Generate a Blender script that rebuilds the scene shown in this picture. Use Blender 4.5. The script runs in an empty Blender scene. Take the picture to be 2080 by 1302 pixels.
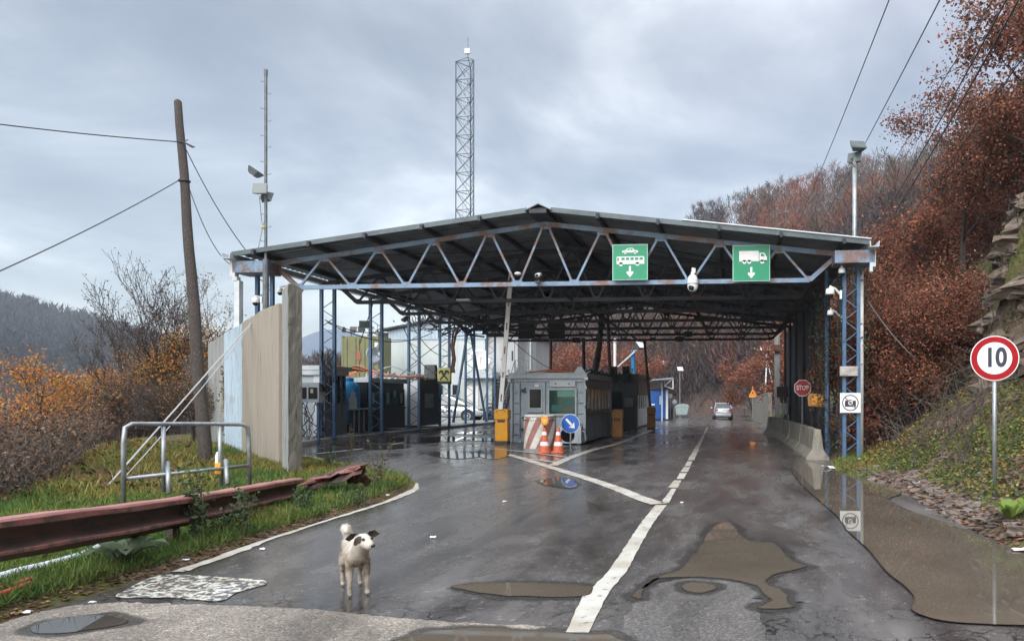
import bpy, bmesh, math, random
import numpy as np
from mathutils import Vector, Matrix, noise as mn
R = math.radians
SC = bpy.context.scene
COL = SC.collection
# ---------------------------------------------------------------- camera
CAM_H = 1.6; HAZE = .00042
YAW = R(5.18)
FPX, PX, PY = 1500.0, 1354.0, 808.0
cd = bpy.data.cameras.new('camera'); cam = bpy.data.objects.new('camera', cd); COL.objects.link(cam)
cam.location = (0, 0, CAM_H); cam.rotation_euler = (R(90), 0, YAW)
cd.sensor_width = 36; cd.lens = 36*FPX/2080
cd.shift_x = (1040-PX)/2080; cd.shift_y = (PY-651)/2080
cd.clip_start = 0.05; cd.clip_end = 5000
SC.camera = cam
# ---------------------------------------------------------------- light
SUN_EL, SUN_ROT = R(34), R(196)
w = bpy.data.worlds.new("World"); SC.world = w; w.use_nodes = True
nt = w.node_tree; nt.nodes.clear()
def N(nt, t, **k):
    n = nt.nodes.new(t)
    for a, b in k.items():
        if a.startswith('i_'):
            n.inputs[a[2:].replace('_', ' ')].default_value = b
        else: setattr(n, a, b)
    return n
def ramp(nt, pts, mode='LINEAR'):
    r = nt.nodes.new('ShaderNodeValToRGB'); cr = r.color_ramp; cr.interpolation = mode
    while len(cr.elements) < len(pts): cr.elements.new(0.5)
    for e, (p, c) in zip(cr.elements, pts):
        e.position = p
        e.color = (c, c, c, 1) if not hasattr(c, '__len__') else (*c, 1)
    return r
def world():
    L = nt.links.new
    out = N(nt, 'ShaderNodeOutputWorld'); bg = N(nt, 'ShaderNodeBackground'); bg2 = N(nt, 'ShaderNodeBackground'); add = N(nt, 'ShaderNodeAddShader')
    sky = N(nt, 'ShaderNodeTexSky'); sky.sky_type = 'NISHITA'; sky.sun_disc = False
    sky.sun_elevation = SUN_EL; sky.sun_rotation = SUN_ROT
    bg2.inputs['Strength'].default_value = 0.05; L(sky.outputs[0], bg2.inputs['Color'])
    tc = N(nt, 'ShaderNodeTexCoord')
    sep = N(nt, 'ShaderNodeSeparateXYZ'); L(tc.outputs['Generated'], sep.inputs[0])
    # cloud layer: project the direction on a flat layer overhead
    zz = N(nt, 'ShaderNodeMath', operation='MAXIMUM'); L(sep.outputs[2], zz.inputs[0]); zz.inputs[1].default_value = 0.0
    za = N(nt, 'ShaderNodeMath', operation='ADD'); L(zz.outputs[0], za.inputs[0]); za.inputs[1].default_value = 0.22
    dx = N(nt, 'ShaderNodeMath', operation='DIVIDE'); L(sep.outputs[0], dx.inputs[0]); L(za.outputs[0], dx.inputs[1])
    dy = N(nt, 'ShaderNodeMath', operation='DIVIDE'); L(sep.outputs[1], dy.inputs[0]); L(za.outputs[0], dy.inputs[1])
    cmb = N(nt, 'ShaderNodeCombineXYZ'); L(dx.outputs[0], cmb.inputs[0]); L(dy.outputs[0], cmb.inputs[1])
    n1 = N(nt, 'ShaderNodeTexNoise'); n1.inputs['Scale'].default_value = 1.25; n1.inputs['Detail'].default_value = 7; n1.inputs['Roughness'].default_value = .56
    n1.inputs['Distortion'].default_value = .35
    L(cmb.outputs[0], n1.inputs['Vector'])
    r1 = ramp(nt, [(0.30, (.25, .27, .30)), (0.43, (.365, .39, .425)), (0.52, (.50, .53, .565)), (0.60, (.76, .79, .825)), (.69, (1.0, 1.02, 1.04))], 'B_SPLINE')
    L(n1.outputs['Fac'], r1.inputs[0])
    # colour with azimuth: bluer to the left, a touch mauve to the right
    r2 = ramp(nt, [(0.0, (.99, 1.0, .965)), (0.45, (1.03, 1.0, .94)), (1.0, (1.06, .985, .955))])
    mx = N(nt, 'ShaderNodeMapRange'); mx.inputs[1].default_value = -.7; mx.inputs[2].default_value = .4; L(sep.outputs[0], mx.inputs[0]); L(mx.outputs[0], r2.inputs[0])
    m = N(nt, 'ShaderNodeMix', data_type='RGBA', blend_type='MULTIPLY'); m.inputs[0].default_value = 1; L(r1.outputs[0], m.inputs[6]); L(r2.outputs[0], m.inputs[7])
    # overcast sky is brighter toward the zenith
    r3 = ramp(nt, [(0.0, 1.1), (0.1, 1.0), (0.42, 1.0), (0.6, 2.2), (1.0, 5.0)])
    L(sep.outputs[2], r3.inputs[0])
    m2 = N(nt, 'ShaderNodeMix', data_type='RGBA', blend_type='MULTIPLY'); m2.inputs[0].default_value = 1; L(m.outputs[2], m2.inputs[6]); L(r3.outputs[0], m2.inputs[7])
    # the overcast is brighter on the side of the hidden sun, behind the viewer
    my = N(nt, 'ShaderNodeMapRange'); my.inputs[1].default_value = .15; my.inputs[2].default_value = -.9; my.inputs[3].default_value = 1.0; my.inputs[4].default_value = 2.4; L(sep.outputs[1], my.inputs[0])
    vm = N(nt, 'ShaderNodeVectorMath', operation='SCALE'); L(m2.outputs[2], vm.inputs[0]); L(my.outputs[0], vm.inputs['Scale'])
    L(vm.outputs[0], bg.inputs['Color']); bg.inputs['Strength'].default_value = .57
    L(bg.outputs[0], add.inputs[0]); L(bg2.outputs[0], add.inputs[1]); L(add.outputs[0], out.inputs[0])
world()
sd = bpy.data.lights.new('sun', 'SUN'); so = bpy.data.objects.new('sun', sd); COL.objects.link(so)
sd.energy = 1.5; sd.angle = R(40); sd.color = (1, .97, .93)
# sun direction: Blender sky rotation measured from +Y, clockwise seen from above
_d = Vector((math.sin(SUN_ROT)*math.cos(SUN_EL), math.cos(SUN_ROT)*math.cos(SUN_EL), math.sin(SUN_EL)))
so.rotation_euler = _d.to_track_quat('Z', 'Y').to_euler(); so.location = (0, 0, 60)
vs = SC.view_settings; vs.view_transform = 'Standard'; vs.look = 'None'; vs.exposure = 0.58; vs.gamma = 1
SC.cycles.max_bounces = 7; SC.cycles.diffuse_bounces = 4; SC.cycles.glossy_bounces = 3
SC.cycles.transparent_max_bounces = 6; SC.cycles.volume_bounces = 0
SC.cycles.use_adaptive_sampling = True; SC.cycles.adaptive_threshold = 0.02
try: SC.cycles.use_denoising = True
except Exception: pass
SC.cycles.caustics_reflective = False; SC.cycles.caustics_refractive = False
# ---------------------------------------------------------------- measuring helpers (surveyed positions)
_ca, _sa = math.cos(YAW), math.sin(YAW)
def ray(px, py):
    u = (px-PX)/FPX; v = (PY-py)/FPX
    return Vector((u*_ca-_sa, u*_sa+_ca, v))
def atD(px, py, d): r = ray(px, py); return Vector((r.x*d, r.y*d, CAM_H+r.z*d))
def atY(px, py, Y): r = ray(px, py); return atD(px, py, Y/r.y)
def atX(px, py, X): r = ray(px, py); return atD(px, py, X/r.x)
def G(px, py, z=0.0): r = ray(px, py); return atD(px, py, (z-CAM_H)/r.z)
def sstep(a, b, x):
    t = np.clip((x-a)/(b-a), 0, 1); return t*t*(3-2*t)
def zg(x, y):
    """height of the road surface"""
    x = np.asarray(x, float); y = np.asarray(y, float)
    return .03*np.clip(-x-4, 0, 9.5)*sstep(13, 22, y)*(1-sstep(45, 60, y)) - .32*sstep(38, 70, y)
def zf(x, y): return float(zg(x, y))
def G2(px, py, dz=0.0):
    z = 0.0
    for _ in range(6):
        p = G(px, py, z); z = zf(p.x, p.y)+dz
    return p
# ---------------------------------------------------------------- materials
MT = {}
def new_mat(name):
    m = bpy.data.materials.new(name); m.use_nodes = True; t = m.node_tree; t.nodes.clear()
    o = t.nodes.new('ShaderNodeOutputMaterial'); p = t.nodes.new('ShaderNodeBsdfPrincipled'); t.links.new(p.outputs[0], o.inputs[0])
    MT[name] = m
    return m, t, p
def mat(name, c1, c2=None, scale=6, rough=.6, metal=0, bump=0, bscale=40, lo=.4, hi=.62, c3=None, s3=3, lo3=.58, hi3=.66, stretch=None, spec=.5, coat=0, trans=None, island=None, coords='Object', detail=6):
    """two-tone procedural paint; c3 = a third colour in patches (rust, dirt, moss); stretch = streak direction scale"""
    m, t, p = new_mat(name); L = t.links.new
    p.inputs['Roughness'].default_value = rough; p.inputs['Metallic'].default_value = metal
    p.inputs['Specular IOR Level'].default_value = spec
    if coat: p.inputs['Coat Weight'].default_value = coat
    c2 = c2 or tuple(v*.82 for v in c1)
    tc = N(t, 'ShaderNodeTexCoord'); mp = N(t, 'ShaderNodeMapping'); L(tc.outputs[coords], mp.inputs[0])
    if stretch: mp.inputs['Scale'].default_value = stretch
    n = N(t, 'ShaderNodeTexNoise'); n.inputs['Scale'].default_value = scale; n.inputs['Detail'].default_value = detail; n.inputs['Roughness'].default_value = .62
    L(mp.outputs[0], n.inputs['Vector'])
    r = ramp(t, [(lo, c1), (hi, c2)]); L(n.outputs['Fac'], r.inputs[0]); last = r.outputs[0]
    if island:
        g = N(t, 'ShaderNodeNewGeometry'); r4 = ramp(t, island); L(g.outputs['Random Per Island'], r4.inputs[0])
        mi = N(t, 'ShaderNodeMix', data_type='RGBA', blend_type='MULTIPLY'); mi.inputs[0].default_value = 1
        L(last, mi.inputs[6]); L(r4.outputs[0], mi.inputs[7]); last = mi.outputs[2]
    if c3:
        n3 = N(t, 'ShaderNodeTexNoise'); n3.inputs['Scale'].default_value = s3; n3.inputs['Detail'].default_value = 8; n3.inputs['Roughness'].default_value = .7
        L(mp.outputs[0], n3.inputs['Vector'])
        r3 = ramp(t, [(lo3, 0.), (hi3, 1.)]); L(n3.outputs['Fac'], r3.inputs[0])
        mx = N(t, 'ShaderNodeMix', data_type='RGBA'); L(r3.outputs[0], mx.inputs[0]); L(last, mx.inputs[6]); mx.inputs[7].default_value = (*c3, 1); last = mx.outputs[2]
    L(last, p.inputs['Base Color'])
    if bump:
        nb = N(t, 'ShaderNodeTexNoise'); nb.inputs['Scale'].default_value = bscale; nb.inputs['Detail'].default_value = 5; L(mp.outputs[0], nb.inputs['Vector'])
        b = N(t, 'ShaderNodeBump'); b.inputs['Strength'].default_value = bump; b.inputs['Distance'].default_value = .02; L(nb.outputs['Fac'], b.inputs['Height']); L(b.outputs[0], p.inputs['Normal'])
    if trans:
        tr = N(t, 'ShaderNodeBsdfTranslucent'); L(last, tr.inputs[0]); ms = N(t, 'ShaderNodeMixShader'); ms.inputs[0].default_value = trans
        L(p.outputs[0], ms.inputs[1]); L(tr.outputs[0], ms.inputs[2])
        o = [q for q in t.nodes if q.type == 'OUTPUT_MATERIAL'][0]; L(ms.outputs[0], o.inputs[0])
    return m
RUST = (.10, .045, .028)
mat('blue_steel', (.085, .19, .36), (.11, .22, .38), 3, .5, .1, .2, 60, c3=(.13, .06, .04), s3=2.2, lo3=.56, hi3=.63)
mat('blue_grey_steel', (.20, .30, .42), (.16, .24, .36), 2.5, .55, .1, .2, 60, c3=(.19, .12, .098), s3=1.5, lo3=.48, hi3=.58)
mat('truss_dark', (.035, .045, .06), (.03, .03, .035), 3, .65, .1, c3=(.045, .028, .022), s3=1.6, lo3=.5, hi3=.6)  # near-black; on the inner trusses the canopy's shade is put into this colour
mat('column_blue', (.075, .155, .27), (.055, .115, .21), 2, .45, .1, .15, 60, c3=(.10, .07, .06), s3=3, lo3=.62, hi3=.68)
mat('roof_sheet', (.23, .26, .28), (.16, .18, .20), 1.2, .55, .3, .1, 30, c3=(.075, .05, .04), s3=.7, lo3=.55, hi3=.7)
mat('roof_edge', (.10, .13, .14), (.07, .09, .10), 2, .5, .2)
mat('pale_trim', (.62, .66, .68), (.5, .54, .56), 3, .5, .1)
mat('galv', (.38, .41, .43), (.27, .30, .32), 8, .42, .55, .1, 80, c3=(.2, .15, .12), s3=9, lo3=.66, hi3=.7)
mat('dark_galv', (.16, .18, .19), (.11, .12, .13), 8, .5, .4, .1, 80)
mat('black', (.015, .015, .017), (.022, .022, .024), 8, .5)
mat('rubber', (.018, .018, .018), (.03, .03, .03), 20, .8)
mat('white_paint', (.78, .78, .76), (.66, .66, .63), 9, .45, 0, c3=(.35, .30, .26), s3=12, lo3=.66, hi3=.72)
mat('clean_white', (.82, .83, .83), (.76, .77, .78), 5, .35)
mat('red_paint', (.55, .03, .03), (.48, .02, .025), 6, .4)
mat('sign_red', (.36, .006, .014), (.31, .005, .011), 6, .6, spec=.2)
mat('sign_blue', (.02, .13, .52), (.02, .11, .46), 4, .3)
mat('sign_green', (.0, .27, .13), (.0, .24, .12), 3, .35)
mat('yellow_box', (.78, .36, .02), (.70, .31, .02), 5, .4, 0, c3=(.25, .13, .04), s3=6, lo3=.66, hi3=.70)
mat('old_yellow', (.42, .19, .04), (.34, .14, .03), 6, .5, 0, c3=(.12, .06, .03), s3=5, lo3=.58, hi3=.66)
mat('lamp_amber', (.72, .33, .05), (.66, .28, .04), 5, .35)
mat('cone_orange', (.62, .13, .045), (.52, .11, .05), 10, .55, 0, c3=(.25, .12, .09), s3=9, lo3=.6, hi3=.7)
mat('booth_grey', (.37, .43, .48), (.31, .365, .415), 4, .5, .1, .15, 30, c3=(.15, .15, .15), s3=5, lo3=.63, hi3=.7)
mat('booth_grey_dark', (.19, .21, .235), (.13, .145, .16), 2, .5, .1, .15, 30, stretch=(3, 3, .6), c3=(.07, .065, .06), s3=3, lo3=.55, hi3=.7)
mat('booth_light', (.46, .51, .55), (.40, .45, .49), 3, .5, 0, c3=(.2, .2, .2), s3=4, lo3=.62, hi3=.7)
mat('booth_black', (.012, .018, .028), (.02, .024, .03), 3, .4)
mat('brown_trim', (.065, .045, .04), (.05, .04, .04), 3, .5)
mat('booth_white', (.55, .62, .66), (.47, .53, .57), 2, .5, 0, stretch=(2, 2, .5), c3=(.33, .33, .32), s3=3, lo3=.6, hi3=.72)
mat('building_white', (.50, .55, .54), (.43, .48, .47), .8, .6, 0, stretch=(1, 1, .4), c3=(.40, .42, .41), s3=1.5, lo3=.6, hi3=.75)
mat('building_beige', (.46, .47, .47), (.38, .39, .40), .8, .6, 0, stretch=(1, 1, .4))
mat('building_blue', (.42, .52, .60), (.34, .44, .52), 1, .6)
mat('olive', (.17, .175, .085), (.14, .145, .07), 2, .6, .1, .1, 20, c3=(.09, .07, .045), s3=3, lo3=.62, hi3=.7)
mat('faded_red', (.30, .07, .05), (.20, .12, .07), 6, .6)
mat('tank_blue', (.01, .23, .52), (.01, .19, .45), 3, .35)
mat('cabin_blue', (.015, .10, .38), (.01, .08, .30), 3, .35)
mat('sign_yellow', (.50, .47, .12), (.44, .42, .12), 3, .4)
mat('wood_pole', (.060, .047, .040), (.025, .020, .018), 10, .85, 0, .8, 30, stretch=(6, 6, .35), c3=(.13, .11, .095), s3=7, lo3=.55, hi3=.68)
mat('concrete_brown', (.31, .275, .225), (.265, .232, .19), 2.0, .85, 0, .25, 25, lo=.3, hi=.7, stretch=(1.6, 1.6, .30), c3=(.16, .14, .115), s3=3.4, lo3=.56, hi3=.74)
mat('concrete_grey', (.27, .28, .27), (.21, .215, .21), 3, .85, 0, .35, 30, stretch=(2, 2, .35), c3=(.13, .13, .115), s3=3, lo3=.54, hi3=.68)
mat('concrete_blue', (.40, .50, .58), (.34, .44, .53), 2.4, .8, 0, .3, 20, stretch=(2, 2, .5), c3=(.29, .28, .26), s3=4, lo3=.56, hi3=.61)
mat('concrete_edge', (.25, .24, .20), (.18, .175, .15), 3, .85, 0, .7, 14, stretch=(2, 2, .4), c3=(.40, .39, .36), s3=7, lo3=.62, hi3=.70)
mat('barrier_concrete', (.30, .275, .23), (.20, .185, .155), 3, .85, 0, .5, 30, stretch=(1.5, 3.2, .6), c3=(.11, .10, .08), s3=2.4, lo3=.5, hi3=.64)
mat('barrel_white', (.62, .62, .58), (.52, .52, .48), 6, .7, 0, .2, 30, c3=(.33, .30, .26), s3=8, lo3=.6, hi3=.7)
mat('barrel_red', (.35, .16, .14), (.28, .13, .115), 6, .7, 0, .2, 30, c3=(.45, .36, .32), s3=8, lo3=.6, hi3=.7)
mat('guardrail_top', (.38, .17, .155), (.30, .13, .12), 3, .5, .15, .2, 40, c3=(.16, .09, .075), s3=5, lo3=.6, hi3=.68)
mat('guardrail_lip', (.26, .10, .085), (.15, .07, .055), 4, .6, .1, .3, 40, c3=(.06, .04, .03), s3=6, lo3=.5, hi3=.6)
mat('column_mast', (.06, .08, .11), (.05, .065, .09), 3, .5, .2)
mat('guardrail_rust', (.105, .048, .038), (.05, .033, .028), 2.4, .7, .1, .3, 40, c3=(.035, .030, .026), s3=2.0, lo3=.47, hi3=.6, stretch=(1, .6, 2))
mat('rust', (.07, .03, .022), (.13, .055, .035), 5, .8, .1, .4, 30)
mat('pvc', (.56, .60, .66), (.48, .52, .58), 6, .35)
mat('pvc_red', (.50, .07, .045), (.42, .06, .04), 6, .4)
mat('silver_car', (.50, .53, .56), (.47, .50, .53), 2, .25, .5, coat=.4)
mat('police_car', (.62, .66, .70), (.58, .62, .66), 2, .25, .3, coat=.4)
mat('car_glass', (.03, .045, .05), (.04, .055, .06), 2, .05, 0, spec=.8)
mat('dark_glass', (.010, .018, .022), (.018, .028, .032), 2, .12, 0, spec=.25)
mat('teal_glass', (.004, .05, .045), (.01, .07, .06), 3, .1, 0, spec=.5)
mat('paper', (.13, .36, .27), (.11, .31, .24), 3, .5)
mat('tail_red', (.45, .02, .02), (.4, .02, .02), 3, .3)
mat('cable', (.02, .02, .024), (.03, .03, .034), 3, .5)
mat('wire_grey', (.13, .14, .16), (.11, .12, .14), 3, .5)
mat('rope_grey', (.42, .43, .44), (.34, .35, .36), 3, .6)
mat('hose_orange', (.50, .15, .06), (.42, .10, .05), 3, .5)
mat('hose_brown', (.14, .05, .045), (.10, .04, .035), 3, .5)
mat('rock', (.155, .115, .085), (.075, .058, .047), 2.2, .85, 0, .9, 6, c3=(.22, .175, .14), s3=4, lo3=.56, hi3=.62, stretch=(1, 1, 2.4))
mat('slab', (.19, .155, .135), (.12, .095, .08), 3, .8, 0, .6, 15, island=[(0, .55), (1, 1.25)])
mat('bark', (.055, .042, .038), (.035, .028, .025), 8, .9, 0, .3, 20)
mat('bark_grey', (.10, .085, .075), (.06, .05, .045), 8, .9)
LF = 'Object'
def leafmat(name, c1, c2, isl, tr=.3, s=1.2):
    mat(name, c1, c2, s, .7, 0, spec=.25, trans=tr, island=isl, detail=2)
leafmat('leaf_rust', (.31, .112, .066), (.38, .165, .10), [(0, .42), (.5, .85), (1, 1.6)])
leafmat('leaf_rust_dark', (.20, .066, .042), (.25, .088, .054), [(0, .4), (.5, .8), (1, 1.5)])
leafmat('leaf_orange', (.62, .20, .03), (.55, .25, .045), [(0, .5), (.5, .9), (1, 1.4)])
leafmat('leaf_yellow', (.34, .25, .07), (.26, .17, .06), [(0, .45), (.5, .9), (1, 1.4)])
leafmat('leaf_brown', (.15, .095, .06), (.10, .065, .045), [(0, .4), (.5, .9), (1, 1.5)])
leafmat('leaf_dark', (.055, .040, .032), (.04, .03, .025), [(0, .5), (1, 1.5)])
leafmat('leaf_green', (.065, .135, .03), (.10, .17, .045), [(0, .5), (.5, 1), (1, 1.5)])
leafmat('leaf_weed', (.05, .085, .04), (.07, .105, .05), [(0, .6), (.5, 1), (1, 1.7)])
leafmat('leaf_lime', (.17, .20, .04), (.13, .16, .035), [(0, .5), (.5, 1), (1, 1.5)])
leafmat('grass_mix', (.11, .19, .04), (.26, .25, .07), [(0, .5), (.5, 1), (1, 1.5)], .25, .55)
leafmat('litter_mix', (.20, .115, .075), (.11, .07, .045), [(0, .4), (.5, .9), (1, 1.8)], .1)
leafmat('twig_mist', (.085, .060, .058), (.125, .075, .062), [(0, .5), (.5, .9), (1, 1.6)], .2, .03)
# ---------------------------------------------------------------- mesh helpers
class MB:
    def __init__(s): s.v = []; s.f = []; s.m = []; s.cur = 0; s.mats = []
    def use(s, name):
        if name not in s.mats: s.mats.append(name)
        s.cur = s.mats.index(name); return s
    def add(s, vs, fs):
        o = len(s.v); s.v += [tuple(q) for q in vs]
        for f in fs: s.f.append(tuple(o+i for i in f)); s.m.append(s.cur)
        return s
    def box(s, c, d, rot=None):
        c = Vector(c); hx, hy, hz = d[0]/2, d[1]/2, d[2]/2
        P = [Vector((x, y, z)) for z in (-hz, hz) for (x, y) in ((-hx, -hy), (hx, -hy), (hx, hy), (-hx, hy))]
        if rot is not None: P = [rot @ p for p in P]
        return s.add([c+p for p in P], [(3, 2, 1, 0), (4, 5, 6, 7), (0, 1, 5, 4), (1, 2, 6, 5), (2, 3, 7, 6), (3, 0, 4, 7)])
    def bx(s, x0, x1, y0, y1, z0, z1): return s.box(((x0+x1)/2, (y0+y1)/2, (z0+z1)/2), (abs(x1-x0), abs(y1-y0), abs(z1-z0)))
    def bar(s, p, q, w, h=None, up=(0, 0, 1)):
        p = Vector(p); q = Vector(q); h = h or w; d = (q-p); l = d.length; d.normalize(); u = Vector(up)
        if abs(d.dot(u)) > .98: u = Vector((0, 1, 0))
        sx = d.cross(u).normalized(); sz = sx.cross(d).normalized()
        m = Matrix((sx, d, sz)).transposed()
        return s.box((p+q)/2, (w, l, h), m)
    def tube(s, pts, r, n=6, cap=True):
        pts = [Vector(p) for p in pts]; rs = r if hasattr(r, '__len__') else [r]*len(pts)
        rings = []; pu = None
        for i, p in enumerate(pts):
            d = (pts[min(i+1, len(pts)-1)]-pts[max(i-1, 0)])
            if d.length < 1e-9: d = Vector((0, 0, 1))
            d.normalize()
            if pu is None: pu = Vector((1, 0, 0)) if abs(d.x) < .8 else Vector((0, 1, 0))
            u = (pu-d*pu.dot(d)).normalized(); v = d.cross(u); pu = u
            rings.append([p+(u*math.cos(2*math.pi*k/n)+v*math.sin(2*math.pi*k/n))*rs[i] for k in range(n)])
        V = [q for g in rings for q in g]; F = []
        for i in range(len(pts)-1):
            for k in range(n):
                a = i*n+k; b = i*n+(k+1) % n; F.append((a, b, b+n, a+n))
        if cap and n > 2: F.append(tuple(range(n-1, -1, -1))); F.append(tuple((len(pts)-1)*n+k for k in range(n)))
        return s.add(V, F)
    def lathe(s, c, prof, n=24, axis=None):
        c = Vector(c); V = []; F = []
        for (r, z) in prof:
            for k in range(n):
                a = 2*math.pi*k/n; V.append(Vector((r*math.cos(a), r*math.sin(a), z)))
        for i in range(len(prof)-1):
            for k in range(n):
                a = i*n+k; b = i*n+(k+1) % n; F.append((a, b, b+n, a+n))
        F.append(tuple(range(n-1, -1, -1))); F.append(tuple((len(prof)-1)*n+k for k in range(n)))
        if axis is not None:
            m = Vector(axis).to_track_quat('Z', 'Y').to_matrix(); V = [m @ q for q in V]
        return s.add([c+q for q in V], F)
    def prism(s, poly, z0, z1, frame=None):
        """poly: 2-D outline; extruded z0..z1; frame maps (a, b, c) to world"""
        fr = frame or (lambda a, b, c: (a, b, c)); n = len(poly)
        V = [fr(a, b, z0) for a, b in poly]+[fr(a, b, z1) for a, b in poly]
        return s.add(V, [tuple(range(n-1, -1, -1)), tuple(range(n, 2*n))]+[(i, (i+1) % n, n+(i+1) % n, n+i) for i in range(n)])
    def sphere(s, c, r, n=12, sc=(1, 1, 1), m=8):
        c = Vector(c); V = []; F = []
        for i in range(m+1):
            t = math.pi*i/m
            for k in range(n):
                a = 2*math.pi*k/n; V.append(c+Vector((r*sc[0]*math.sin(t)*math.cos(a), r*sc[1]*math.sin(t)*math.sin(a), -r*sc[2]*math.cos(t))))
        for i in range(m):
            for k in range(n):
                a = i*n+k; b = i*n+(k+1) % n; F.append((a, b, b+n, a+n))
        return s.add(V, F)
    def mesh(s, name, smooth=False):
        me = bpy.data.meshes.new(name); me.from_pydata(s.v, [], s.f)
        for q in (s.mats or ['galv']): me.materials.append(MT[q])
        if len(s.mats) > 1: me.polygons.foreach_set('material_index', s.m)
        if smooth: me.polygons.foreach_set('use_smooth', [True]*len(me.polygons))
        me.update(); return me
    def build(s, name, m=None, parent=None, smooth=False, local=False, bevel=0, loc=None, fixn=False):
        if m is not None and not s.mats: s.mats = [m]
        if loc is not None: off = Vector(loc)
        elif parent is not None and not local: off = parent.matrix_world.translation if parent.parent is None else wloc(parent)
        else: off = Vector((0, 0, 0))
        if off.length and not (local and loc is not None): s.v = [tuple(Vector(q)-off) for q in s.v]
        o = bpy.data.objects.new(name, s.mesh(name, smooth)); COL.objects.link(o)
        if parent is not None: o.parent = parent; 
        if loc is not None: o.location = loc if parent is None else Vector(loc)-wloc(parent)
        if fixn:
            bm = bmesh.new(); bm.from_mesh(o.data); bmesh.ops.recalc_face_normals(bm, faces=bm.faces); bm.to_mesh(o.data); bm.free()
        if bevel:
            b = o.modifiers.new('bevel', 'BEVEL'); b.width = bevel; b.segments = 2; b.limit_method = 'ANGLE'
        return o
def wloc(o):
    v = Vector((0, 0, 0))
    while o is not None: v += o.location; o = o.parent
    return v
def tag(o, label=None, cat=None, group=None, kind=None):
    if label: o['label'] = label
    if cat: o['category'] = cat
    if group: o['group'] = group
    if kind: o['kind'] = kind
    return o
def empty(name, loc, label, cat, group=None, rz=0):
    o = bpy.data.objects.new(name, None); COL.objects.link(o); o.location = loc; o.rotation_euler.z = rz; o.empty_display_size = .2
    bpy.context.view_layer.update() if False else None
    o.matrix_world = Matrix.Translation(Vector(loc)) @ Matrix.Rotation(rz, 4, 'Z')
    return tag(o, label, cat, group)
KIDS = {}
def copy_tree(o, parent=None):
    c = o.copy(); COL.objects.link(c); c.parent = parent
    for ch in [q for q in bpy.data.objects if q.parent == o]: copy_tree(ch, c)
    return c
def struct(o): o['kind'] = 'structure'; return o
def text_mesh(txt, size, depth=.004, sx=1.0, bold=0.0):
    cu = bpy.data.curves.new('t', 'FONT'); cu.body = txt; cu.size = size; cu.align_x = 'CENTER'; cu.align_y = 'CENTER'; cu.extrude = depth/2; cu.offset = bold
    o = bpy.data.objects.new('t', cu); COL.objects.link(o)
    dg = bpy.context.evaluated_depsgraph_get(); me = bpy.data.meshes.new_from_object(o.evaluated_get(dg)); 
    vs = [Vector((v.co.x*sx, v.co.y, v.co.z)) for v in me.vertices]; fs = [tuple(p.vertices) for p in me.polygons]
    bpy.data.objects.remove(o); bpy.data.curves.remove(cu); bpy.data.meshes.remove(me)
    return vs, fs
def face_frame(c, yaw=0.0):
    """board facing the camera side (-Y) at centre c; a right, b up, t thickness toward viewer; yaw turns it"""
    c = Vector(c); rx = Vector((math.cos(yaw), math.sin(yaw), 0)); n = Vector((math.sin(yaw), -math.cos(yaw), 0))
    return lambda a, b, t=0: c+rx*a+Vector((0, 0, 1))*b+n*t
def circle(r, n=40, cx=0, cy=0): return [(cx+r*math.cos(2*math.pi*k/n), cy+r*math.sin(2*math.pi*k/n)) for k in range(n)]
mat('paper_cream', (.6, .55, .35), (.5, .45, .3), 9, .5)
mat('green_pane', (.035, .11, .095), (.06, .15, .13), 4, .12)
mat('pane_pale', (.32, .42, .40), (.22, .32, .30), 5, .4)
mat('dark_galv2', (.05, .06, .065), (.04, .045, .05), 5, .5)
mat('booth_charcoal', (.075, .08, .09), (.06, .062, .07), 3, .5)
mat('crest_ink', (.10, .12, .15), (.25, .27, .3), 40, .5)
# ================================================================ GROUND
rng = np.random.default_rng(7)
ROAD = np.array([(3.0, -6), (3.0, 8), (2.85, 10), (2.9, 13), (2.3, 17), (2.4, 19), (2.9, 22), (2.9, 38), (3.1, 45), (2.3, 60), (0.2, 85), (-4.5, 125), (-12, 170), (-18, 172),
                 (-11, 125), (-8.6, 95), (-8.2, 76), (-10, 68), (-25, 62), (-23, 46), (-20, 34), (-17.4, 25), (-15.6, 21.6), (-11.2, 17.6), (-7.6, 15.15), (-6.0, 13.6), (-5.62, 12.6), (-5.45, 11.6), (-5.33, 10.85), (-5.25, 8.0), (-5.15, 6.4), (-5.2, 4.7), (-5.6, -6)])
def sdist(x, y, poly):
    x = np.asarray(x, float); y = np.asarray(y, float); d = np.full(x.shape, 1e9); ins = np.zeros(x.shape, bool)
    n = len(poly)
    for i in range(n):
        ax, ay = poly[i]; bx, by = poly[(i+1) % n]
        ex, ey = bx-ax, by-ay; t = np.clip(((x-ax)*ex+(y-ay)*ey)/(ex*ex+ey*ey), 0, 1)
        d = np.minimum(d, np.hypot(x-ax-t*ex, y-ay-t*ey))
        c = ((ay > y) != (by > y)) & (x < (bx-ax)*(y-ay)/(by-ay+1e-12)+ax); ins ^= c
    return np.where(ins, -d, d)
LY = [(-30, 7.6), (3, 7.8), (6, 8.4), (9, 9.6), (13, 12.2), (16, 14.6), (20, 18.0), (26, 19.5), (34, 23), (46, 30), (70, 40), (900, 60)]
RY = [(-30, 3.0), (8, 3.05), (10, 2.9), (13, 2.95), (17, 2.45), (19, 3.0), (21, 3.9), (38, 4.0), (45, 3.6), (60, 2.8), (85, 1.0), (125, -4), (170, -10), (900, -60)]
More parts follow.
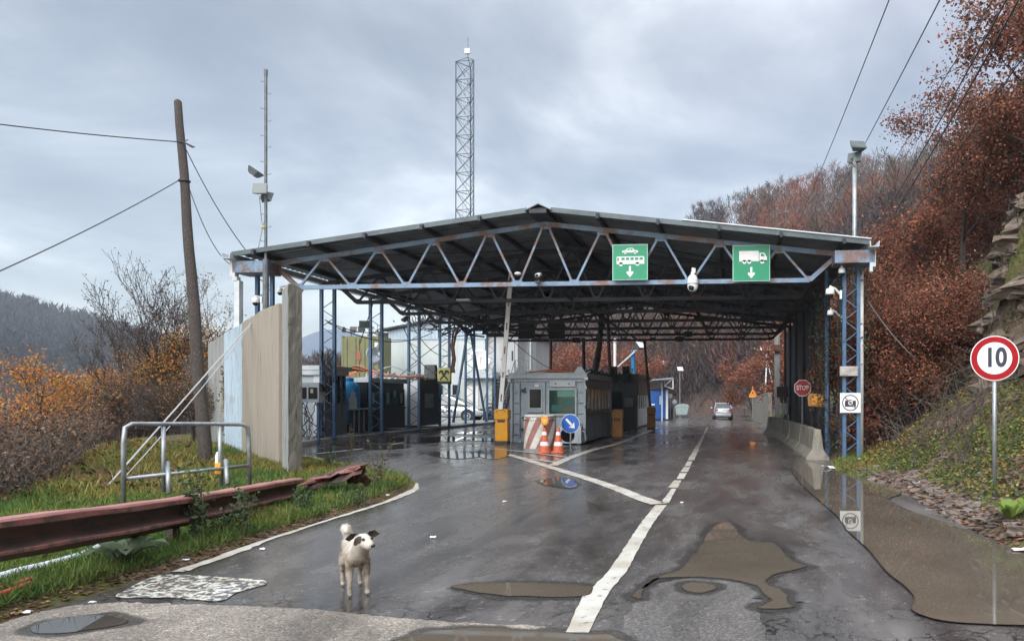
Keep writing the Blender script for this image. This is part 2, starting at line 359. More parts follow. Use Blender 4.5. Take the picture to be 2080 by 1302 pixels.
def nz(x, y, s, seed=0):
    x = np.asarray(x, float); y = np.asarray(y, float)
    o = np.zeros(x.shape)
    for k in range(4):
        f = s*2**k; a = .5**k; p = seed*1.7+k*2.1
        o += a*(np.sin(x*f+1.3*np.sin(y*f*.7+p)+p)*np.cos(y*f*1.1+.9*np.sin(x*f*.6+p*2)+p*.5))
    return o
def terrain(x, y):
    x = np.asarray(x, float); y = np.asarray(y, float)
    sd_ = sdist(x, y, ROAD)
    z = zg(x, y)+np.where(sd_ < 0, np.maximum(sd_*.5, -.07), np.minimum(sd_*.45, .09))
    z = z+np.where(sd_ > .25, .035*nz(x, y, 1.7, 1), 0)*np.clip(sd_-.25, 0, 1)
    dl = -x-np.interp(y, [a for a, b in LY], [b for a, b in LY])
    z = z-np.where(dl > 0, np.minimum(.16*dl+.085*dl**1.5, 16), 0)
    dr = x-np.interp(y, [a for a, b in RY], [b for a, b in RY])
    slope = np.where(dr > 0, .16*np.minimum(dr, .9)+.80*np.maximum(dr-.9, 0), 0)
    slope = np.where(slope > 26, 26+(slope-26)*.35, slope)
    cl = sstep(2.85, 4.2, dr+.25*nz(x, y, .8, 9))*sstep(12.5, 16.5, y)*(1-sstep(25, 31, y))
    z = z+slope+3.3*cl+cl*.22*nz(x, y, 2.6, 11)+np.clip(dr-.6, 0, 1.5)*(.14*nz(x, y, 1.1, 3)+.05*nz(x, y, 4.3, 5))
    return z
def tz(x, y): return float(terrain(np.array([x]), np.array([y]))[0])
def grid(xs, ys, zfun, name, m, keep=None, smooth=True):
    X, Y = np.meshgrid(xs, ys); Z = zfun(X, Y); nx = len(xs)
    V = np.stack([X.ravel(), Y.ravel(), Z.ravel()], 1); F = []
    for j in range(len(ys)-1):
        for i in range(nx-1):
            a = j*nx+i; F.append((a, a+1, a+1+nx, a+nx))
    me = bpy.data.meshes.new(name); me.from_pydata(V.tolist(), [], F); me.materials.append(MT[m]); me.polygons.foreach_set('use_smooth', [smooth]*len(F)); me.update()
    o = bpy.data.objects.new(name, me); COL.objects.link(o); return o
ar = np.arange
# -- ground material: grass, moss, litter and bare earth by place
def ground_mat():
    m, t, p = new_mat('ground'); L = t.links.new; p.inputs['Roughness'].default_value = .9; p.inputs['Specular IOR Level'].default_value = .2
    g = N(t, 'ShaderNodeNewGeometry')
    def nse(s, d=6, r=.65):
        n = N(t, 'ShaderNodeTexNoise'); n.inputs['Scale'].default_value = s; n.inputs['Detail'].default_value = d; n.inputs['Roughness'].default_value = r; L(g.outputs['Position'], n.inputs['Vector']); return n
    a = nse(3.5, 8, .7); r = ramp(t, [(.36, (.055, .040, .028)), (.46, (.105, .075, .052)), (.56, (.155, .11, .080)), (.68, (.22, .17, .14))]); L(a.outputs['Fac'], r.inputs[0])
    b = nse(.55, 4); rb = ramp(t, [(.47, 0.), (.58, .85)]); L(b.outputs['Fac'], rb.inputs[0])
    gr = ramp(t, [(.35, (.05, .085, .02)), (.55, (.13, .14, .035)), (.7, (.19, .17, .05))]); c = nse(6, 5); L(c.outputs['Fac'], gr.inputs[0])
    mx = N(t, 'ShaderNodeMix', data_type='RGBA'); L(rb.outputs[0], mx.inputs[0]); L(r.outputs[0], mx.inputs[6]); L(gr.outputs[0], mx.inputs[7])
    L(mx.outputs[2], p.inputs['Base Color'])
    bp = N(t, 'ShaderNodeBump'); bp.inputs['Strength'].default_value = .8; bp.inputs['Distance'].default_value = .08; n2 = nse(9, 8, .75); L(n2.outputs['Fac'], bp.inputs['Height']); L(bp.outputs[0], p.inputs['Normal'])
ground_mat()
XS = np.concatenate([ar(-760, -70, 30), ar(-70, -24, 2.5), ar(-24, -9.2, .4), ar(-9.2, -4.4, .12), ar(-4.4, 2, .6), ar(2, 12, .2), ar(12, 30, .6), ar(30, 80, 3), ar(80, 560, 30)])
YS = np.concatenate([ar(-30, 0, 2), ar(0, 24, .2), ar(24, 46, .5), ar(46, 120, 2), ar(120, 1000, 30)])
ground = struct(grid(XS, YS, terrain, 'ground', 'ground'))
# -- asphalt
def asphalt_mat(name, base, dry, wetness, sheen=True, cracks=False, agg=False):
    m, t, p = new_mat(name); L = t.links.new
    g = N(t, 'ShaderNodeNewGeometry')
    def nse(s, d=5, r=.6, st=None, dist=0):
        n = N(t, 'ShaderNodeTexNoise'); n.inputs['Scale'].default_value = s; n.inputs['Detail'].default_value = d; n.inputs['Roughness'].default_value = r; n.inputs['Distortion'].default_value = dist
        if st:
            mp = N(t, 'ShaderNodeMapping'); mp.inputs['Scale'].default_value = st; L(g.outputs['Position'], mp.inputs[0]); L(mp.outputs[0], n.inputs['Vector'])
        else: L(g.outputs['Position'], n.inputs['Vector'])
        return n
    big = nse(.8, 10, .70, (1.0, .42, 1), .3)      # wet lanes drawn out along the road
    wr0 = ramp(t, [(.36, 0.), (.64, 1.)]); L(big.outputs['Fac'], wr0.inputs[0])
    # wheel tracks hold the water: bands along the lanes
    sx = N(t, 'ShaderNodeSeparateXYZ'); L(g.outputs['Position'], sx.inputs[0]); wob = nse(.35, 3); wa = N(t, 'ShaderNodeMath', operation='MULTIPLY_ADD'); L(wob.outputs['Fac'], wa.inputs[0]); wa.inputs[1].default_value = .9; L(sx.outputs[0], wa.inputs[2])
    xr_ = N(t, 'ShaderNodeMapRange'); xr_.inputs[1].default_value = -6.0; xr_.inputs[2].default_value = 4.0; L(wa.outputs[0], xr_.inputs[0])
    f_ = lambda X: (X+.45+6)/10
    tk = ramp(t, [(f_(-4.9), 0.), (f_(-4.5), .8), (f_(-4.1), .0), (f_(-3.2), 0.), (f_(-2.8), .8), (f_(-2.4), 0.), (f_(-.75), 0.), (f_(-.25), 1.), (f_(.2), 0.05), (f_(1.0), 0.), (f_(1.4), .8), (f_(1.85), 0.)]) if sheen else ramp(t, [(0, 0.), (1, 0.)])
    L(xr_.outputs[0], tk.inputs[0]); tb = nse(.5, 6, .6, (1.5, .3, 1)); tr2 = ramp(t, [(.38, .15), (.58, 1.)]); L(tb.outputs['Fac'], tr2.inputs[0])
    tm = N(t, 'ShaderNodeMath', operation='MULTIPLY'); L(tk.outputs[0], tm.inputs[0]); L(tr2.outputs[0], tm.inputs[1])
    wr = N(t, 'ShaderNodeMath', operation='MAXIMUM'); L(wr0.outputs[0], wr.inputs[0]); L(tm.outputs[0], wr.inputs[1])
    mid = nse(1.3, 6, .6, (1.5, .22, 1))
    cr = ramp(t, [(.3, base), (.7, dry)]); L(mid.outputs['Fac'], cr.inputs[0])
    dk = ramp(t, [(0, (1.4, 1.37, 1.34)), (1, (.52, .49, .47))]); L(wr.outputs[0], dk.inputs[0])
    m1 = N(t, 'ShaderNodeMix', data_type='RGBA', blend_type='MULTIPLY'); m1.inputs[0].default_value = 1; L(cr.outputs[0], m1.inputs[6]); L(dk.outputs[0], m1.inputs[7])
    fine = nse(95 if not agg else 85, 3, .75); fr = ramp(t, [(.34, (.45, .45, .46)), (.5, (1, 1, 1)), (.66, (1.7, 1.65, 1.6) if not agg else (1.9, 1.82, 1.7))]); L(fine.outputs['Fac'], fr.inputs[0])
    m2 = N(t, 'ShaderNodeMix', data_type='RGBA', blend_type='MULTIPLY'); m2.inputs[0].default_value = 1; L(m1.outputs[2], m2.inputs[6]); L(fr.outputs[0], m2.inputs[7])
    last = m2.outputs[2]
    # coarse grit: single light and dark chippings
    gv = N(t, 'ShaderNodeTexVoronoi'); gv.inputs['Scale'].default_value = 34 if not agg else 70; gv.inputs['Randomness'].default_value = 1; L(g.outputs['Position'], gv.inputs['Vector'])
    gs = N(t, 'ShaderNodeSeparateXYZ'); L(gv.outputs['Color'], gs.inputs[0]); gr_ = ramp(t, [(0, (.5, .5, .5)), (.2, (.9, .9, .9)), (.75, (1.05, 1.05, 1.04)), (.95, (1.7, 1.65, 1.6))] if agg else [(0, (.85, .85, .85)), (.15, (1, 1, 1)), (.96, (1, 1, 1)), (.99, (1.8, 1.75, 1.7))]); L(gs.outputs[0], gr_.inputs[0])
    mg = N(t, 'ShaderNodeMix', data_type='RGBA', blend_type='MULTIPLY'); mg.inputs[0].default_value = 1; L(last, mg.inputs[6]); L(gr_.outputs[0], mg.inputs[7]); last = mg.outputs[2]
    # scattered pale stones and leaves bits
    vo = N(t, 'ShaderNodeTexVoronoi'); vo.inputs['Scale'].default_value = 5.5; L(g.outputs['Position'], vo.inputs['Vector'])
    vr = ramp(t, [(0.035, 1.), (.05, 0.)]); L(vo.outputs['Distance'], vr.inputs[0])
    m3 = N(t, 'ShaderNodeMix', data_type='RGBA'); L(vr.outputs[0], m3.inputs[0]); L(last, m3.inputs[6]); m3.inputs[7].default_value = (.30, .28, .25, 1); last = m3.outputs[2]
    if cracks:
        nd = nse(3, 3, .6); wv = N(t, 'ShaderNodeVectorMath', operation='MULTIPLY_ADD'); wv.inputs[1].default_value = (.35, .35, .35); L(nd.outputs['Color'], wv.inputs[0]); L(g.outputs['Position'], wv.inputs[2])
        vc = N(t, 'ShaderNodeTexVoronoi', feature='DISTANCE_TO_EDGE'); vc.inputs['Scale'].default_value = 5.0; L(wv.outputs[0], vc.inputs['Vector'])
        rc = ramp(t, [(.018, 1.), (.045, 0.)]); L(vc.outputs['Distance'], rc.inputs[0])
        sp = N(t, 'ShaderNodeSeparateXYZ'); L(g.outputs['Position'], sp.inputs[0])
        my = N(t, 'ShaderNodeMapRange'); my.inputs[1].default_value = 6.1; my.inputs[2].default_value = 5.3; L(sp.outputs[1], my.inputs[0])
        n5 = nse(.9, 3); r5 = ramp(t, [(.42, 0.), (.50, 1.)]); L(n5.outputs['Fac'], r5.inputs[0])
        k1 = N(t, 'ShaderNodeMath', operation='MULTIPLY'); L(my.outputs[0], k1.inputs[0]); L(r5.outputs[0], k1.inputs[1])
        k2 = N(t, 'ShaderNodeMath', operation='MULTIPLY'); L(k1.outputs[0], k2.inputs[0]); L(rc.outputs[0], k2.inputs[1])
        m4 = N(t, 'ShaderNodeMix', data_type='RGBA'); L(k2.outputs[0], m4.inputs[0]); L(last, m4.inputs[6]); m4.inputs[7].default_value = (.012, .012, .013, 1); last = m4.outputs[2]
    L(last, p.inputs['Base Color'])
    # roughness: damp film
    rr = ramp(t, [(0, wetness[0]), (.45, wetness[1]), (1, wetness[2])]); L(wr.outputs[0], rr.inputs[0])
    # shallow standing water further along the road: long thin mirrors
    if sheen:
        th = nse(.75, 5, .6, (1.0, .42, 1), .8); tr_ = ramp(t, [(.555, 0.), (.60, 1.)]); L(th.outputs['Fac'], tr_.inputs[0])
        sp2 = N(t, 'ShaderNodeSeparateXYZ'); L(g.outputs['Position'], sp2.inputs[0])
        yr = N(t, 'ShaderNodeMapRange'); yr.inputs[1].default_value = 15.; yr.inputs[2].default_value = 24.; L(sp2.outputs[1], yr.inputs[0])
        kk = N(t, 'ShaderNodeMath', operation='MULTIPLY'); L(tr_.outputs[0], kk.inputs[0]); L(yr.outputs[0], kk.inputs[1])
        mr = N(t, 'ShaderNodeMix', data_type='FLOAT'); L(kk.outputs[0], mr.inputs[0]); L(rr.outputs[0], mr.inputs[2]); mr.inputs[3].default_value = .05
        L(mr.outputs[0], p.inputs['Roughness'])
        bstr = N(t, 'ShaderNodeMath', operation='SUBTRACT'); bstr.inputs[0].default_value = 1; L(kk.outputs[0], bstr.inputs[1])
    else: L(rr.outputs[0], p.inputs['Roughness'])
    bp = N(t, 'ShaderNodeBump'); bp.inputs['Distance'].default_value = .006
    if sheen:
        bm_ = N(t, 'ShaderNodeMath', operation='MULTIPLY'); bm_.inputs[1].default_value = .25; dw = N(t, 'ShaderNodeMath', operation='MULTIPLY_ADD'); dw.inputs[1].default_value = -.8; dw.inputs[2].default_value = 1.0; L(wr.outputs[0], dw.inputs[0]); dm = N(t, 'ShaderNodeMath', operation='MULTIPLY'); L(dw.outputs[0], dm.inputs[0]); L(bstr.outputs[0], dm.inputs[1]); L(dm.outputs[0], bm_.inputs[0]); L(bm_.outputs[0], bp.inputs['Strength'])
    else: bp.inputs['Strength'].default_value = .5
    L(fine.outputs['Fac'], bp.inputs['Height']); L(bp.outputs[0], p.inputs['Normal'])
    p.inputs['IOR'].default_value = 1.5
    return m
asphalt_mat('asphalt', (.058, .056, .058), (.105, .101, .10), (.44, .25, .09), cracks=True)
asphalt_mat('asphalt_old', (.165, .153, .138), (.22, .205, .185), (.75, .62, .45), sheen=False, agg=True)
asphalt_mat('asphalt_patch', (.075, .074, .076), (.11, .107, .107), (.6, .5, .35), sheen=False, agg=True)
def tri_sheet(poly, name, m, dz, step=None, smooth=True):
    """a thin sheet on the road surface: outline poly (world x, y), tessellated by grid cells when large"""
    bm = bmesh.new(); vs = [bm.verts.new((x, y, 0)) for x, y in poly]; f = bm.faces.new(vs)
    if step:
        xs = [p[0] for p in poly]; ys = [p[1] for p in poly]
        for (a, b, ax) in ((min(xs), max(xs), 0), (min(ys), max(ys), 1)):
            st = step[ax]; k = a+st
            while k < b:
                co = (k, 0, 0) if ax == 0 else (0, k, 0); no = (1, 0, 0) if ax == 0 else (0, 1, 0)
                bmesh.ops.bisect_plane(bm, geom=bm.verts[:]+bm.edges[:]+bm.faces[:], plane_co=co, plane_no=no); k += st
    bmesh.ops.triangulate(bm, faces=[q for q in bm.faces if len(q.verts) > 4])
    P = np.array([(v.co.x, v.co.y) for v in bm.verts]); Z = zg(P[:, 0], P[:, 1])+dz
    for v, z in zip(bm.verts, Z): v.co.z = z
    bmesh.ops.recalc_face_normals(bm, faces=bm.faces)
    if sum(f.normal.z for f in bm.faces) < 0: bmesh.ops.reverse_faces(bm, faces=bm.faces)
    me = bpy.data.meshes.new(name); bm.to_mesh(me); bm.free(); me.materials.append(MT[m])
    o = bpy.data.objects.new(name, me); COL.objects.link(o); return struct(o)
tri_sheet([tuple(p) for p in ROAD], 'road', 'asphalt', 0.0, (1.5, 1.5))
def smooth_poly(pts, k=6, jit=0.0, seed=0, closed=True):
    rg = random.Random(seed); P = [Vector((p[0], p[1])) for p in pts]; n = len(P); out = []
    R_ = range(n if closed else n-1)
    for i in R_:
        if closed: a, b, c, d = P[i-1], P[i], P[(i+1) % n], P[(i+2) % n]
        else: a, b, c, d = P[max(i-1, 0)], P[i], P[i+1], P[min(i+2, n-1)]
        for j in range(k):
            t = j/k; q = .5*((2*b)+(-a+c)*t+(2*a-5*b+4*c-d)*t*t+(-a+3*b-3*c+d)*t**3)
            out.append((q.x+rg.uniform(-jit, jit), q.y+rg.uniform(-jit, jit)))
    if not closed: out.append(tuple(P[-1]))
    return out
def gp(pts, dz=0): return [(q.x, q.y) for q in (G2(a, b, dz) for a, b in pts)]
# old asphalt in the foreground and the square patch beside the centre line
fg = gp([(-80, 1310), (-10, 1272), (60, 1248), (140, 1232), (230, 1224), (330, 1226), (420, 1229), (540, 1233), (640, 1238), (760, 1250), (900, 1262), (1010, 1268), (1100, 1273), (1180, 1284), (1250, 1284)])
tri_sheet(smooth_poly(fg, 8, .018, 3, closed=False)+[(-.2, 4.6), (-.2, 1.5), (-5.0, 1.5)], 'old_road_surface', 'asphalt_old', .004)
pt = gp([(1262, 1300), (1265, 1262), (1285, 1235), (1305, 1205), (1340, 1186), (1400, 1174), (1470, 1174), (1535, 1190), (1560, 1212), (1540, 1238), (1548, 1262), (1556, 1300)])
tri_sheet([(q[0], q[1]) for q in smooth_poly(pt, 6, .014, 5, closed=False)]+[(.75, 3.5), (.75, 1.5), (-.15, 1.5), (-.15, 3.5)], 'patched_road_surface', 'asphalt_patch', .005)
# -- white road paint, worn through to the asphalt
def paint_mat(name, lo, hi, sc=9, col=(.52, .51, .475)):
    m, t, p = new_mat(name); L = t.links.new; g = N(t, 'ShaderNodeNewGeometry')
    n = N(t, 'ShaderNodeTexNoise'); n.inputs['Scale'].default_value = sc; n.inputs['Detail'].default_value = 9; n.inputs['Roughness'].default_value = .75; L(g.outputs['Position'], n.inputs['Vector'])
    r = ramp(t, [(lo, (.085, .083, .085)), (hi, col)]); L(n.outputs['Fac'], r.inputs[0])
    n2 = N(t, 'ShaderNodeTexNoise'); n2.inputs['Scale'].default_value = 2.2; n2.inputs['Detail'].default_value = 4; L(g.outputs['Position'], n2.inputs['Vector'])
    r2 = ramp(t, [(.4, (1, 1, 1)), (.65, (.72, .66, .57))]); L(n2.outputs['Fac'], r2.inputs[0])
    mm = N(t, 'ShaderNodeMix', data_type='RGBA', blend_type='MULTIPLY'); mm.inputs[0].default_value = 1; L(r.outputs[0], mm.inputs[6]); L(r2.outputs[0], mm.inputs[7]); L(mm.outputs[2], p.inputs['Base Color'])
    p.inputs['Roughness'].default_value = .42
paint_mat('road_paint', .37, .43); paint_mat('road_paint_worn', .49, .535, col=(.60, .60, .54), sc=15)
def dense(poly, step=.12, jit=.006, seed=1):
    rg = random.Random(seed); out = []; n = len(poly)
    for i in range(n):
        a = Vector(poly[i]); b = Vector(poly[(i+1) % n]); k = max(1, int((b-a).length/step))
        for j in range(k): q = a+(b-a)*j/k; out.append((q.x+rg.uniform(-jit, jit), q.y+rg.uniform(-jit, jit)))
    return out
def quad_mark(pts, nm='road_marking', m='road_paint', seed=1, dz=.008): return tri_sheet(dense(gp(pts), seed=seed), nm, m, dz)
# centre line: the long worn stroke, then separate blocks, then the stroke running on
cl_l = [(1150, 1286), (1162, 1258), (1183, 1212), (1207, 1190), (1236, 1162), (1272, 1107), (1303, 1061), (1331, 1026)]
cl_r = [(1355, 1026), (1328, 1061), (1302, 1107), (1273, 1162), (1247, 1191), (1231, 1214), (1210, 1255), (1195, 1286)]
quad_mark(cl_l+cl_r)
for i, q in enumerate([[(1342, 1022), (1364, 993), (1374, 993), (1358, 1022)], [(1357, 991), (1369, 976), (1384, 976), (1376, 991)], [(1374, 973), (1381, 961), (1395, 961), (1389, 973)],
                       [(1382, 959), (1389, 949), (1402, 949), (1397, 959)], [(1391, 947), (1396, 937), (1407, 937), (1402, 947)], [(1397, 935), (1427, 884), (1432, 884), (1410, 935)],
                       [(1428, 882), (1436, 868), (1438, 868), (1433, 882)]]): quad_mark(q, seed=i+3)
def strip(pts, w, nm='road_marking', m='road_paint', jit=.01, seed=2, dz=.008, k=8):
    P = smooth_poly(gp(pts), k, 0, closed=False); rg = random.Random(seed); Lf, Rt = [], []
    ws = w if hasattr(w, '__len__') else [w, w]
    for i, p in enumerate(P):
        a = Vector(P[max(i-1, 0)]); b = Vector(P[min(i+1, len(P)-1)]); d = (b-a).normalized(); nn = Vector((-d.y, d.x)); ww = ws[0]+(ws[1]-ws[0])*i/(len(P)-1)
        Lf.append((p[0]+nn.x*(ww/2+rg.uniform(-jit, jit)), p[1]+nn.y*(ww/2+rg.uniform(-jit, jit)))); Rt.append((p[0]-nn.x*(ww/2+rg.uniform(-jit, jit)), p[1]-nn.y*(ww/2+rg.uniform(-jit, jit))))
    mb = MB(); V = []; F = []
    for a, b in zip(Lf, Rt): V += [(a[0], a[1], zf(*a)+dz), (b[0], b[1], zf(*b)+dz)]
    for i in range(len(Lf)-1): F.append((2*i, 2*i+1, 2*i+3, 2*i+2))
    mb.add(V, F); o = mb.build(nm, m, fixn=True)
    if o.data.polygons[0].normal.z < 0: o.data.flip_normals()
    return struct(o)
strip([(985, 911), (1006, 917), (1050, 928), (1102, 944), (1154, 960), (1206, 976), (1257, 994), (1296, 1010), (1338, 1024)], (.22, .26))
strip([(1122, 946), (1161, 929), (1205, 914), (1255, 901), (1300, 884), (1335, 868)], (.24, .2), dz=.012, seed=5)
strip([(992, 911), (1075, 919), (1158, 930)], .16, dz=.012, seed=6)
strip([(1065, 932), (1098, 935), (1133, 940)], .16, dz=.012, seed=7)
strip([(360, 1162), (470, 1125), (560, 1090), (700, 1045), (780, 1020), (825, 1003), (842, 990), (825, 976), (770, 959), (700, 943), (615, 924)], (.13, .17), seed=8, jit=.02)
strip([(640, 921), (760, 908), (880, 890), (1005, 872)], .12, seed=9)
blk = gp([(237, 1215), (262, 1195), (305, 1175), (350, 1168), (450, 1173), (545, 1183), (480, 1205), (445, 1222), (340, 1215)])
tri_sheet(dense(smooth_poly(blk, 4), .05, .008), 'worn_road_marking', 'road_paint_worn', .008)
# -- puddles
def water_mat(name, col, rough=.02):
    m, t, p = new_mat(name); L = t.links.new; g = N(t, 'ShaderNodeNewGeometry')
    n = N(t, 'ShaderNodeTexNoise'); n.inputs['Scale'].default_value = .9; n.inputs['Detail'].default_value = 4; L(g.outputs['Position'], n.inputs['Vector'])
    r = ramp(t, [(.35, col), (.7, tuple(v*.72 for v in col))]); L(n.outputs['Fac'], r.inputs[0])
    at = N(t, 'ShaderNodeAttribute'); at.attribute_name = 'depth'; nn = N(t, 'ShaderNodeTexNoise'); nn.inputs['Scale'].default_value = 14; nn.inputs['Detail'].default_value = 7; nn.inputs['Roughness'].default_value = .7; L(g.outputs['Position'], nn.inputs['Vector'])
    ad = N(t, 'ShaderNodeMath', operation='MULTIPLY_ADD'); L(nn.outputs['Fac'], ad.inputs[0]); ad.inputs[1].default_value = 1.1; L(at.outputs['Fac'], ad.inputs[2])
    mr = N(t, 'ShaderNodeMapRange'); mr.inputs[1].default_value = .62; mr.inputs[2].default_value = 1.30; L(ad.outputs[0], mr.inputs[0])
    mc = N(t, 'ShaderNodeMix', data_type='RGBA'); L(mr.outputs[0], mc.inputs[0]); mc.inputs[6].default_value = (.050, .045, .041, 1); L(r.outputs[0], mc.inputs[7]); L(mc.outputs[2], p.inputs['Base Color'])
    # the film breaks up where it thins out
    ma = N(t, 'ShaderNodeMapRange'); ma.inputs[1].default_value = .46; ma.inputs[2].default_value = .60; L(ad.outputs[0], ma.inputs[0]); L(ma.outputs[0], p.inputs['Alpha'])
    p.inputs['Roughness'].default_value = rough; p.inputs['IOR'].default_value = 1.33; p.inputs['Specular IOR Level'].default_value = .5
    w_ = N(t, 'ShaderNodeTexNoise'); w_.inputs['Scale'].default_value = 1.6; w_.inputs['Detail'].default_value = 2; L(g.outputs['Position'], w_.inputs['Vector'])
    b = N(t, 'ShaderNodeBump'); b.inputs['Strength'].default_value = .02; b.inputs['Distance'].default_value = .01; L(w_.outputs['Fac'], b.inputs['Height']); L(b.outputs[0], p.inputs['Normal'])
water_mat('puddle_brown', (.112, .094, .074)); water_mat('puddle_clear', (.07, .062, .055))
def damp_mat():
    m, t, p = new_mat('damp_asphalt'); L = t.links.new; g = N(t, 'ShaderNodeNewGeometry'); at = N(t, 'ShaderNodeAttribute'); at.attribute_name = 'depth'
    n = N(t, 'ShaderNodeTexNoise'); n.inputs['Scale'].default_value = 9; n.inputs['Detail'].default_value = 8; n.inputs['Roughness'].default_value = .75; L(g.outputs['Position'], n.inputs['Vector'])
    ad = N(t, 'ShaderNodeMath', operation='MULTIPLY_ADD'); L(n.outputs['Fac'], ad.inputs[0]); ad.inputs[1].default_value = .9; L(at.outputs['Fac'], ad.inputs[2])
    mr = N(t, 'ShaderNodeMapRange'); mr.inputs[1].default_value = .62; mr.inputs[2].default_value = 1.25; mr.inputs[4].default_value = .6; L(ad.outputs[0], mr.inputs[0]); L(mr.outputs[0], p.inputs['Alpha'])
    r = ramp(t, [(.4, (.038, .035, .034)), (.65, (.06, .056, .053))]); L(n.outputs['Fac'], r.inputs[0]); L(r.outputs[0], p.inputs['Base Color']); p.inputs['Roughness'].default_value = .26
    f = N(t, 'ShaderNodeTexNoise'); f.inputs['Scale'].default_value = 95; L(g.outputs['Position'], f.inputs['Vector']); b = N(t, 'ShaderNodeBump'); b.inputs['Strength'].default_value = .25; b.inputs['Distance'].default_value = .006; L(f.outputs['Fac'], b.inputs['Height']); L(b.outputs[0], p.inputs['Normal'])
damp_mat()
def ragged(P, amp, seed, off=0.0):
    P = dense(P, .035, 0); n = len(P); out = []; c = sum(sdist(np.array([p[0]+1e-4 for p in P[:3]]), np.array([p[1] for p in P[:3]]), np.array(P)) for _ in (0,)).mean()*0
    area = sum(P[i][0]*P[(i+1) % n][1]-P[(i+1) % n][0]*P[i][1] for i in range(n)); sg = 1 if area > 0 else -1
    for i in range(n):
        a = Vector(P[i-2]); b = Vector(P[(i+2) % n]); d = b-a; d = d.normalized() if d.length > 1e-6 else Vector((1, 0)); nn = Vector((d.y, -d.x))*sg
        f = float(nz(P[i][0], P[i][1], 3.1, seed))*.55+float(nz(P[i][0], P[i][1], 13., seed+2))*.45
        q = Vector(P[i])+nn*(f*amp+off); out.append((q.x, q.y))
    return out
def ring_attr(o, w, name='depth'):
    bm = bmesh.new(); bm.from_mesh(o.data); bmesh.ops.dissolve_limit(bm, angle_limit=.01, verts=[], edges=[e for e in bm.edges if not e.is_boundary]) if False else None
    bmesh.ops.inset_region(bm, faces=bm.faces[:], thickness=w, use_even_offset=False, use_boundary=True)
    ly = bm.verts.layers.float.new(name)
    for v in bm.verts: v[ly] = 0.0 if v.is_boundary else 1.0
    bm.to_mesh(o.data); bm.free(); return o
def puddle(pts, m='puddle_brown', jit=.008, seed=0, k=6, dz=.010, extra=None):
    P = smooth_poly(gp(pts), k, 0, seed); dist = Vector(P[0]).length; amp = .022 if dist < 16 else .0
    if dist < 16:
        ring_attr(tri_sheet(ragged(P, amp*2.5, seed+5, .10), 'damp_patch', 'damp_asphalt', .0065), .07); P = ragged(P, amp, seed)
    return ring_attr(tri_sheet(P if not extra else P+extra, 'puddle', m, dz), .028)
puddle([(1615, 940), (1608, 958), (1628, 985), (1662, 1016), (1700, 1050), (1722, 1080), (1760, 1115), (1800, 1163), (1836, 1192), (1856, 1216), (1850, 1240), (1885, 1257), (1930, 1266), (2000, 1271), (2100, 1274), (2200, 1276),
        (2200, 1150), (2080, 1128), (2030, 1108), (1975, 1088), (1925, 1064), (1880, 1050), (1838, 1034), (1806, 1016), (1832, 1002), (1808, 986), (1760, 972), (1700, 958), (1648, 940)], k=5, seed=2, dz=.016)
c5 = lambda L_: [(1100+a/3.085, 880+b/3.085) for a, b in L_]
puddle(c5([(560, 1020), (600, 985), (680, 930), (760, 890), (860, 860), (930, 790), (990, 705), (1030, 640), (1080, 585), (1150, 560), (1215, 585), (1265, 650), (1330, 682), (1450, 690), (1530, 760), (1600, 812), (1680, 835),
           (1600, 858), (1480, 885), (1420, 918), (1418, 950), (1500, 985), (1545, 1030), (1555, 1070), (1590, 1092), (1480, 1107), (1345, 1098), (1400, 1072), (1442, 1050), (1390, 1012), (1350, 965), (1240, 930), (1100, 912), (900, 904), (760, 914), (690, 945), (645, 985), (628, 1042)]), k=5, seed=4)
puddle([(918, 1193), (960, 1187), (1040, 1184), (1130, 1186), (1185, 1189), (1205, 1196), (1195, 1210), (1130, 1215), (1030, 1212), (960, 1203)], seed=5)
puddle([(1385, 1188), (1410, 1183), (1450, 1188), (1458, 1196), (1430, 1205), (1395, 1201)], seed=6, jit=.02)
puddle([(800, 1320), (850, 1290), (900, 1279), (970, 1275), (1040, 1279), (1120, 1284), (1200, 1288), (1245, 1290), (1245, 1320)], seed=7, jit=.02)
puddle([(58, 1277), (100, 1263), (150, 1255), (215, 1251), (258, 1262), (240, 1272), (150, 1285), (90, 1287)], seed=8, m='puddle_clear')
puddle([(1097, 977), (1112, 973), (1135, 971), (1160, 975), (1172, 985), (1160, 992), (1135, 990), (1108, 984)], seed=9, m='puddle_clear')
for i, (a, b, ww, hh) in enumerate([(775, 908, 60, 5), (905, 892, 62, 5), (960, 880, 34, 3), (930, 924, 60, 8), (1000, 921, 40, 12), (700, 902, 30, 3), (850, 897, 50, 3), (985, 893, 40, 3), (1050, 866, 0, 0)]):
    if ww: puddle([(a-ww, b), (a-ww*.5, b-hh*.7), (a+ww*.2, b-hh), (a+ww, b-hh*.4), (a+ww*.7, b+hh*.5), (a+ww*.1, b+hh), (a-ww*.5, b+hh*.7)], m='puddle_clear', seed=20+i, k=4)
# -- raised kerbed pavement under the left columns and booths
mat('pavement', (.30, .30, .29), (.22, .22, .215), 2, .7, 0, .2, 30, c3=(.12, .115, .11), s3=1.4, lo3=.55, hi3=.7)
def pave():
    mb = MB(); xs = [-20, -12.55, -12.5, -12.38]; ys = np.arange(18.6, 40.3, 1.2); V = []; F = []
    for y in ys:
        xs[0] = float(np.interp(y, [18.6, 21, 24, 30, 40], [-13.2, -15.0, -16.5, -18, -20]))
        for j, x in enumerate(xs): V.append((x, y, zf(min(x, -12.4), y)+.10+(0 if j < 3 else 0)))
        V.append((xs[-1]+.02, y, zf(-12.3, y)-.05))
    n = 5
    for i in range(len(ys)-1):
        for j in range(n-1): a = i*n+j; F.append((a, a+1, a+1+n, a+n))
    mb.add(V, F); return struct(mb.build('pavement', 'pavement'))
pave()
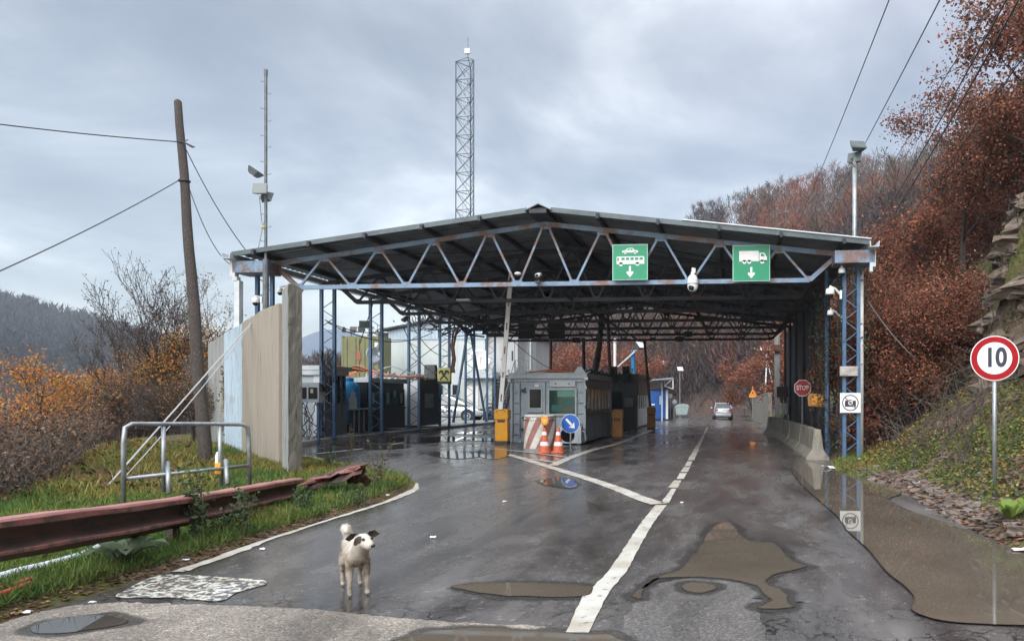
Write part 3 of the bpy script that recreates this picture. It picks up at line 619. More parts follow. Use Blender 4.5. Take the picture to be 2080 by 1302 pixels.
# ================================================================ HILLS
def loft(name, cols, m, nj, prof, amp, seed, sub=1):
    """cols: (px, foot distance, foot z, crest py, crest distance)"""
    px = np.arange(cols[0][0], cols[-1][0]+1, sub); C = np.array(cols, float)
    fd = np.interp(px, C[:, 0], C[:, 1]); fz = np.interp(px, C[:, 0], C[:, 2]); cy = np.interp(px, C[:, 0], C[:, 3]); cdist = np.interp(px, C[:, 0], C[:, 4])
    V = []; F = []
    for i, x in enumerate(px):
        r = ray(x, PY); top = CAM_H+cdist[i]*(PY-cy[i])/FPX
        for j in range(nj+1):
            t = j/nj
            if t <= .8: s = t/.8; d = fd[i]+(cdist[i]-fd[i])*s; z = fz[i]+(top-fz[i])*s**prof
            else: s = (t-.8)/.2; d = cdist[i]*(1+.5*s); z = top-(top-fz[i])*.35*s
            X, Y = r.x*d, r.y*d
            z += amp*float(nz(X, Y, .06*120/cdist[i], seed))*math.sin(math.pi*min(t, .95))
            V.append((X, Y, z))
    n = nj+1
    for i in range(len(px)-1):
        for j in range(nj): a = i*n+j; F.append((a, a+n, a+n+1, a+1))
    me = bpy.data.meshes.new(name); me.from_pydata(V, [], F); me.materials.append(MT[m]); me.polygons.foreach_set('use_smooth', [True]*len(F)); me.update()
    o = bpy.data.objects.new(name, me); COL.objects.link(o); return struct(o), np.array(V), len(px), n
mat('hill_earth', (.10, .07, .055), (.065, .048, .045), .05, .95, 0, 0, c3=(.15, .085, .06), s3=.09, lo3=.48, hi3=.6, coords='Object')
mat('hill_forest', (.018, .021, .024), (.028, .027, .027), .05, .95, 0, 0, c3=(.06, .045, .035), s3=.03, lo3=.5, hi3=.62, coords='Object')
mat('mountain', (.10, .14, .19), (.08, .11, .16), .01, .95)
hillA = loft('wooded_hill', [(480, 150, -3, 800, 260), (560, 140, -2, 790, 250), (700, 125, -1, 762, 225), (850, 110, 0, 720, 205), (1000, 105, 0, 670, 190), (1100, 100, 0, 625, 180), (1250, 96, -.5, 565, 170), (1390, 90, -.5, 515, 160), (1450, 84, -.5, 480, 155), (1560, 66, 0, 455, 150), (1720, 60, 2, 420, 130), (1850, 58, 4, 385, 110), (2150, 58, 10, 250, 100)], 'hill_earth', 30, .85, 3.0, 2, 12)
hillB = loft('forest_hill', [(-260, 180, -22, 610, 480), (-60, 190, -22, 612, 500), (60, 200, -22, 632, 520), (130, 205, -22, 655, 535), (200, 210, -22, 668, 550), (300, 220, -22, 688, 575), (430, 230, -22, 712, 600), (640, 250, -22, 745, 640)], 'hill_forest', 26, .9, 6, 4, 10)
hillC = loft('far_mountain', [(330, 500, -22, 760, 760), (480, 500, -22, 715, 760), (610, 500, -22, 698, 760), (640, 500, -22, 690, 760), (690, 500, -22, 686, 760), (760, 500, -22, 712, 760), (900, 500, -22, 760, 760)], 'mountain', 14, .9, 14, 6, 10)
def sample(h, n, tmax=.82, tmin=0.0, pxr=None, power=1.0):
    o, V, ni, nj = h; V = V.reshape(ni, nj, 3); out = []
    while len(out) < n:
        a = random.random()*(ni-2); t = (tmin+(tmax-tmin)*random.random()**power)*(nj-1)
        i = int(a); j = min(int(t), nj-2); fa = a-i; ft = t-j
        p = (V[i, j]*(1-fa)+V[i+1, j]*fa)*(1-ft)+(V[i, j+1]*(1-fa)+V[i+1, j+1]*fa)*ft
        out.append((p, a/(ni-1), t/(nj-1)))
    return out
# ================================================================ CANOPY
CX0, CX1 = -12.6, 2.9            # column lines
RX = -4.85                        # ridge
TY = [18.8+3.1*i for i in range(7)]
ZE, ZR, ZB = 5.15, 6.10, 4.55     # top chord at eave, ridge; bottom chord
def ztop(x): return ZR-(ZR-ZE)*abs(x-RX)/7.75
cano = empty('border_canopy', (RX, TY[0], 0), 'wide gabled steel canopy roof on blue lattice columns spanning the checkpoint lanes', 'canopy')
def make_truss():
    mb = MB(); y = 0
    tops = [RX+1.5*k for k in range(-5, 6)]; bots = [RX+.75+1.5*k for k in range(-5, 5)]
    mb.bar((CX0-.1, y, ztop(CX0-.1)), (RX, y, ZR), .09, .12); mb.bar((RX, y, ZR), (CX1+.1, y, ztop(CX1+.1)), .09, .12)
    mb.bar((bots[0], y, ZB), (bots[-1], y, ZB), .09, .11)
    mb.bar((CX0+.35, y, ZE-.02), (bots[0], y, ZB), .08, .11); mb.bar((CX1-.35, y, ZE-.02), (bots[-1], y, ZB), .08, .11)
    for i, b in enumerate(bots):
        for tx, s in ((b-.75, -1), (b+.75, 1)):
            if tx < CX0+1 and s < 0: continue
            if tx > CX1-1 and s > 0: continue
            mb.bar((b+s*.06, y+.003*s, ZB+.045), (tx-s*.07, y+.003*s, ztop(tx)-.05), .055, .055)
        mb.box((b, y, ZB+.055), (.26, .02, .10))
    for tx in tops[1:-1]: mb.box((tx, y, ztop(tx)-.07), (.3, .02, .12))
    return mb
def place_truss(i, mname, lab=None):
    mb = make_truss(); mb.v = [(x, yy+TY[i], z) for x, yy, z in mb.v]; o = mb.build('truss', mname, cano, bevel=0)
    if lab: tag(o, lab)
    return o
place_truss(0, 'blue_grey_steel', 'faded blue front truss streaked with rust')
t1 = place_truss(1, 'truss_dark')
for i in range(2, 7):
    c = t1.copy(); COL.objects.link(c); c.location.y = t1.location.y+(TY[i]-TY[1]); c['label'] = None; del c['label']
# corrugated roof sheets, one per slope
def roof(side):
    ys = np.arange(18.15, 38.1, .06); mb = MB(); V = []; xe = RX+side*8.12
    def zz(x): return ztop(x)+.25
    for y in ys:
        ph = (y*4.0) % 1.0; h = .035 if ph < .5 else 0.0
        for x in (RX, xe): V.append((x, y, zz(x)+h))
        for x in (xe, RX): V.append((x, y, zz(x)+h+.012))
    n = 4; F = []
    for i in range(len(ys)-1):
        for j in range(n): a = i*n+j; b = i*n+(j+1) % n; F.append((a, b, b+n, a+n))
    F.append((0, 1, 2, 3)); F.append(tuple((len(ys)-1)*n+k for k in (3, 2, 1, 0)))
    mb.add(V, F); return mb.build('roof_sheet', 'roof_sheet', cano, fixn=True)
roof(-1); roof(1)
# purlins run the length of the roof and stick out in front
for k in range(-5, 6):
    x = RX+1.5*k
    if abs(k) == 5: x = RX+(7.5 if k > 0 else -7.5)
    mb = MB(); z = ztop(x)+.155
    if k == 0:
        mb.bx(x-.22, x+.22, 17.98, 38.0, ZR+.09, ZR+.19)
    else: mb.bx(x-.035, x+.035, 17.98, 38.0, z-.045, z+.088)
    mb.build('purlin', 'truss_dark', cano)
mb = MB(); mb.prism([(-.34, ZR+.30-.12), (0, ZR+.34), (.34, ZR+.30-.12), (.34, ZR+.28-.12), (0, ZR+.315), (-.34, ZR+.28-.12)], 18.02, 38.1, lambda a, b, c: (RX+a, c, b)); mb.build('ridge_cap', 'roof_edge', cano)
# verge flashing along the front edge of each slope
for sd_ in (-1, 1):
    mb = MB(); a = Vector((RX+sd_*.3, 18.1, ztop(RX+sd_*.3)+.25)); b = Vector((RX+sd_*8.14, 18.1, ztop(RX+sd_*8.14)+.25))
    mb.bar(a+Vector((0, 0, -.02)), b+Vector((0, 0, -.02)), .03, .12); mb.build('verge_board', 'roof_edge', cano)
    if sd_ > 0:
        mb = MB(); c = a+(b-a)*.42; mb.bar(c+Vector((0, -.01, .062)), b+Vector((0, -.01, .062)), .07, .028); mb.build('edge_flashing', 'pale_trim', cano)
# gutters with their downpipes, boxed eave beams
for sd_ in (-1, 1):
    x = RX+sd_*8.2; z = ztop(x)+.17
    mb = MB(); mb.prism([(-.10, -.07), (.10, -.07), (.12, .07), (.10, .07), (.085, -.055), (-.085, -.055), (-.10, .07), (-.12, .07)], 17.95, 38.1, lambda a, b, c: (x+a, c, z+b)); mb.build('gutter', 'pale_trim', cano)
    xc = CX0-.33 if sd_ < 0 else CX1+.38
    mb = MB(); mb.bx(x-.07, x+.07, 18.2, 18.36, z-.5, z-.06)
    mb.bx(min(x, xc), max(x, xc), 18.2, 18.36, z-.62, z-.5)
    if sd_ < 0: mb.bx(xc-.07, xc+.07, 18.2, 18.36, .5, z-.6)
    mb.build('downpipe', 'pale_trim', cano)
    xa, xb = (CX0-.45, CX0+.45) if sd_ < 0 else (CX1-.45, CX1+.5)
    mb = MB(); mb.bx(xa, xb, 18.2, 18.9, ZE-.28, ZE+.02); mb.build('eave_box', 'blue_grey_steel', cano)
# lattice columns
def lattice_col(h0, h1, wd=.42, r=.045, step=.5):
    mb = MB()
    for s in (-1, 1): mb.bx(s*wd/2-r, s*wd/2+r, -r, r, h0, h1)
    z = h0+.15; s = 1
    while z+step < h1: mb.bar((-s*wd/2, .004*s, z), (s*wd/2, .004*s, z+step*.55), .022, .022); z += step*.55; s = -s
    mb.box((0, 0, h0+.01), (wd+.25, .25, .02)); return mb
for sd_, x in ((-1, CX0+.05), (1, CX1+.03)):
    for i, y in enumerate(TY):
        z0 = tz(x, y) if sd_ > 0 and i < 1 else zf(x, y)+(.10 if sd_ < 0 else -.03)
        mb = lattice_col(z0, ZE-.02, .42 if sd_ < 0 else .35); mb.v = [(a+x, b+y, c) for a, b, c in mb.v]
        o = mb.build('lattice_column', 'column_blue', cano)
        if i == 5 and sd_ < 0:
            pass
# braces of the rear left bay (an A-frame of inclined struts)
mb = MB(); mb.bar((CX0+.1, 33.9, ZE-.3), (CX0+.05, 32.2, .5), .09); mb.bar((CX0+.1, 34.2, ZE-.3), (CX0+.05, 36.6, .4), .09); mb.build('brace', 'column_blue', cano)
# longitudinal ties between the bottom chords
for x in (RX-5.2, RX, RX+5.2):
    mb = MB(); mb.bx(x-.03, x+.03, TY[0]+.1, TY[-1], ZB-.02, ZB+.035); mb.build('tie_bar', 'truss_dark', cano)
# corner diagonal ties in the roof plane (thin)
mb = MB()
for i in range(6):
    for x0, x1 in ((CX0+1.9, RX), (RX, CX1-1.9)):
        mb.bar((x0, TY[i], ztop(x0)-.02), (x1, TY[i+1], ztop(x1)-.02), .025); 
mb.build('wind_bracing', 'truss_dark', cano)
# ================================================================ right-hand corrugated screen wall
scr = empty('corrugated_screen_wall', (2.68, 29, 0), 'tall dark corrugated metal screen closing the right side of the canopy', 'wall')
mat('screen_dark', (.022, .032, .045), (.03, .038, .048), .6, .55, .1, 0, stretch=(1, 1, .4), c3=(.07, .06, .055), s3=.5, lo3=.55, hi3=.7)
def screen():
    mb = MB(); ys = np.arange(21.2, 37.9, .09); V = []; F = []
    for k, y in enumerate(ys):
        dx = .03 if (k//2) % 2 else 0
        for z in (.55, 4.9): V.append((2.66+dx, y, z)); V.append((2.70+dx, y, z))
    for i in range(len(ys)-1):
        a = i*4; F += [(a, a+4, a+6, a+2), (a+1, a+3, a+7, a+5), (a, a+1, a+5, a+4), (a+2, a+6, a+7, a+3)]
    F += [(0, 2, 3, 1)]; a = (len(ys)-1)*4; F += [(a, a+1, a+3, a+2)]
    mb.add(V, F); mb.build('sheet', 'screen_dark', scr, fixn=True)
    for y in (21.1, 24.9, 28.0, 31.2, 34.4, 37.9):
        mb = MB(); mb.bx(2.56, 2.65, y-.06, y+.06, 0, 5.2); mb.build('post', 'blue_steel' if y < 22 else 'truss_dark', scr)
screen()
# ================================================================ CONCRETE BLAST WALL on the left
WA = Vector((-9.12, 14.45)); 
def wallpt(px, py0, z):                     # foot of the wall on the ground
    return G(px, py0, z)
TW = [(573, 956, 616), (530, 941, 637), (498, 929, 657), (461, 918, 680), (444, 922, 690), (428, 920, 700)]
PN = [Vector((-9.87, 15.35, 0)), Vector((-11.35, 16.7, 0)), Vector((-12.55, 17.8, 0)), Vector((-13.95, 19.1, 0)), Vector((-14.7, 19.8, 0)), Vector((-15.3, 20.4, 0))]
def on_line(px):                            # where the sight line at px crosses the wall line
    r = ray(px, PY); a = PN[0]; d = Vector((-.70, .65, 0))
    t = (a.x*r.y-a.y*r.x)/(d.y*r.x-d.x*r.y); p = a+d*t; return p, p.x/r.x
PNL = []
for (px, pb, pt_) in TW:
    p, dist = on_line(px); PNL.append((p, CAM_H+dist*(PY-pb)/FPX, CAM_H+dist*(PY-pt_)/FPX))
labs = [('weathered_brown', 'concrete_brown', 'brown streaked concrete wall panel beside the front end post'),
        ('x', 'concrete_brown', 'brown streaked concrete wall panel touching the pale blue panel'),
        ('x', 'concrete_blue', 'pale blue painted concrete wall panel with faint scribbles'),
        ('x', 'concrete_grey', 'grey concrete wall panel with ivy, next to the pale blue panel'),
        ('x', 'concrete_grey', 'narrow grey concrete wall panel at the far end of the wall')]
wn = Vector((.65, .70, 0)); wd = Vector((-.70, .65, 0))
for i, (_, mname, lb) in enumerate(labs):
    (p, zb, zt), (q, zb2, zt2) = PNL[i], PNL[i+1]
    mb = MB(); g = .015; a = p+wd*g; b = q-wd*g; th = .16; zl = min(zb, zb2, tz(a.x, a.y), tz(b.x, b.y))-.35
    a0, b0 = a-wn*th/2, b-wn*th/2; a1, b1 = a+wn*th/2, b+wn*th/2
    za, zb_ = zt-.0, zt2+.03
    n = 8; V = []; F = []
    for s, (A, B) in enumerate(((a0, b0), (a1, b1))):
        for k in range(n+1):
            c = A+(B-A)*k/n; V.append((c.x, c.y, zl)); V.append((c.x, c.y, za+(zb_-za)*k/n+.01*math.sin(k*2.3+i)))
    o2 = 2*(n+1)
    for k in range(n):
        c = 2*k; F += [(c, c+1, c+3, c+2), (o2+c, o2+c+2, o2+c+3, o2+c+1), (c+1, o2+c+1, o2+c+3, c+3)]
    F += [(0, o2, o2+1, 1), (2*n, 2*n+1, o2+2*n+1, o2+2*n)]
    mb.add(V, F); o = mb.build('concrete_wall_panel', mname, None, loc=(p.x, p.y, 0), fixn=True, bevel=.02)
    tag(o, lb, 'wall panel', 'concrete blast wall panels')
    if i == 2:     # scribbled letters sprayed on the panel
        vs_, fs_ = text_mesh('5EAA', .30, .003); m2 = MB(); c = (p+q)/2-wn*(th/2+.004); rx = -wd
        m2.add([(c.x+rx.x*v.x-wn.x*v.z, c.y+rx.y*v.x-wn.y*v.z, 1.55+v.y) for v in vs_], fs_); mat('scribble', (.30, .36, .42), (.4, .5, .58), 30, .8); m2.build('graffiti', 'scribble', o)
# end post: pale narrow face, broad chipped end
e0 = on_line(573)[0]; ep = empty('concrete_wall_end_post', (e0.x, e0.y, 0), 'tallest concrete end post with a chipped olive-brown edge, nearest the road', 'wall panel')
A = G(586, 973, .0)
pe = [Vector((-9.62, 15.12, 0)), Vector((-9.42, 14.80, 0)), Vector((-9.02, 14.62, 0)), Vector((-8.93, 14.95, 0)), Vector((-9.35, 15.35, 0))]
pa = G(573, 962, .05); pb_ = G(586, 970, .05); pc = G(613, 966, .05)
nrm = Vector((.3, .95, 0))
poly = [(pa.x, pa.y), (pb_.x, pb_.y), (pc.x, pc.y), (pc.x-.13, pc.y+.22), (pa.x-.14, pa.y+.30)]
mb = MB(); zt = CAM_H+15.2*(PY-589)/FPX
mb.prism([poly[i] for i in (0, 1, 4)]+[], -.4, zt-.02); mb.build('pale_face', 'concrete_grey', ep, bevel=.01, fixn=True)
def chipped():
    rg = random.Random(5); mb = MB(); n = 26; P = [poly[1], poly[2], poly[3], poly[4]]; V = []; F = []
    mid = ((poly[1][0]+poly[2][0])/2, (poly[1][1]+poly[2][1])/2+.035)
    ring0 = [P[0], ((P[0][0]*.62+P[1][0]*.38), (P[0][1]*.62+P[1][1]*.38)), (mid[0], mid[1]), ((P[0][0]*.38+P[1][0]*.62), (P[0][1]*.38+P[1][1]*.62)), P[1], P[2], P[3]]
    for k in range(n+1):
        z = -.4+(zt+.4)*k/n
        for j, (x, y) in enumerate(ring0):
            jx = rg.uniform(-.012, .012) if 0 < k < n and j < 5 else 0; V.append((x+jx, y+(rg.uniform(-.01, .02) if j < 5 else 0)+(.05 if k == n and j == 4 else 0), z-(.06 if k == n and j >= 3 else 0)))
    m = len(ring0)
    for k in range(n):
        for j in range(m): a = k*m+j; b = k*m+(j+1) % m; F.append((a, b, b+m, a+m))
    F.append(tuple(range(m-1, -1, -1))); F.append(tuple(n*m+j for j in range(m)))
    mb.add(V, F); return mb.build('chipped_end', 'concrete_edge', ep, fixn=True)
chipped()
# ================================================================ MASTS AND POLES
def floodlight(mb_root, c, yaw, tilt, s=1.0, lens='clean_white', part=True, parent=None):
    """housing with cooling fins and a glass front"""
    m = Matrix.Rotation(yaw, 3, 'Z') @ Matrix.Rotation(tilt, 3, 'X'); c = Vector(c)
    T = lambda x, y, z: c+m @ Vector((x*s, y*s, z*s))
    mb = MB(); mb.add([T(*q) for q in [(-.2, -.06, -.15), (.2, -.06, -.15), (.2, -.06, .15), (-.2, -.06, .15), (-.13, .09, -.1), (.13, .09, -.1), (.13, .09, .1), (-.13, .09, .1)]], [(4, 5, 6, 7), (0, 4, 7, 3), (1, 2, 6, 5), (0, 1, 5, 4), (3, 7, 6, 2), (0, 3, 2, 1)])
    for k in range(-2, 3): mb.add([T(k*.05-.006, .09, -.09), T(k*.05+.006, .09, -.09), T(k*.05+.006, .09, .09), T(k*.05-.006, .09, .09), T(k*.05-.006, .12, -.07), T(k*.05+.006, .12, -.07), T(k*.05+.006, .12, .07), T(k*.05-.006, .12, .07)], [(4, 5, 6, 7), (0, 4, 7, 3), (1, 2, 6, 5), (0, 1, 5, 4), (3, 7, 6, 2)])
    o = mb.build('floodlight', 'dark_galv', parent, fixn=True)
    m2 = MB(); m2.add([T(-.18, -.062, -.13), T(.18, -.062, -.13), T(.18, -.062, .13), T(-.18, -.062, .13), T(-.18, -.068, -.13), T(.18, -.068, -.13), T(.18, -.068, .13), T(-.18, -.068, .13)], [(3, 2, 1, 0), (4, 5, 6, 7), (0, 1, 5, 4), (1, 2, 6, 5), (2, 3, 7, 6), (3, 0, 4, 7)])
    m2.build('lens', lens, o, fixn=True); return o
mat('lens_grey', (.09, .12, .12), (.07, .095, .10), 3, .2)
# left pole with step pegs
b = atY(540, 660, 18.2); top = atY(540, 150, 18.2).z
mp = empty('pegged_floodlight_pole', (b.x, b.y, 0), 'thin grey pole with climbing pegs and dark floodlights at the left canopy corner', 'pole')
mb = MB(); mb.tube([(b.x, b.y, .1), (b.x, b.y, 5.2)], .075, 10); mb.tube([(b.x, b.y, 5.2), (b.x, b.y, top)], .038, 8); mb.tube([(b.x, b.y, top-.05), (b.x, b.y, top+.1)], .048, 8); mb.build('pole', 'dark_galv', mp)
for i, py in enumerate([166, 192, 221, 247, 276, 300, 329, 355, 435, 462, 490]):
    z = atY(540, py, 18.2).z; s = -1 if i % 2 == 0 else 1; mb = MB(); mb.bar((b.x, b.y, z), (b.x+s*.13, b.y, z), .012); mb.bar((b.x+s*.13, b.y, z), (b.x+s*.135, b.y, z+.035), .012); mb.build('peg', 'dark_galv', mp)
z = atY(540, 352, 18.2).z; floodlight(None, (b.x-.28, b.y-.02, z+.03), R(-80), R(-125), .95, 'lens_grey', parent=mp)
z = atY(540, 388, 18.2).z; floodlight(None, (b.x-.04, b.y-.14, z), R(5), R(-12), .95, 'lens_grey', parent=mp)
floodlight(None, (b.x-.06, b.y+.12, z-.12), R(160), R(20), .85, 'lens_grey', parent=mp)
mb = MB(); zc = atY(540, 400, 18.2).z; mb.tube([(b.x-.11, b.y-.1, zc), (b.x-.12, b.y, zc-.6), (b.x-.08, b.y, zc-.78), (b.x-.02, b.y, zc-.55)], .008, 4); mb.tube([(b.x-.08, b.y, zc-.78), (b.x-.2, b.y, zc-1.3), (b.x-.35, b.y, zc-1.75)], .007, 4); mb.build('cable', 'cable', mp)
mb = MB(); mb.lathe((b.x-.05, b.y-.03, zc-.83), [(.05, 0), (.06, .03), (.05, .06)], 10); mb.build('cable_reel', 'sign_yellow', mp)
# right pole with a pair of floodlights
b = atY(1736, 600, 19.6); top = atY(1736, 322, 19.6).z
mp = empty('floodlight_pole', (b.x, b.y, 0), 'tall grey pole with two stacked floodlights rising above the right canopy corner', 'pole')
mb = MB(); mb.tube([(b.x, b.y, 3.9), (b.x, b.y, top)], [.065, .055], 12); mb.build('pole', 'galv', mp, smooth=True)
floodlight(None, (b.x+.06, b.y-.1, top+.28), R(14), R(-38), 1.0, 'lens_grey', parent=mp)
floodlight(None, (b.x+.02, b.y+.05, top+.02), R(-28), R(-18), .95, 'lens_grey', parent=mp)
mb = MB(); mb.bar((b.x-.1, b.y, top-.02), (b.x+.14, b.y, top-.02), .03); mb.tube([(b.x-.04, b.y-.06, top), (b.x-.08, b.y-.08, top-.15), (b.x, b.y-.06, top-.25)], .012, 5); mb.build('bracket', 'rust', mp)
# white round post beside the right column, wrapped in vines
b = atY(1748, 888, 19.0); mb = MB(); mb.tube([(b.x, b.y, -.05), (b.x, b.y, 5.0)], .075, 12); o = mb.build('white_post', 'white_paint', None, smooth=True, loc=(b.x, b.y, 0)); tag(o, 'stained white round post standing against the right front canopy column', 'post')
# lattice radio mast (triangular)
b = atD(948, 900, 62); b.z = 0
rm = empty('radio_mast', (b.x, b.y, 0), 'slim steel lattice radio mast rising behind the canopy roof', 'mast')
topz = atD(948, 128, 62).z; wd_ = 62*38/1500; legs = []
for a in (R(200), R(330), R(90)): legs.append(Vector((b.x+wd_*.56*math.cos(a), b.y+wd_*.56*math.sin(a), 0)))
for l in legs: mb = MB(); mb.tube([l, l+Vector((0, 0, topz))], .05, 6); mb.build('leg', 'column_mast', rm)
mb = MB(); z = topz; k = 0
while z > 9:
    for i in range(3):
        p, q = legs[i], legs[(i+1) % 3]; mb.bar(p+Vector((0, 0, z)), q+Vector((0, 0, z)), .045)
        mb.bar(p+Vector((0, 0, z)), q+Vector((0, 0, z-1.55)), .035); mb.bar(q+Vector((0, 0, z)), p+Vector((0, 0, z-1.55)), .035)
    z -= 1.55
mb.build('lattice', 'column_mast', rm)
mb = MB(); lx = b.x-.15
for dx in (-.15, .15): mb.bar((lx+dx, b.y-.1, 8), (lx+dx, b.y-.1, topz-1), .03)
z = 8
while z < topz-1: mb.bar((lx-.15, b.y-.1, z), (lx+.15, b.y-.1, z), .025); z += .4
mb.build('ladder', 'galv', rm)
mb = MB()
for l in legs: mb.bar(l+Vector((0, 0, topz)), (b.x+.1, b.y, topz+.45), .05)
mb.tube([(b.x+.1, b.y, topz+.4), (b.x+.1, b.y, atD(951, 77, 62).z)], .035, 6); mb.build('top_spike', 'dark_galv', rm)
zc = atD(951, 106, 62).z; mb = MB(); mb.box((b.x+.1, b.y-.1, zc), (.42, .2, .42)); mb.build('antenna_box', 'clean_white', rm, bevel=.02)
# old wooden utility pole, leaning
p0 = G(420, 945, .1); p1 = atD(362, 208, (p0-Vector((0, 0, CAM_H))).length*.985)
wp = empty('wooden_utility_pole', (p0.x, p0.y, p0.z), 'weathered leaning wooden utility pole by the concrete wall', 'utility pole')
n = 14; pts = [p0+Vector((0, 0, -.3))+(p1-p0-Vector((0, 0, -.3)))*i/n+Vector((.015*math.sin(i*1.3), 0, 0)) for i in range(n+1)]
mb = MB(); rs = [.145-.055*i/n for i in range(n+1)]; pts.append(p1+Vector((0, 0, .06))); rs.append(.05); mb.tube(pts, rs, 14); mb.build('shaft', 'wood_pole', wp, smooth=True)
d_ = (p0-Vector((0, 0, CAM_H))).length
def onpole(py): t = (945-py)/(945-208); return p0+(p1-p0)*t
q = onpole(302); mb = MB(); mb.tube([q+Vector((-.1, -.1, .0)), q+Vector((.12, -.1, -.01)), q+Vector((.30, -.12, -.10)), q+Vector((.45, -.12, -.17)), q+Vector((.38, -.12, -.17)), q+Vector((.2, -.12, -.06))], .016, 5); mb.tube([q+Vector((.05, -.1, -.03)), q+Vector((.26, -.1, .03))], .012, 5); mb.build('wire_loop', 'cable', wp)
q2 = onpole(388); mb = MB(); mb.lathe(q2-Vector((0, 0, .02)), [(.135, 0), (.14, .02), (.135, .04)], 14); mb.build('band', 'cable', wp)
# wires
def wire(name, a, b_, sag, r, label, m='cable', n=16, group=None):
    a = Vector(a); b_ = Vector(b_); pts = [a+(b_-a)*i/n-Vector((0, 0, sag*4*(i/n)*(1-i/n))) for i in range(n+1)]
    mb = MB(); mb.tube(pts, r, 5); o = mb.build(name, m, None, loc=a); return tag(o, label, 'cable' if 'cable' in name else 'wire', group)
wire('overhead_wire', q+Vector((-.08, -.08, 0)), atD(-160, 232, 15), .05, .014, 'thick black wire running left from the top of the leaning pole')
wire('overhead_wire', q2+Vector((-.08, -.08, 0)), atD(-160, 620, 11), .1, .012, 'wire dropping to the lower left from the leaning pole')
wire('overhead_wire', q+Vector((.1, -.05, -.06)), atY(530, 545, 18.3), .25, .012, 'wire running from the pole top down to the canopy eave')
wire('overhead_wire', q2+Vector((.1, -.05, 0)), atY(486, 545, 18.6), .5, .010, 'thinner lower wire sagging from the pole to the canopy gutter')
wire('stay_wire', atY(525, 640, 17.3), G(180, 1030, -.1), .0, .015, 'grey stay cable slanting from the wall top down into the grass', 'rope_grey')
wire('stay_wire', atY(523, 642, 17.3), G(215, 1010, -.1), .12, .010, 'thin slack cable hanging under the thick grey stay cable', 'rope_grey')
for (a, da, b_, db, r, s, lb) in [((1822, -40), 18, (1612, 470), 70, .017, .3, 'leftmost thin power line crossing the sky'),
                           ((1930, -40), 16, (1655, 470), 70, .017, .3, 'second thin power line from the left crossing the sky'),
                           ((2040, -40), 14, (1712, 480), 70, .013, .3, 'faint power line passing behind the twisted cables'),
                           ((2066, -40), 10, (1752, 500), 27, .014, .2, 'thick bundled cable crossing in front of the oak, upper of the two'),
                           ((2092, -40), 10, (1762, 512), 27, .016, .2, 'thick bundled cable crossing in front of the oak, lower of the two'),
                           ((2110, 70), 10, (1772, 540), 25, .011, .1, 'thin lower cable passing across the rust oak leaves')]:
    wire('power_line', atD(*a, da), atD(*b_, db), s, r, lb, 'cable', group='power lines over the hillside')
wire('hanging_cable', atY(1762, 610, 19.5), G(1900, 755, 1.6) if False else atD(1902, 756, 21), .25, .014, 'pale cable sagging from the right post into the undergrowth', 'rope_grey')
mat('pale_green_edge', (.35, .62, .50), (.3, .55, .45), 5, .4)
mat('teal_note', (.01, .10, .09), (.02, .14, .12), 8, .5)
mat('pale_window', (.30, .30, .26), (.22, .22, .19), 4, .5)
mat('olive_glass', (.20, .21, .14), (.12, .13, .09), 3, .2)
mat('dump_green', (.28, .36, .35), (.22, .29, .28), 3, .5)
mat('lamp_orange', (.72, .20, .03), (.66, .17, .03), 5, .4)
mat('stop_red', (.42, .02, .035), (.36, .02, .03), 4, .4)
mat('weathered_white', (.45, .42, .40), (.33, .30, .28), 5, .6, 0, c3=(.2, .16, .14), s3=6, lo3=.55, hi3=.7)
mat('sign_black_ink', (.03, .03, .04), (.04, .04, .05), 9, .5); mat('strike_grey', (.20, .19, .19), (.16, .15, .15), 9, .5)
mat('numeral_ink', (.012, .018, .04), (.02, .025, .05), 9, .4)
# ================================================================ OBJECTS
def board(name, c, w_, h_, parent=None, m='clean_white', th=.02, yaw=0.0, loc=None, bevel=0):
    f = face_frame(c, yaw); mb = MB(); mb.prism([(-w_/2, -h_/2), (w_/2, -h_/2), (w_/2, h_/2), (-w_/2, h_/2)], 0, th, lambda a, b, t: f(a, b, t)); return mb.build(name, m, parent, fixn=True, bevel=bevel)
def disc(name, c, r, parent, m, t0, t1, yaw=0.0, n=40, inner=0):
    f = face_frame(c, yaw); mb = MB()
    if not inner: mb.prism(circle(r, n), t0, t1, lambda a, b, t: f(a, b, t))
    else:
        V = []; F = []
        for (rr, t) in ((r, t0), (r, t1), (inner, t1), (inner, t0)):
            for a, b in circle(rr, n): V.append(f(a, b, t))
        for q in range(4):
            for k in range(n): F.append((q*n+k, q*n+(k+1) % n, ((q+1) % 4)*n+(k+1) % n, ((q+1) % 4)*n+k))
        mb.add(V, F)
    return mb.build(name, m, parent, fixn=True)
def glyph(name, txt, c, size, parent, m, t=.004, yaw=0.0, sx=1.0, bold=0.0):
    vs_, fs_ = text_mesh(txt, size, .004, sx, bold); f = face_frame(c, yaw); mb = MB(); mb.add([f(v.x, v.y, t+v.z) for v in vs_], fs_); return mb.build(name, m, parent)
def shape(name, polys, c, parent, m, t0=.002, t1=.006, yaw=0.0):
    f = face_frame(c, yaw); mb = MB()
    for p in polys: mb.prism(p, t0, t1, lambda a, b, t: f(a, b, t))
    return mb.build(name, m, parent, fixn=True)
def rect(x0, x1, y0, y1): return [(x0, y0), (x1, y0), (x1, y1), (x0, y1)]
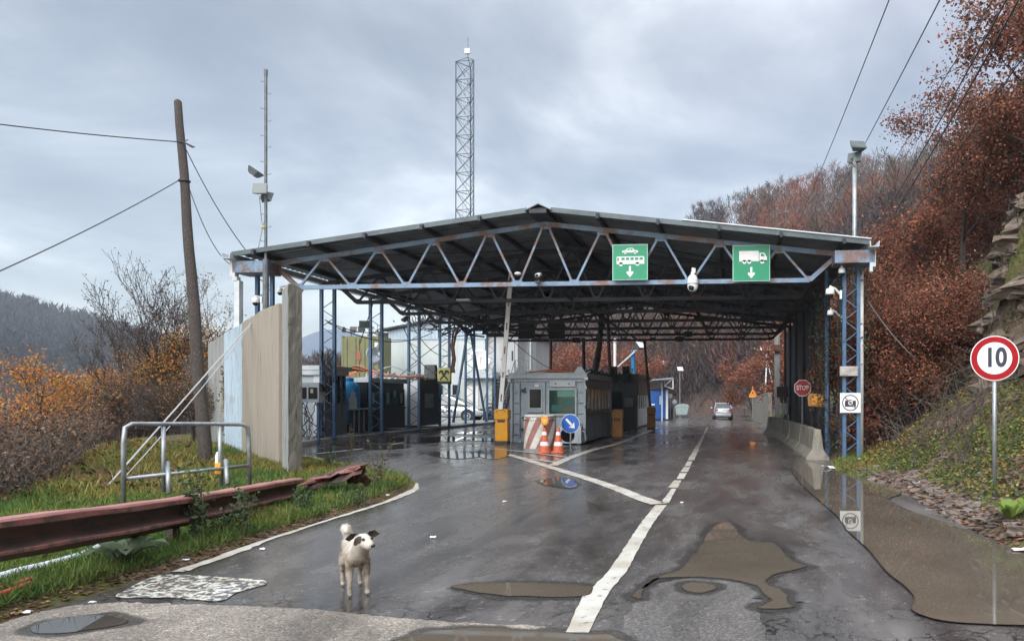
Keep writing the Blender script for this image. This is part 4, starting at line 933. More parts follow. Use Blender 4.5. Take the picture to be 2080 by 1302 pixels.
# ---- green lane signs on the front truss
def lane_sign(px, py, hgt, wid, label, kind):
    Y = 18.62; c = atY(px, py, Y); s = c.copy(); r_ = empty('lane_sign', c, label, 'sign', 'green lane signs')
    yaw = 0.0
    board('back_panel', c, wid, hgt, r_, 'pale_green_edge', .025, yaw, bevel=0)
    board('panel', c+Vector((0, -.026, 0)), wid-.04, hgt-.04, r_, 'sign_green', .006)
    fc = c+Vector((0, -.034, 0)); k = hgt/.9
    b = MB()
    if kind == 'car':
        car = [(-.20, .24), (-.20, .28), (-.12, .30), (-.06, .35), (.06, .355), (.12, .30), (.20, .285), (.21, .24)]
        arc = lambda cx, cy, r: circle(r, 16, cx, cy)
        shape('car_symbol', [[(a*k, b_*k) for a, b_ in q] for q in (car, arc(-.12, .235, .032), arc(.13, .235, .032))], fc, r_, 'clean_white')
        shape('car_windows', [[(a*k, b_*k) for a, b_ in q] for q in ([(-.085, .30), (-.045, .338), (-.005, .34), (-.005, .30)], [(.01, .30), (.01, .34), (.05, .338), (.09, .30)])], fc, r_, 'sign_green', .006, .009)
        bus = [(-.34, -.05), (-.34, .12), (-.32, .14), (.35, .14), (.365, .12), (.365, -.05)]
        shape('bus_symbol', [[(a*k, b_*k) for a, b_ in q] for q in (bus, arc(-.23, -.05, .05), arc(.19, -.05, .05))], fc, r_, 'clean_white')
        wins = [rect(-.22+i*.115, -.13+i*.115, .05, .115) for i in range(5)]+[rect(-.325, -.28, .03, .115)]+[circle(.022, 12, -.23, -.05), circle(.022, 12, .19, -.05)]
        shape('bus_windows', [[(a*k, b_*k) for a, b_ in q] for q in wins], fc, r_, 'sign_green', .006, .009)
    else:
        cab = [(.20, .04), (.20, .25), (.32, .25), (.37, .16), (.385, .15), (.385, .04)]
        shape('lorry_symbol', [[(a*k, b_*k) for a, b_ in q] for q in (rect(-.30, .185, .06, .30), cab, rect(-.3, .38, .04, .065), circle(.05, 16, -.17, .03), circle(.05, 16, -.05, .03), circle(.05, 16, .27, .03))], fc, r_, 'clean_white')
        shape('lorry_window', [[(a*k, b_*k) for a, b_ in q] for q in ([(.235, .16), (.235, .225), (.30, .225), (.335, .16)], circle(.018, 12, -.17, .03), circle(.018, 12, -.05, .03), circle(.018, 12, .27, .03))], fc, r_, 'sign_green', .006, .009)
    shape('arrow', [[(a*k, b_*k) for a, b_ in q] for q in (rect(-.025, .025, -.27, -.10), [(-.09, -.27), (-.075, -.23), (0, -.26), (.075, -.23), (.09, -.27), (0, -.38)])], fc, r_, 'clean_white')
    mb = MB(); mb.bx(c.x-.25, c.x-.21, c.y+.001, c.y+.12, c.z-.4, c.z+.3); mb.bx(c.x+.21, c.x+.25, c.y+.001, c.y+.12, c.z-.4, c.z+.3); mb.build('bracket', 'galv', r_)
lane_sign(1280, 533, .905, .905, 'green lane sign with white car, bus and down arrow', 'car')
lane_sign(1526, 535, .905, .93, 'green lane sign with white lorry and down arrow', 'lorry')
# ---- cameras
def dome_cam(px, py, Y, s, label, side=1, arm=None, cat='camera', tall=1.0, box=None):
    c = atY(px, py, Y); r_ = empty('dome_camera', c, label, cat)
    mb = MB(); mb.lathe(c, [(.05*s, .12*s*tall), (.09*s, .10*s*tall), (.105*s, .02*s), (.105*s, -.04*s), (.10*s, -.05*s)], 20); mb.build('housing', 'clean_white', r_, smooth=True)
    mb = MB(); mb.sphere(c-Vector((0, 0, .05*s)), .09*s, 16, (1, 1, 1), 8); mb.build('dome', 'dark_glass', r_, smooth=True)
    if arm is not None:
        mb = MB(); a = c+Vector((0, 0, .1*s*tall)); e = c+Vector(arm); mb.tube([a, a+Vector((0, 0, .06*s)), (a+e)/2+Vector((0, 0, .07*s)), e], .028*s, 8); mb.box(e, (.05, .12, .2*s)); mb.build('bracket', 'clean_white', r_)
    return r_
# big pendant speed-dome with a dark eye in the middle of the truss
c = atY(1407, 572, 18.62); r_ = empty('surveillance_camera', c, 'large white pear-shaped camera with dark eye hanging between the green signs', 'camera')
k = .92; mb = MB(); mb.lathe(c, [(.02, -.27*k), (.08*k, -.265*k), (.125*k, -.22*k), (.145*k, -.15*k), (.15*k, -.05*k), (.145*k, .05*k), (.12*k, .13*k), (.085*k, .17*k), (.05, .19*k), (.045, .26*k)], 24); mb.build('housing', 'clean_white', r_, smooth=True)
mb = MB(); mb.sphere(c+Vector((-.02, -.075, -.155)), .085, 14, (1, .8, 1), 8); mb.build('lens', 'dark_glass', r_, smooth=True)
mb = MB(); mb.lathe(c+Vector((0, 0, -.065)), [(.1395, -.012), (.1415, 0), (.1395, .012)], 24); mb.build('seam', 'dark_galv', r_)
mb = MB(); mb.tube([c+Vector((0, 0, .2)), c+Vector((0, .02, .33)), c+Vector((.02, .12, .30))], .028, 8); mb.box(c+Vector((.03, -.01, .27)), (.08, .07, .12)); mb.build('bracket', 'clean_white', r_)
c = atY(1095, 560, 18.68); r_ = empty('surveillance_camera', c, 'small bullet camera with trailing leads above the truss beam, near the raised barrier arm', 'camera')
mb = MB(); mb.tube([c+Vector((-.02, -.14, -.02)), c+Vector((.01, .08, .04))], .055, 12); mb.build('housing', 'clean_white', r_, smooth=True)
mb = MB(); mb.tube([c+Vector((-.022, -.146, -.022)), c+Vector((-.021, -.136, -.02))], .042, 12); mb.build('lens', 'dark_glass', r_)
mb = MB(); mb.bar(c+Vector((0, 0, -.05)), c+Vector((0, 0, -.2)), .03); mb.box(c+Vector((-.03, -.03, -.17)), (.12, .08, .05)); mb.tube([c+Vector((.02, 0, -.1)), c+Vector((.12, -.03, -.17)), c+Vector((.3, -.03, -.13)), c+Vector((.5, -.03, -.16))], .01, 4); mb.tube([c+Vector((-.05, 0, -.12)), c+Vector((-.02, -.03, -.27)), c+Vector((.06, -.03, -.2))], .01, 4); mb.build('leads', 'cable', r_)
c = atY(1052, 556, 18.7); mb = MB(); mb.sphere(c, .09, 14, (1, 1, .5), 6); o = mb.build('white_dome_cap', 'clean_white', None, smooth=True, loc=c); tag(o, 'small white dome lying on the truss beam by the barrier tip', 'camera')
dome_cam(591, 672, 18.3, 1.15, 'white dome camera on a curved arm above the concrete end post', arm=(-.62, .1, -.02))
dome_cam(569, 592, 20.2, .8, 'small dome camera hanging under the left end of the truss', arm=(.2, .1, .12))
dome_cam(519, 612, 18.4, .85, 'white dome camera fixed to the left front canopy column', arm=(.12, .1, .05))
dome_cam(1686, 594, 18.5, 1.05, 'larger white dome camera on an arm at the right front column', arm=(.27, .1, -.05), tall=.8)
dome_cam(1710, 552, 18.5, .8, 'small white camera high on the right front column under the eave', arm=(.02, .12, .1))
dome_cam(1687, 637, 19.2, .8, 'lowest white dome camera beside the right front column', arm=(.3, .1, -.12))
# ---- under-canopy lane display boxes and lamps
for (px, py, w_, h_, Y, lb) in [(1070, 673, .75, .72, 33.8, 'black square lane display hanging from the far truss, left of the pair'), (1131, 673, .78, .72, 33.8, 'black square lane display hanging from the far truss, right of the pair')]:
    c = atY(px, py, Y); r_ = empty('lane_display', c, lb, 'display'); mb = MB(); mb.box(c, (w_, .14, h_)); mb.build('housing', 'black', r_, bevel=.01)
    mb = MB(); mb.prism([(-w_/2, h_/2), (w_/2, h_/2), (w_/2, h_/2-.03), (-w_/2, h_/2-.03)], 0, .12, lambda a, b, t: (c.x+a, c.y-.07-t, c.z+b)); mb.build('hood', 'black', r_, fixn=True)
    mb = MB(); mb.bar(c+Vector((-.2, 0, h_/2)), c+Vector((-.2, 0, h_/2+.35)), .03); mb.bar(c+Vector((.2, 0, h_/2)), c+Vector((.2, 0, h_/2+.35)), .03); mb.build('hanger', 'truss_dark', r_)
for (px, py, Y, lb) in [(1171, 690, 36.5, 'small black lamp box under the far truss beside the lane displays'), (1380, 688, 37.0, 'black lamp box hanging under the far truss over the right lane'), (1398, 678, 36.0, 'small black lamp hanging just above the right-lane lamp box'), (975, 664, 33.0, 'dark floodlight hanging under the trusses above the stairs')]:
    c = atY(px, py, Y); r_ = empty('hanging_lamp', c, lb, 'lamp'); mb = MB(); mb.box(c, (.40, .2, .20)); mb.prism([(-.2, -.1), (.2, -.1), (.16, -.15), (-.16, -.15)], -.1, .1, lambda a, b, t: (c.x+a, c.y+t, c.z+b)); mb.build('housing', 'black', r_)
    mb = MB(); mb.bar(c+Vector((0, 0, .1)), c+Vector((0, 0, .42)), .025); mb.build('hanger', 'truss_dark', r_)
for (px, py, Y, lb) in [(943, 610, 21.8, 'flat white ceiling lamp under the left side of the canopy')]:
    c = atY(px, py, Y); r_ = empty('ceiling_lamp', c, lb, 'lamp'); mb = MB(); mb.box(c, (.42, .25, .08)); mb.build('housing', 'booth_light', r_, bevel=.02); mb = MB(); mb.bar(c, c+Vector((0, 0, .5)), .02); mb.build('hanger', 'truss_dark', r_)
# ---- barrier gates
def gate(px, py, Y, hgt, wid, label, m, arm_top=None, tz_=None):
    c = atY(px, py, Y); z0 = zf(c.x, Y); c.z = z0; r_ = empty('barrier_gate', c, label, 'barrier gate', 'barrier gates')
    w = wid/2; mb = MB(); mb.prism([(-w, .10), (w, .10), (w, hgt*.60), (-w, hgt*.60)], -.16, .16, lambda a, b, t: (c.x+a, c.y+t, z0+b)); mb.build('cabinet', m, r_, bevel=.02, fixn=True)
    mb = MB(); mb.prism([(-w-.015, hgt*.70), (w+.015, hgt*.70), (w+.015, hgt-.05), (w-.04, hgt), (-w+.04, hgt), (-w-.015, hgt-.05)], -.18, .18, lambda a, b, t: (c.x+a, c.y+t, z0+b)); mb.build('head', m, r_, bevel=.02, fixn=True)
    mb = MB(); mb.prism([(-w+.01, hgt*.60), (w-.01, hgt*.60), (w-.01, hgt*.70), (-w+.01, hgt*.70)], -.15, .15, lambda a, b, t: (c.x+a, c.y+t, z0+b)); mb.build('neck', m, r_, fixn=True)
    mb = MB(); mb.prism([(-w*.55, hgt*.625), (w*.5, hgt*.625), (w*.6, hgt*.69), (-w*.6, hgt*.69)], .151, .165, lambda a, b, t: (c.x+a, c.y-t, z0+b)); mb.build('label_plate', 'brown_trim', r_, fixn=True)
    mb = MB(); mb.bx(c.x-w+.01, c.x+w-.01, c.y-.15, c.y+.15, z0, z0+.10); mb.build('foot', 'brown_trim', r_)
    for s in (-1, 1):
        mb = MB(); q = (c.x+s*w*.62, c.y-.18, z0+hgt*.93); mb.lathe(q, [(.022, -.02), (.022, 0)], 10, axis=(0, -1, 0)); mb.build('bolt', 'black', r_)
    if arm_top:
        t = atY(*arm_top, Y-.22); b_ = Vector((c.x+.0, Y-.22, z0+hgt-.02)); n = 14; d = t-b_
        mb = MB(); mb.bar(b_-d*.0, t, .15, .05, up=(0, 1, 0)); arm = mb.build('arm', 'clean_white', r_, bevel=.012)
        for i in range(5):
            q = b_+d*(.06+.175*i); mb = MB(); mb.bar(q, q+d*.055, .045, .054, up=(0, 1, 0)); mb.build('reflector', 'faded_red', arm)
        mb = MB(); q = b_+d*.285; mb.box(q+Vector((.02, 0, 0)), (.32, .1, .09)); mb.build('buffer', 'clean_white', arm)
    return r_
gate(1021, 905, 23.4, 1.14, .42, 'bright yellow barrier gate with raised white arm left of the grey booth', 'yellow_box', (1038, 556))
gate(1255, 893, 28.0, 1.15, .40, 'shaded ochre barrier gate against the right side of the grey booth', 'old_yellow')
gate(1323, 862, 36.8, 1.15, .40, 'farthest ochre barrier gate in front of the dark second booth', 'old_yellow')
# ---- striped concrete barrel
c = G2(1097, 915); r_ = empty('striped_concrete_barrel', c, 'concrete ring painted with slanting white and red stripes in front of the booth', 'barrel')
def barrel():
    n = 60; rb, rt, h = .475, .47, .98; mb = MB(); V = []; rows = 12
    for j in range(rows+1):
        z = h*j/rows
        for k in range(n):
            a = 2*math.pi*k/n+1.0*j/rows; V.append(c+Vector((math.cos(a)*(rb+(rt-rb)*j/rows), math.sin(a)*(rb+(rt-rb)*j/rows), z)))
    mb.use('barrel_white'); mb.use('barrel_red'); mb.use('concrete_grey'); o0 = len(mb.v); mb.v += [tuple(q) for q in V]
    for j in range(rows):
        for k in range(n):
            mb.f.append((j*n+k, j*n+(k+1) % n, (j+1)*n+(k+1) % n, (j+1)*n+k)); mb.m.append(2 if j == 0 else ((k//4) % 2))
    mb.use('barrel_white'); mb.build('ring', None, r_, smooth=False)
barrel()
mb = MB(); mb.lathe(c+Vector((0, 0, .98)), [(.455, 0), (.46, .055), (.44, .075), (.3, .08)], 40); mb.build('lid', 'barrel_white', r_, smooth=True)
for k in range(20, 41): a = 2*math.pi*k/40; mb = MB(); mb.box(c+Vector((.475*math.cos(a), .475*math.sin(a), .90)), (.022, .022, .03), Matrix.Rotation(a, 3, 'Z')); mb.build('stud', 'black', r_)
# ---- traffic cones
def cone(px, py, label):
    c = G2(px, py); r_ = empty('traffic_cone', c, label, 'cone', 'traffic cones beside the barrel')
    mb = MB(); mb.prism([(-.19, -.19), (.19, -.19), (.19, .19), (-.19, .19)], 0, .03, lambda a, b, t: (c.x+a, c.y+b, c.z+t)); mb.build('base', 'cone_orange', r_, bevel=.01)
    def R_(z): return .15*(1-z/.80)+.018
    zs = [.03, .20, .31, .50, .60, .75]
    for i, (a, b) in enumerate(zip(zs, zs[1:])):
        nm = 'reflective_band' if i in (1, 3) else 'body'
        mb = MB(); e = .0025 if i in (1, 3) else 0; mb.lathe(c, [(R_(a)+e, a), (R_(b)+e, b)], 24); mb.build(nm, 'clean_white' if i in (1, 3) else 'cone_orange', r_, smooth=False)
    return r_, c
_, c1 = cone(1106, 919, 'left orange and white cone carrying the amber lamp')
_, c2 = cone(1134, 919, 'right orange and white cone with no lamp on top')
r_ = empty('warning_lamp', c1+Vector((0, 0, .70)), 'round amber warning lamp mounted on the left cone', 'lamp')
cc = c1+Vector((.02, -.03, .87)); mb = MB(); mb.lathe(cc, [(.07, -.05), (.105, -.035), (.11, 0), (.105, .035), (.07, .05)], 24, axis=(0, -1, .1)); mb.build('lens', 'lamp_amber', r_, smooth=True)
mb = MB(); mb.prism([(-.10, 0), (.10, 0), (.115, .05), (.09, .075), (.10, .13), (.06, .15), (-.05, .13), (-.09, .16), (-.10, .06)], -.04, .04, lambda a, b, t: cc+Vector((a, t, b+.02))); mb.build('battery_case', 'lamp_amber', r_, fixn=True)
mb = MB(); mb.tube([c1+Vector((0, 0, .70)), cc+Vector((0, 0, -.05))], .03, 8); mb.build('stem', 'black', r_)
# ---- blue direction sign
c = atY(1159, 860, 21.9); b = Vector((c.x, c.y, zf(c.x, c.y))); r_ = empty('direction_sign', b, 'round blue sign with a white arrow pointing down to the right', 'sign')
mb = MB(); mb.tube([b, (c.x, c.y, c.z+.25)], .028, 10); mb.build('pole', 'galv', r_)
fc = c+Vector((0, -.035, 0)); disc('rim', fc, .285, r_, 'clean_white', -.008, .004); disc('plate', fc, .272, r_, 'sign_blue', .004, .008)
def rot2(P, a): return [(x*math.cos(a)-y*math.sin(a), x*math.sin(a)+y*math.cos(a)) for x, y in P]
shape('arrow', [rot2(rect(-.19, .06, -.033, .033), R(-47)), rot2([(.05, -.115), (.20, 0), (.05, .115), (.075, .0)], R(-47))], fc, r_, 'clean_white', .008, .012)
mb = MB(); mb.lathe(b, [(.11, 0), (.10, .02), (.04, .03)], 12); mb.build('foot', 'dark_galv', r_)
# ---- grey control booth
def booth_main():
    Yf = 24.65; x0 = atY(1036, 850, Yf).x; x1 = -4.99; y1 = 29.9; z0 = .10; z1 = 2.42
    r_ = empty('control_booth', ((x0+x1)/2, Yf, 0), 'grey steel inspection booth with teal window in the middle of the lanes', 'booth')
    mb = MB(); mb.bx(x0+.06, x1-.06, Yf+.10, y1-.05, z0, z1-.16); mb.build('body', 'booth_grey', r_)
    mb = MB(); mb.bx(x0-.04, x1+.05, Yf-.03, y1+.05, z1-.16, z1); mb.bx(x0-.06, x1+.07, Yf-.05, y1+.07, z1, z1+.03); mb.build('roof', 'booth_light', r_)
    for x, y in ((x0+.04, Yf+.05), (x1-.04, Yf+.05), (x0+.04, y1), (x1-.04, y1)):
        mb = MB(); mb.bx(x-.045, x+.045, y-.045, y+.045, z0, z1-.162); mb.build('corner_post', 'booth_grey', r_)
    mb = MB(); mb.bx(x0+.10, x1-.10, Yf+.04, Yf+.09, z0, z0+.12); mb.build('frame_rail', 'booth_grey', r_)
    mb = MB(); mb.bx(x0+.1, x1-.1, Yf+.05, Yf+.09, z1-.26, z1-.165); mb.build('frame_rail', 'booth_grey', r_)
    # front stiffeners at both edges
    for (sa, sb, sx) in ((x0+.09, x0+.30, x0+.32), (x1-.33, x1-.09, x1-.36)):
        mb = MB()
        for k in range(6):
            z = z0+.25+.36*k; mb.bx(min(sa, sx), max(sb, sx), Yf+.03, Yf+.098, z, z+.025)
        mb.bx(sx-.012, sx+.012, Yf+.02, Yf+.097, z0+.12, z1-.27); mb.build('stiffener', 'booth_grey', r_)
    # door
    dx0, dx1 = x0+.50, x0+1.22; mb = MB(); mb.bx(dx0, dx1, Yf+.04, Yf+.096, z0+.13, z1-.28); d = mb.build('door', 'booth_grey', r_, bevel=.008)
    mb = MB(); mb.bx(dx0+.13, dx1-.10, Yf+.02, Yf+.039, 1.20, 1.95); mb.build('window_frame', 'booth_light', d, bevel=.02)
    mb = MB(); mb.bx(dx0+.18, dx1-.15, Yf+.012, Yf+.019, 1.26, 1.89); mb.build('window', 'dark_glass', d)
    mb = MB(); mb.bx(dx0+.1, dx1-.08, Yf-.04, Yf+.035, 1.10, 1.17); mb.build('ledge', 'booth_grey', d, bevel=.01)
    mb = MB(); mb.bx(dx0+.27, dx1-.17, Yf+.034, Yf+.0395, .98, .995); mb.build('letter_slot', 'black', d)
    for zz in (1.86, .52):
        mb = MB(); mb.box((dx0-.03, Yf+.02, zz), (.12, .05, .05)); mb.box((dx0+.02, Yf+.01, zz+.05), (.04, .04, .08)); mb.box((dx0-.09, Yf+.015, zz-.01), (.03, .05, .12)); mb.box((dx0+.03, Yf+.015, zz-.06), (.05, .05, .05)); mb.build('hinge', 'black', d)
    mb = MB(); mb.box((dx0-.06, Yf+.03, .92), (.05, .05, .06)); mb.build('handle', 'black', d)
    mb = MB(); mb.prism(circle(1, 20), 0, .012, lambda a, b, t: (dx0+.42+a*.085, Yf+.039-t, 2.02+b*.05)); mb.build('oval_lamp', 'clean_white', r_, fixn=True)
    # window
    wx0, wx1 = x0+1.36, x1-.36; mb = MB()
    for q in ((wx0-.05, wx1+.05, 1.86, 1.92), (wx0-.05, wx1+.05, .99, 1.06)): mb.bx(q[0], q[1], Yf+.0, Yf+.094, q[2], q[3])
    for q in (wx0-.025, wx1+.025): mb.bx(q-.025, q+.025, Yf+.003, Yf+.094, 1.06, 1.86)
    w_ = mb.build('window_frame', 'booth_light', r_)
    mb = MB(); mb.bx(wx0, wx1, Yf+.05, Yf+.07, 1.06, 1.86); mb.build('pane', 'teal_glass', w_)
    for (a0, a1, b0, b1, mm) in ((.28, .96, .58, .80, 'paper'), (.42, .85, .30, .50, 'teal_note'), (.08, .42, .08, .30, 'teal_note')):
        mb = MB(); mb.bx(wx0+a0, wx0+a1, Yf+.044, Yf+.049, 1.06+b0, 1.06+b1); mb.build('notice', mm, w_)
    mb = MB(); mb.bx(wx0+.02, wx1-.0, Yf+.02, Yf+.096, 1.97, 2.18); o = mb.build('sun_blind_box', 'booth_white', r_, bevel=.01)
    mb = MB()
    for x in (wx0+.22, wx1-.22): mb.lathe((x, Yf+.02, 2.08), [(.03, 0), (.03, .008)], 10, axis=(0, -1, 0))
    mb.build('fixing', 'dark_galv', o)
    # side wall toward the right lane: ribs below, row of panes above
    X = x1-.06; mb = MB()
    y = Yf+.2
    while y < y1-.1: mb.bx(X, X+.045, y-.03, y+.03, z0, 1.02); y += .26
    mb.bx(X, X+.07, Yf+.12, y1-.06, 1.02, 1.10); mb.bx(X, X+.05, Yf+.12, y1-.06, 1.98, 2.255); mb.build('side_ribs', 'booth_grey_dark', r_)
    for i in range(7):
        ya = Yf+.30+.70*i; mb = MB(); mb.bx(X, X+.03, ya, ya+.60, 1.14, 1.94); f_ = mb.build('window_frame', 'pale_window' , r_); mb = MB(); mb.bx(X+.031, X+.036, ya+.05, ya+.55, 1.18, 1.90); mb.build('pane', 'dark_glass' if i % 3 else 'olive_glass', f_)
    mb = MB(); mb.sphere((x1+.06, Yf+.1, 1.18), .06, 12); mb.build('lamp_globe', 'black', r_, smooth=True)
    mb = MB(); mb.tube([(x1+.0, Yf+.0, 2.2), (x1+.03, Yf, 1.9), (x1+.06, Yf, 1.5), (x1-.02, Yf-.0, 1.25)], .015, 5); mb.build('conduit', 'cable', r_)
    mb = MB()
    for i in range(6): mb.tube([(x1-.02, Yf-.045, 2.1-.03*i), (x1+.05, Yf-.045, 1.95-.01*i)], .014, 5)
    mb.box((x1+.03, Yf-.0, 2.25), (.12, .1, .09)); mb.box((x0-.0, Yf-.06, 2.2), (.10, .1, .12)); mb.build('junction_box', 'pale_trim', r_)
    # lifting lugs and legs
    for x in (x0+.35, x1-.2): mb = MB(); mb.prism([(-.2, 0), (.2, 0), (.07, .2), (-.07, .2)], 0, .03, lambda a, b, t: (x+a, Yf+.0+t, z1+.03+b)); mb.build('lifting_lug', 'booth_light', r_, fixn=True)
    for x in (x0+.25, x0+.7, x1-.1): 
        for y in (Yf+.15, y1-.2): mb = MB(); mb.bx(x-.05, x+.05, y-.05, y+.05, -.02, z0); mb.build('foot', 'brown_trim', r_)
    mb = MB(); mb.bx(x0+.3, x0+.38, Yf+.02, Yf+.1, 0, z0+.02); mb.build('drain_stub', 'clean_white', r_)
    return x0, x1, Yf, z1
bx0, bx1, bY, bz = booth_main()
# air conditioner at the booth
c = Vector((atY(1159, 890, 24.2).x, 24.2, 0)); r_ = empty('air_conditioner', c, 'white outdoor air conditioner unit standing at the booth foot behind the blue sign', 'air conditioner')
mb = MB(); mb.bx(c.x-.42, c.x+.36, c.y, c.y+.3, .08, .66); mb.build('case', 'booth_white', r_, bevel=.02)
mb = MB(); 
for rr in (.24, .18, .12, .06): mb.lathe((c.x-.1, c.y-.006, .37), [(rr, 0), (rr, .01), (rr-.012, .01), (rr-.012, 0)], 24, axis=(0, -1, 0))
mb.build('fan_grille', 'black', r_)
mb = MB(); mb.bx(c.x-.35, c.x-.28, c.y+.02, c.y+.28, 0, .08); mb.bx(c.x+.22, c.x+.29, c.y+.02, c.y+.28, 0, .08); mb.build('foot', 'dark_galv', r_)
mb = MB(); mb.tube([(c.x+.37, c.y+.1, .5), (c.x+.46, c.y+.1, .46), (c.x+.48, c.y+.2, .2), (c.x+.42, c.y+.3, .15)], .022, 6); mb.build('pipe', 'booth_light', r_)
# clutter of rolled canvas and cable on the roofs
mb = MB(); rg = random.Random(4)
for i in range(12):
    y = 25.2+i*.4; mb.tube([(bx0+.3+rg.uniform(0, .4), y, 2.48), (bx0+1.2, y+rg.uniform(-.4, .4), 2.5+rg.uniform(0, .1)), (bx1-.2, y+rg.uniform(-.4, .4), 2.47)], .022, 5)
o = mb.build('cable_bundle', 'hose_orange', None, loc=(bx0+1, 26, 2.45)); tag(o, 'orange and brown cables lying across the grey booth roof', 'cable')
mb = MB()
for i in range(7):
    mb.tube([(bx1-.1+rg.uniform(-.1, .1), 25+i*.8, 2.46), (bx1+.05, 25.5+i*.8, 2.52+rg.uniform(0, .12)), (bx1-.05, 26+i*.8, 2.46)], .03, 5)
o = mb.build('cable_bundle', 'black', None, loc=(bx1, 26, 2.45)); tag(o, 'black cable bundle sagging along the right edge of the booth roof', 'cable')
# ---- second (black) booth, then the blue cabin
r_ = empty('dark_booth', (-6.1, 37, 0), 'black booth with pale side windows behind the grey booth', 'booth')
y0, y1_, xa, xb = 37.0, 42.7, -7.6, -4.86
mb = MB(); mb.bx(xa, xb-.02, y0, y1_, .05, 2.62); mb.build('body', 'booth_black', r_)
mb = MB(); mb.bx(xa-.1, xb+.1, y0-.12, y1_+.1, 2.62, 2.80); mb.build('roof', 'booth_black', r_)
mb = MB(); mb.bx(xb-.02, xb+.02, y0+.25, y1_-.1, 1.75, 2.55); mb.build('fascia', 'brown_trim', r_)
mb = MB(); mb.bx(xb-.02, xb+.025, y0+.3, y1_-.15, .15, 1.05); mb.build('lower_panel', 'booth_white', r_)
for i in range(6): mb = MB(); ya = y0+.35+i*.85; mb.bx(xb-.02, xb+.03, ya, ya+.18, 1.05, 1.74); mb.build('mullion', 'pale_trim', r_)
mb = MB(); mb.bx(xb-.02, xb-.005, y0+.4, y1_-.3, 1.05, 1.74); mb.build('window', 'olive_glass', r_)
mb = MB(); mb.bx(xa+.6, xb-.75, y0-.02, y0-.001, .4, 1.9); mb.build('front_window', 'dark_glass', r_)
mb = MB(); mb.bx(xb-.62, xb-.18, y0-.03, y0-.003, 1.15, 1.60); mb.build('notice', 'dark_galv', r_)
for i, xx in enumerate((-6.0, -5.35)):
    c = Vector((xx, 36.6, 2.55)); r2 = empty('traffic_light', c, ['black traffic light on the dark booth roof edge, left of two', 'black traffic light on the dark booth roof edge, right of two'][i], 'traffic light')
    mb = MB(); mb.bx(c.x-.18, c.x+.18, c.y-.1, c.y+.1, c.z-.15, c.z+.62); mb.build('housing', 'black', r2, bevel=.02)
    for k in range(2): mb = MB(); mb.lathe((c.x, c.y-.1, c.z+.05+.32*k), [(.12, 0), (.12, .12)], 16, axis=(0, -1, .1)); mb.build('visor', 'rubber', r2)
mb = MB()
for i in range(16):
    x = xa+.2+rg.uniform(0, 2.3); mb.tube([(x, 36.9+rg.uniform(0, .4), 2.8), (x+rg.uniform(-.3, .3), 37.6, 2.92+rg.uniform(0, .25)), (x+rg.uniform(-.5, .5), 38.4, 2.82)], rg.uniform(.025, .06), 5)
o = mb.build('cable_bundle', 'dark_galv', None, loc=(-6, 37, 2.8)); tag(o, 'tangle of dark cables and hoses heaped on the black booth roof', 'cable')
r_ = empty('blue_cabin', (-6.0, 60, -.25), 'bright blue cabin with a white corner post farther down the road', 'cabin')
zb = zf(-6, 60)
mb = MB(); mb.bx(-6.75, -5.5, 60, 62, zb+.12, zb+2.55); mb.build('body', 'cabin_blue', r_)
mb = MB(); mb.bx(-5.5, -5.32, 59.95, 60.1, zb+.12, zb+2.5); mb.build('corner_post', 'clean_white', r_)
mb = MB(); mb.bx(-6.2, -5.62, 59.96, 59.998, zb+.25, zb+2.3); d = mb.build('door', 'cabin_blue', r_); mb = MB(); mb.bx(-6.02, -5.88, 59.94, 59.958, zb+1.3, zb+2.0); mb.build('door_window', 'booth_light', d)
mb = MB(); mb.bx(-6.66, -6.4, 59.97, 59.999, zb+1.25, zb+1.36); mb.build('name_plate', 'clean_white', r_)
mb = MB(); mb.bx(-6.85, -5.25, 59.8, 62.2, zb+2.55, zb+2.7); mb.build('roof', 'black', r_)
mb = MB(); mb.bx(-6.7, -5.4, 60.1, 61.9, zb-.05, zb+.12); mb.build('plinth', 'black', r_)
# steel canopy frame over the cabin
r_ = empty('porch_frame', (-5.5, 57, 0), 'light steel porch frame sticking out above the blue cabin', 'frame')
A = [atD(1290, 762, 50), atD(1322, 772, 56), atD(1367, 768, 58)]; B = atD(1367, 790, 58); C_ = atD(1350, 784, 58)
mb = MB(); mb.bar(A[0], A[1], .09); mb.bar(A[1], A[2], .09); mb.bar(A[2], B, .08); mb.bar(C_, A[2], .06); mb.bar(atD(1350, 771, 58), C_, .06); mb.bar(C_, B, .05); mb.build('beam', 'pale_trim', r_)
mb = MB(); mb.add([A[0]+Vector((0, 0, -.1)), A[1]+Vector((0, 0, -.1)), A[2]+Vector((-.3, 0, -.08)), A[2]+Vector((-.3, 3, -.08)), A[1]+Vector((0, 3, -.1)), A[0]+Vector((0, 3, -.1))], [(0, 1, 4, 5), (1, 2, 3, 4)]); o = mb.build('awning', 'booth_grey_dark', r_); s_ = o.modifiers.new('th', 'SOLIDIFY'); s_.thickness = .05
for x, y in ((-7.2, 50.5), (-5.6, 57.8)):
    mb = MB(); mb.bx(x-.04, x+.04, y-.04, y+.04, zf(x, y), 3.0); mb.build('post', 'pale_trim', r_)
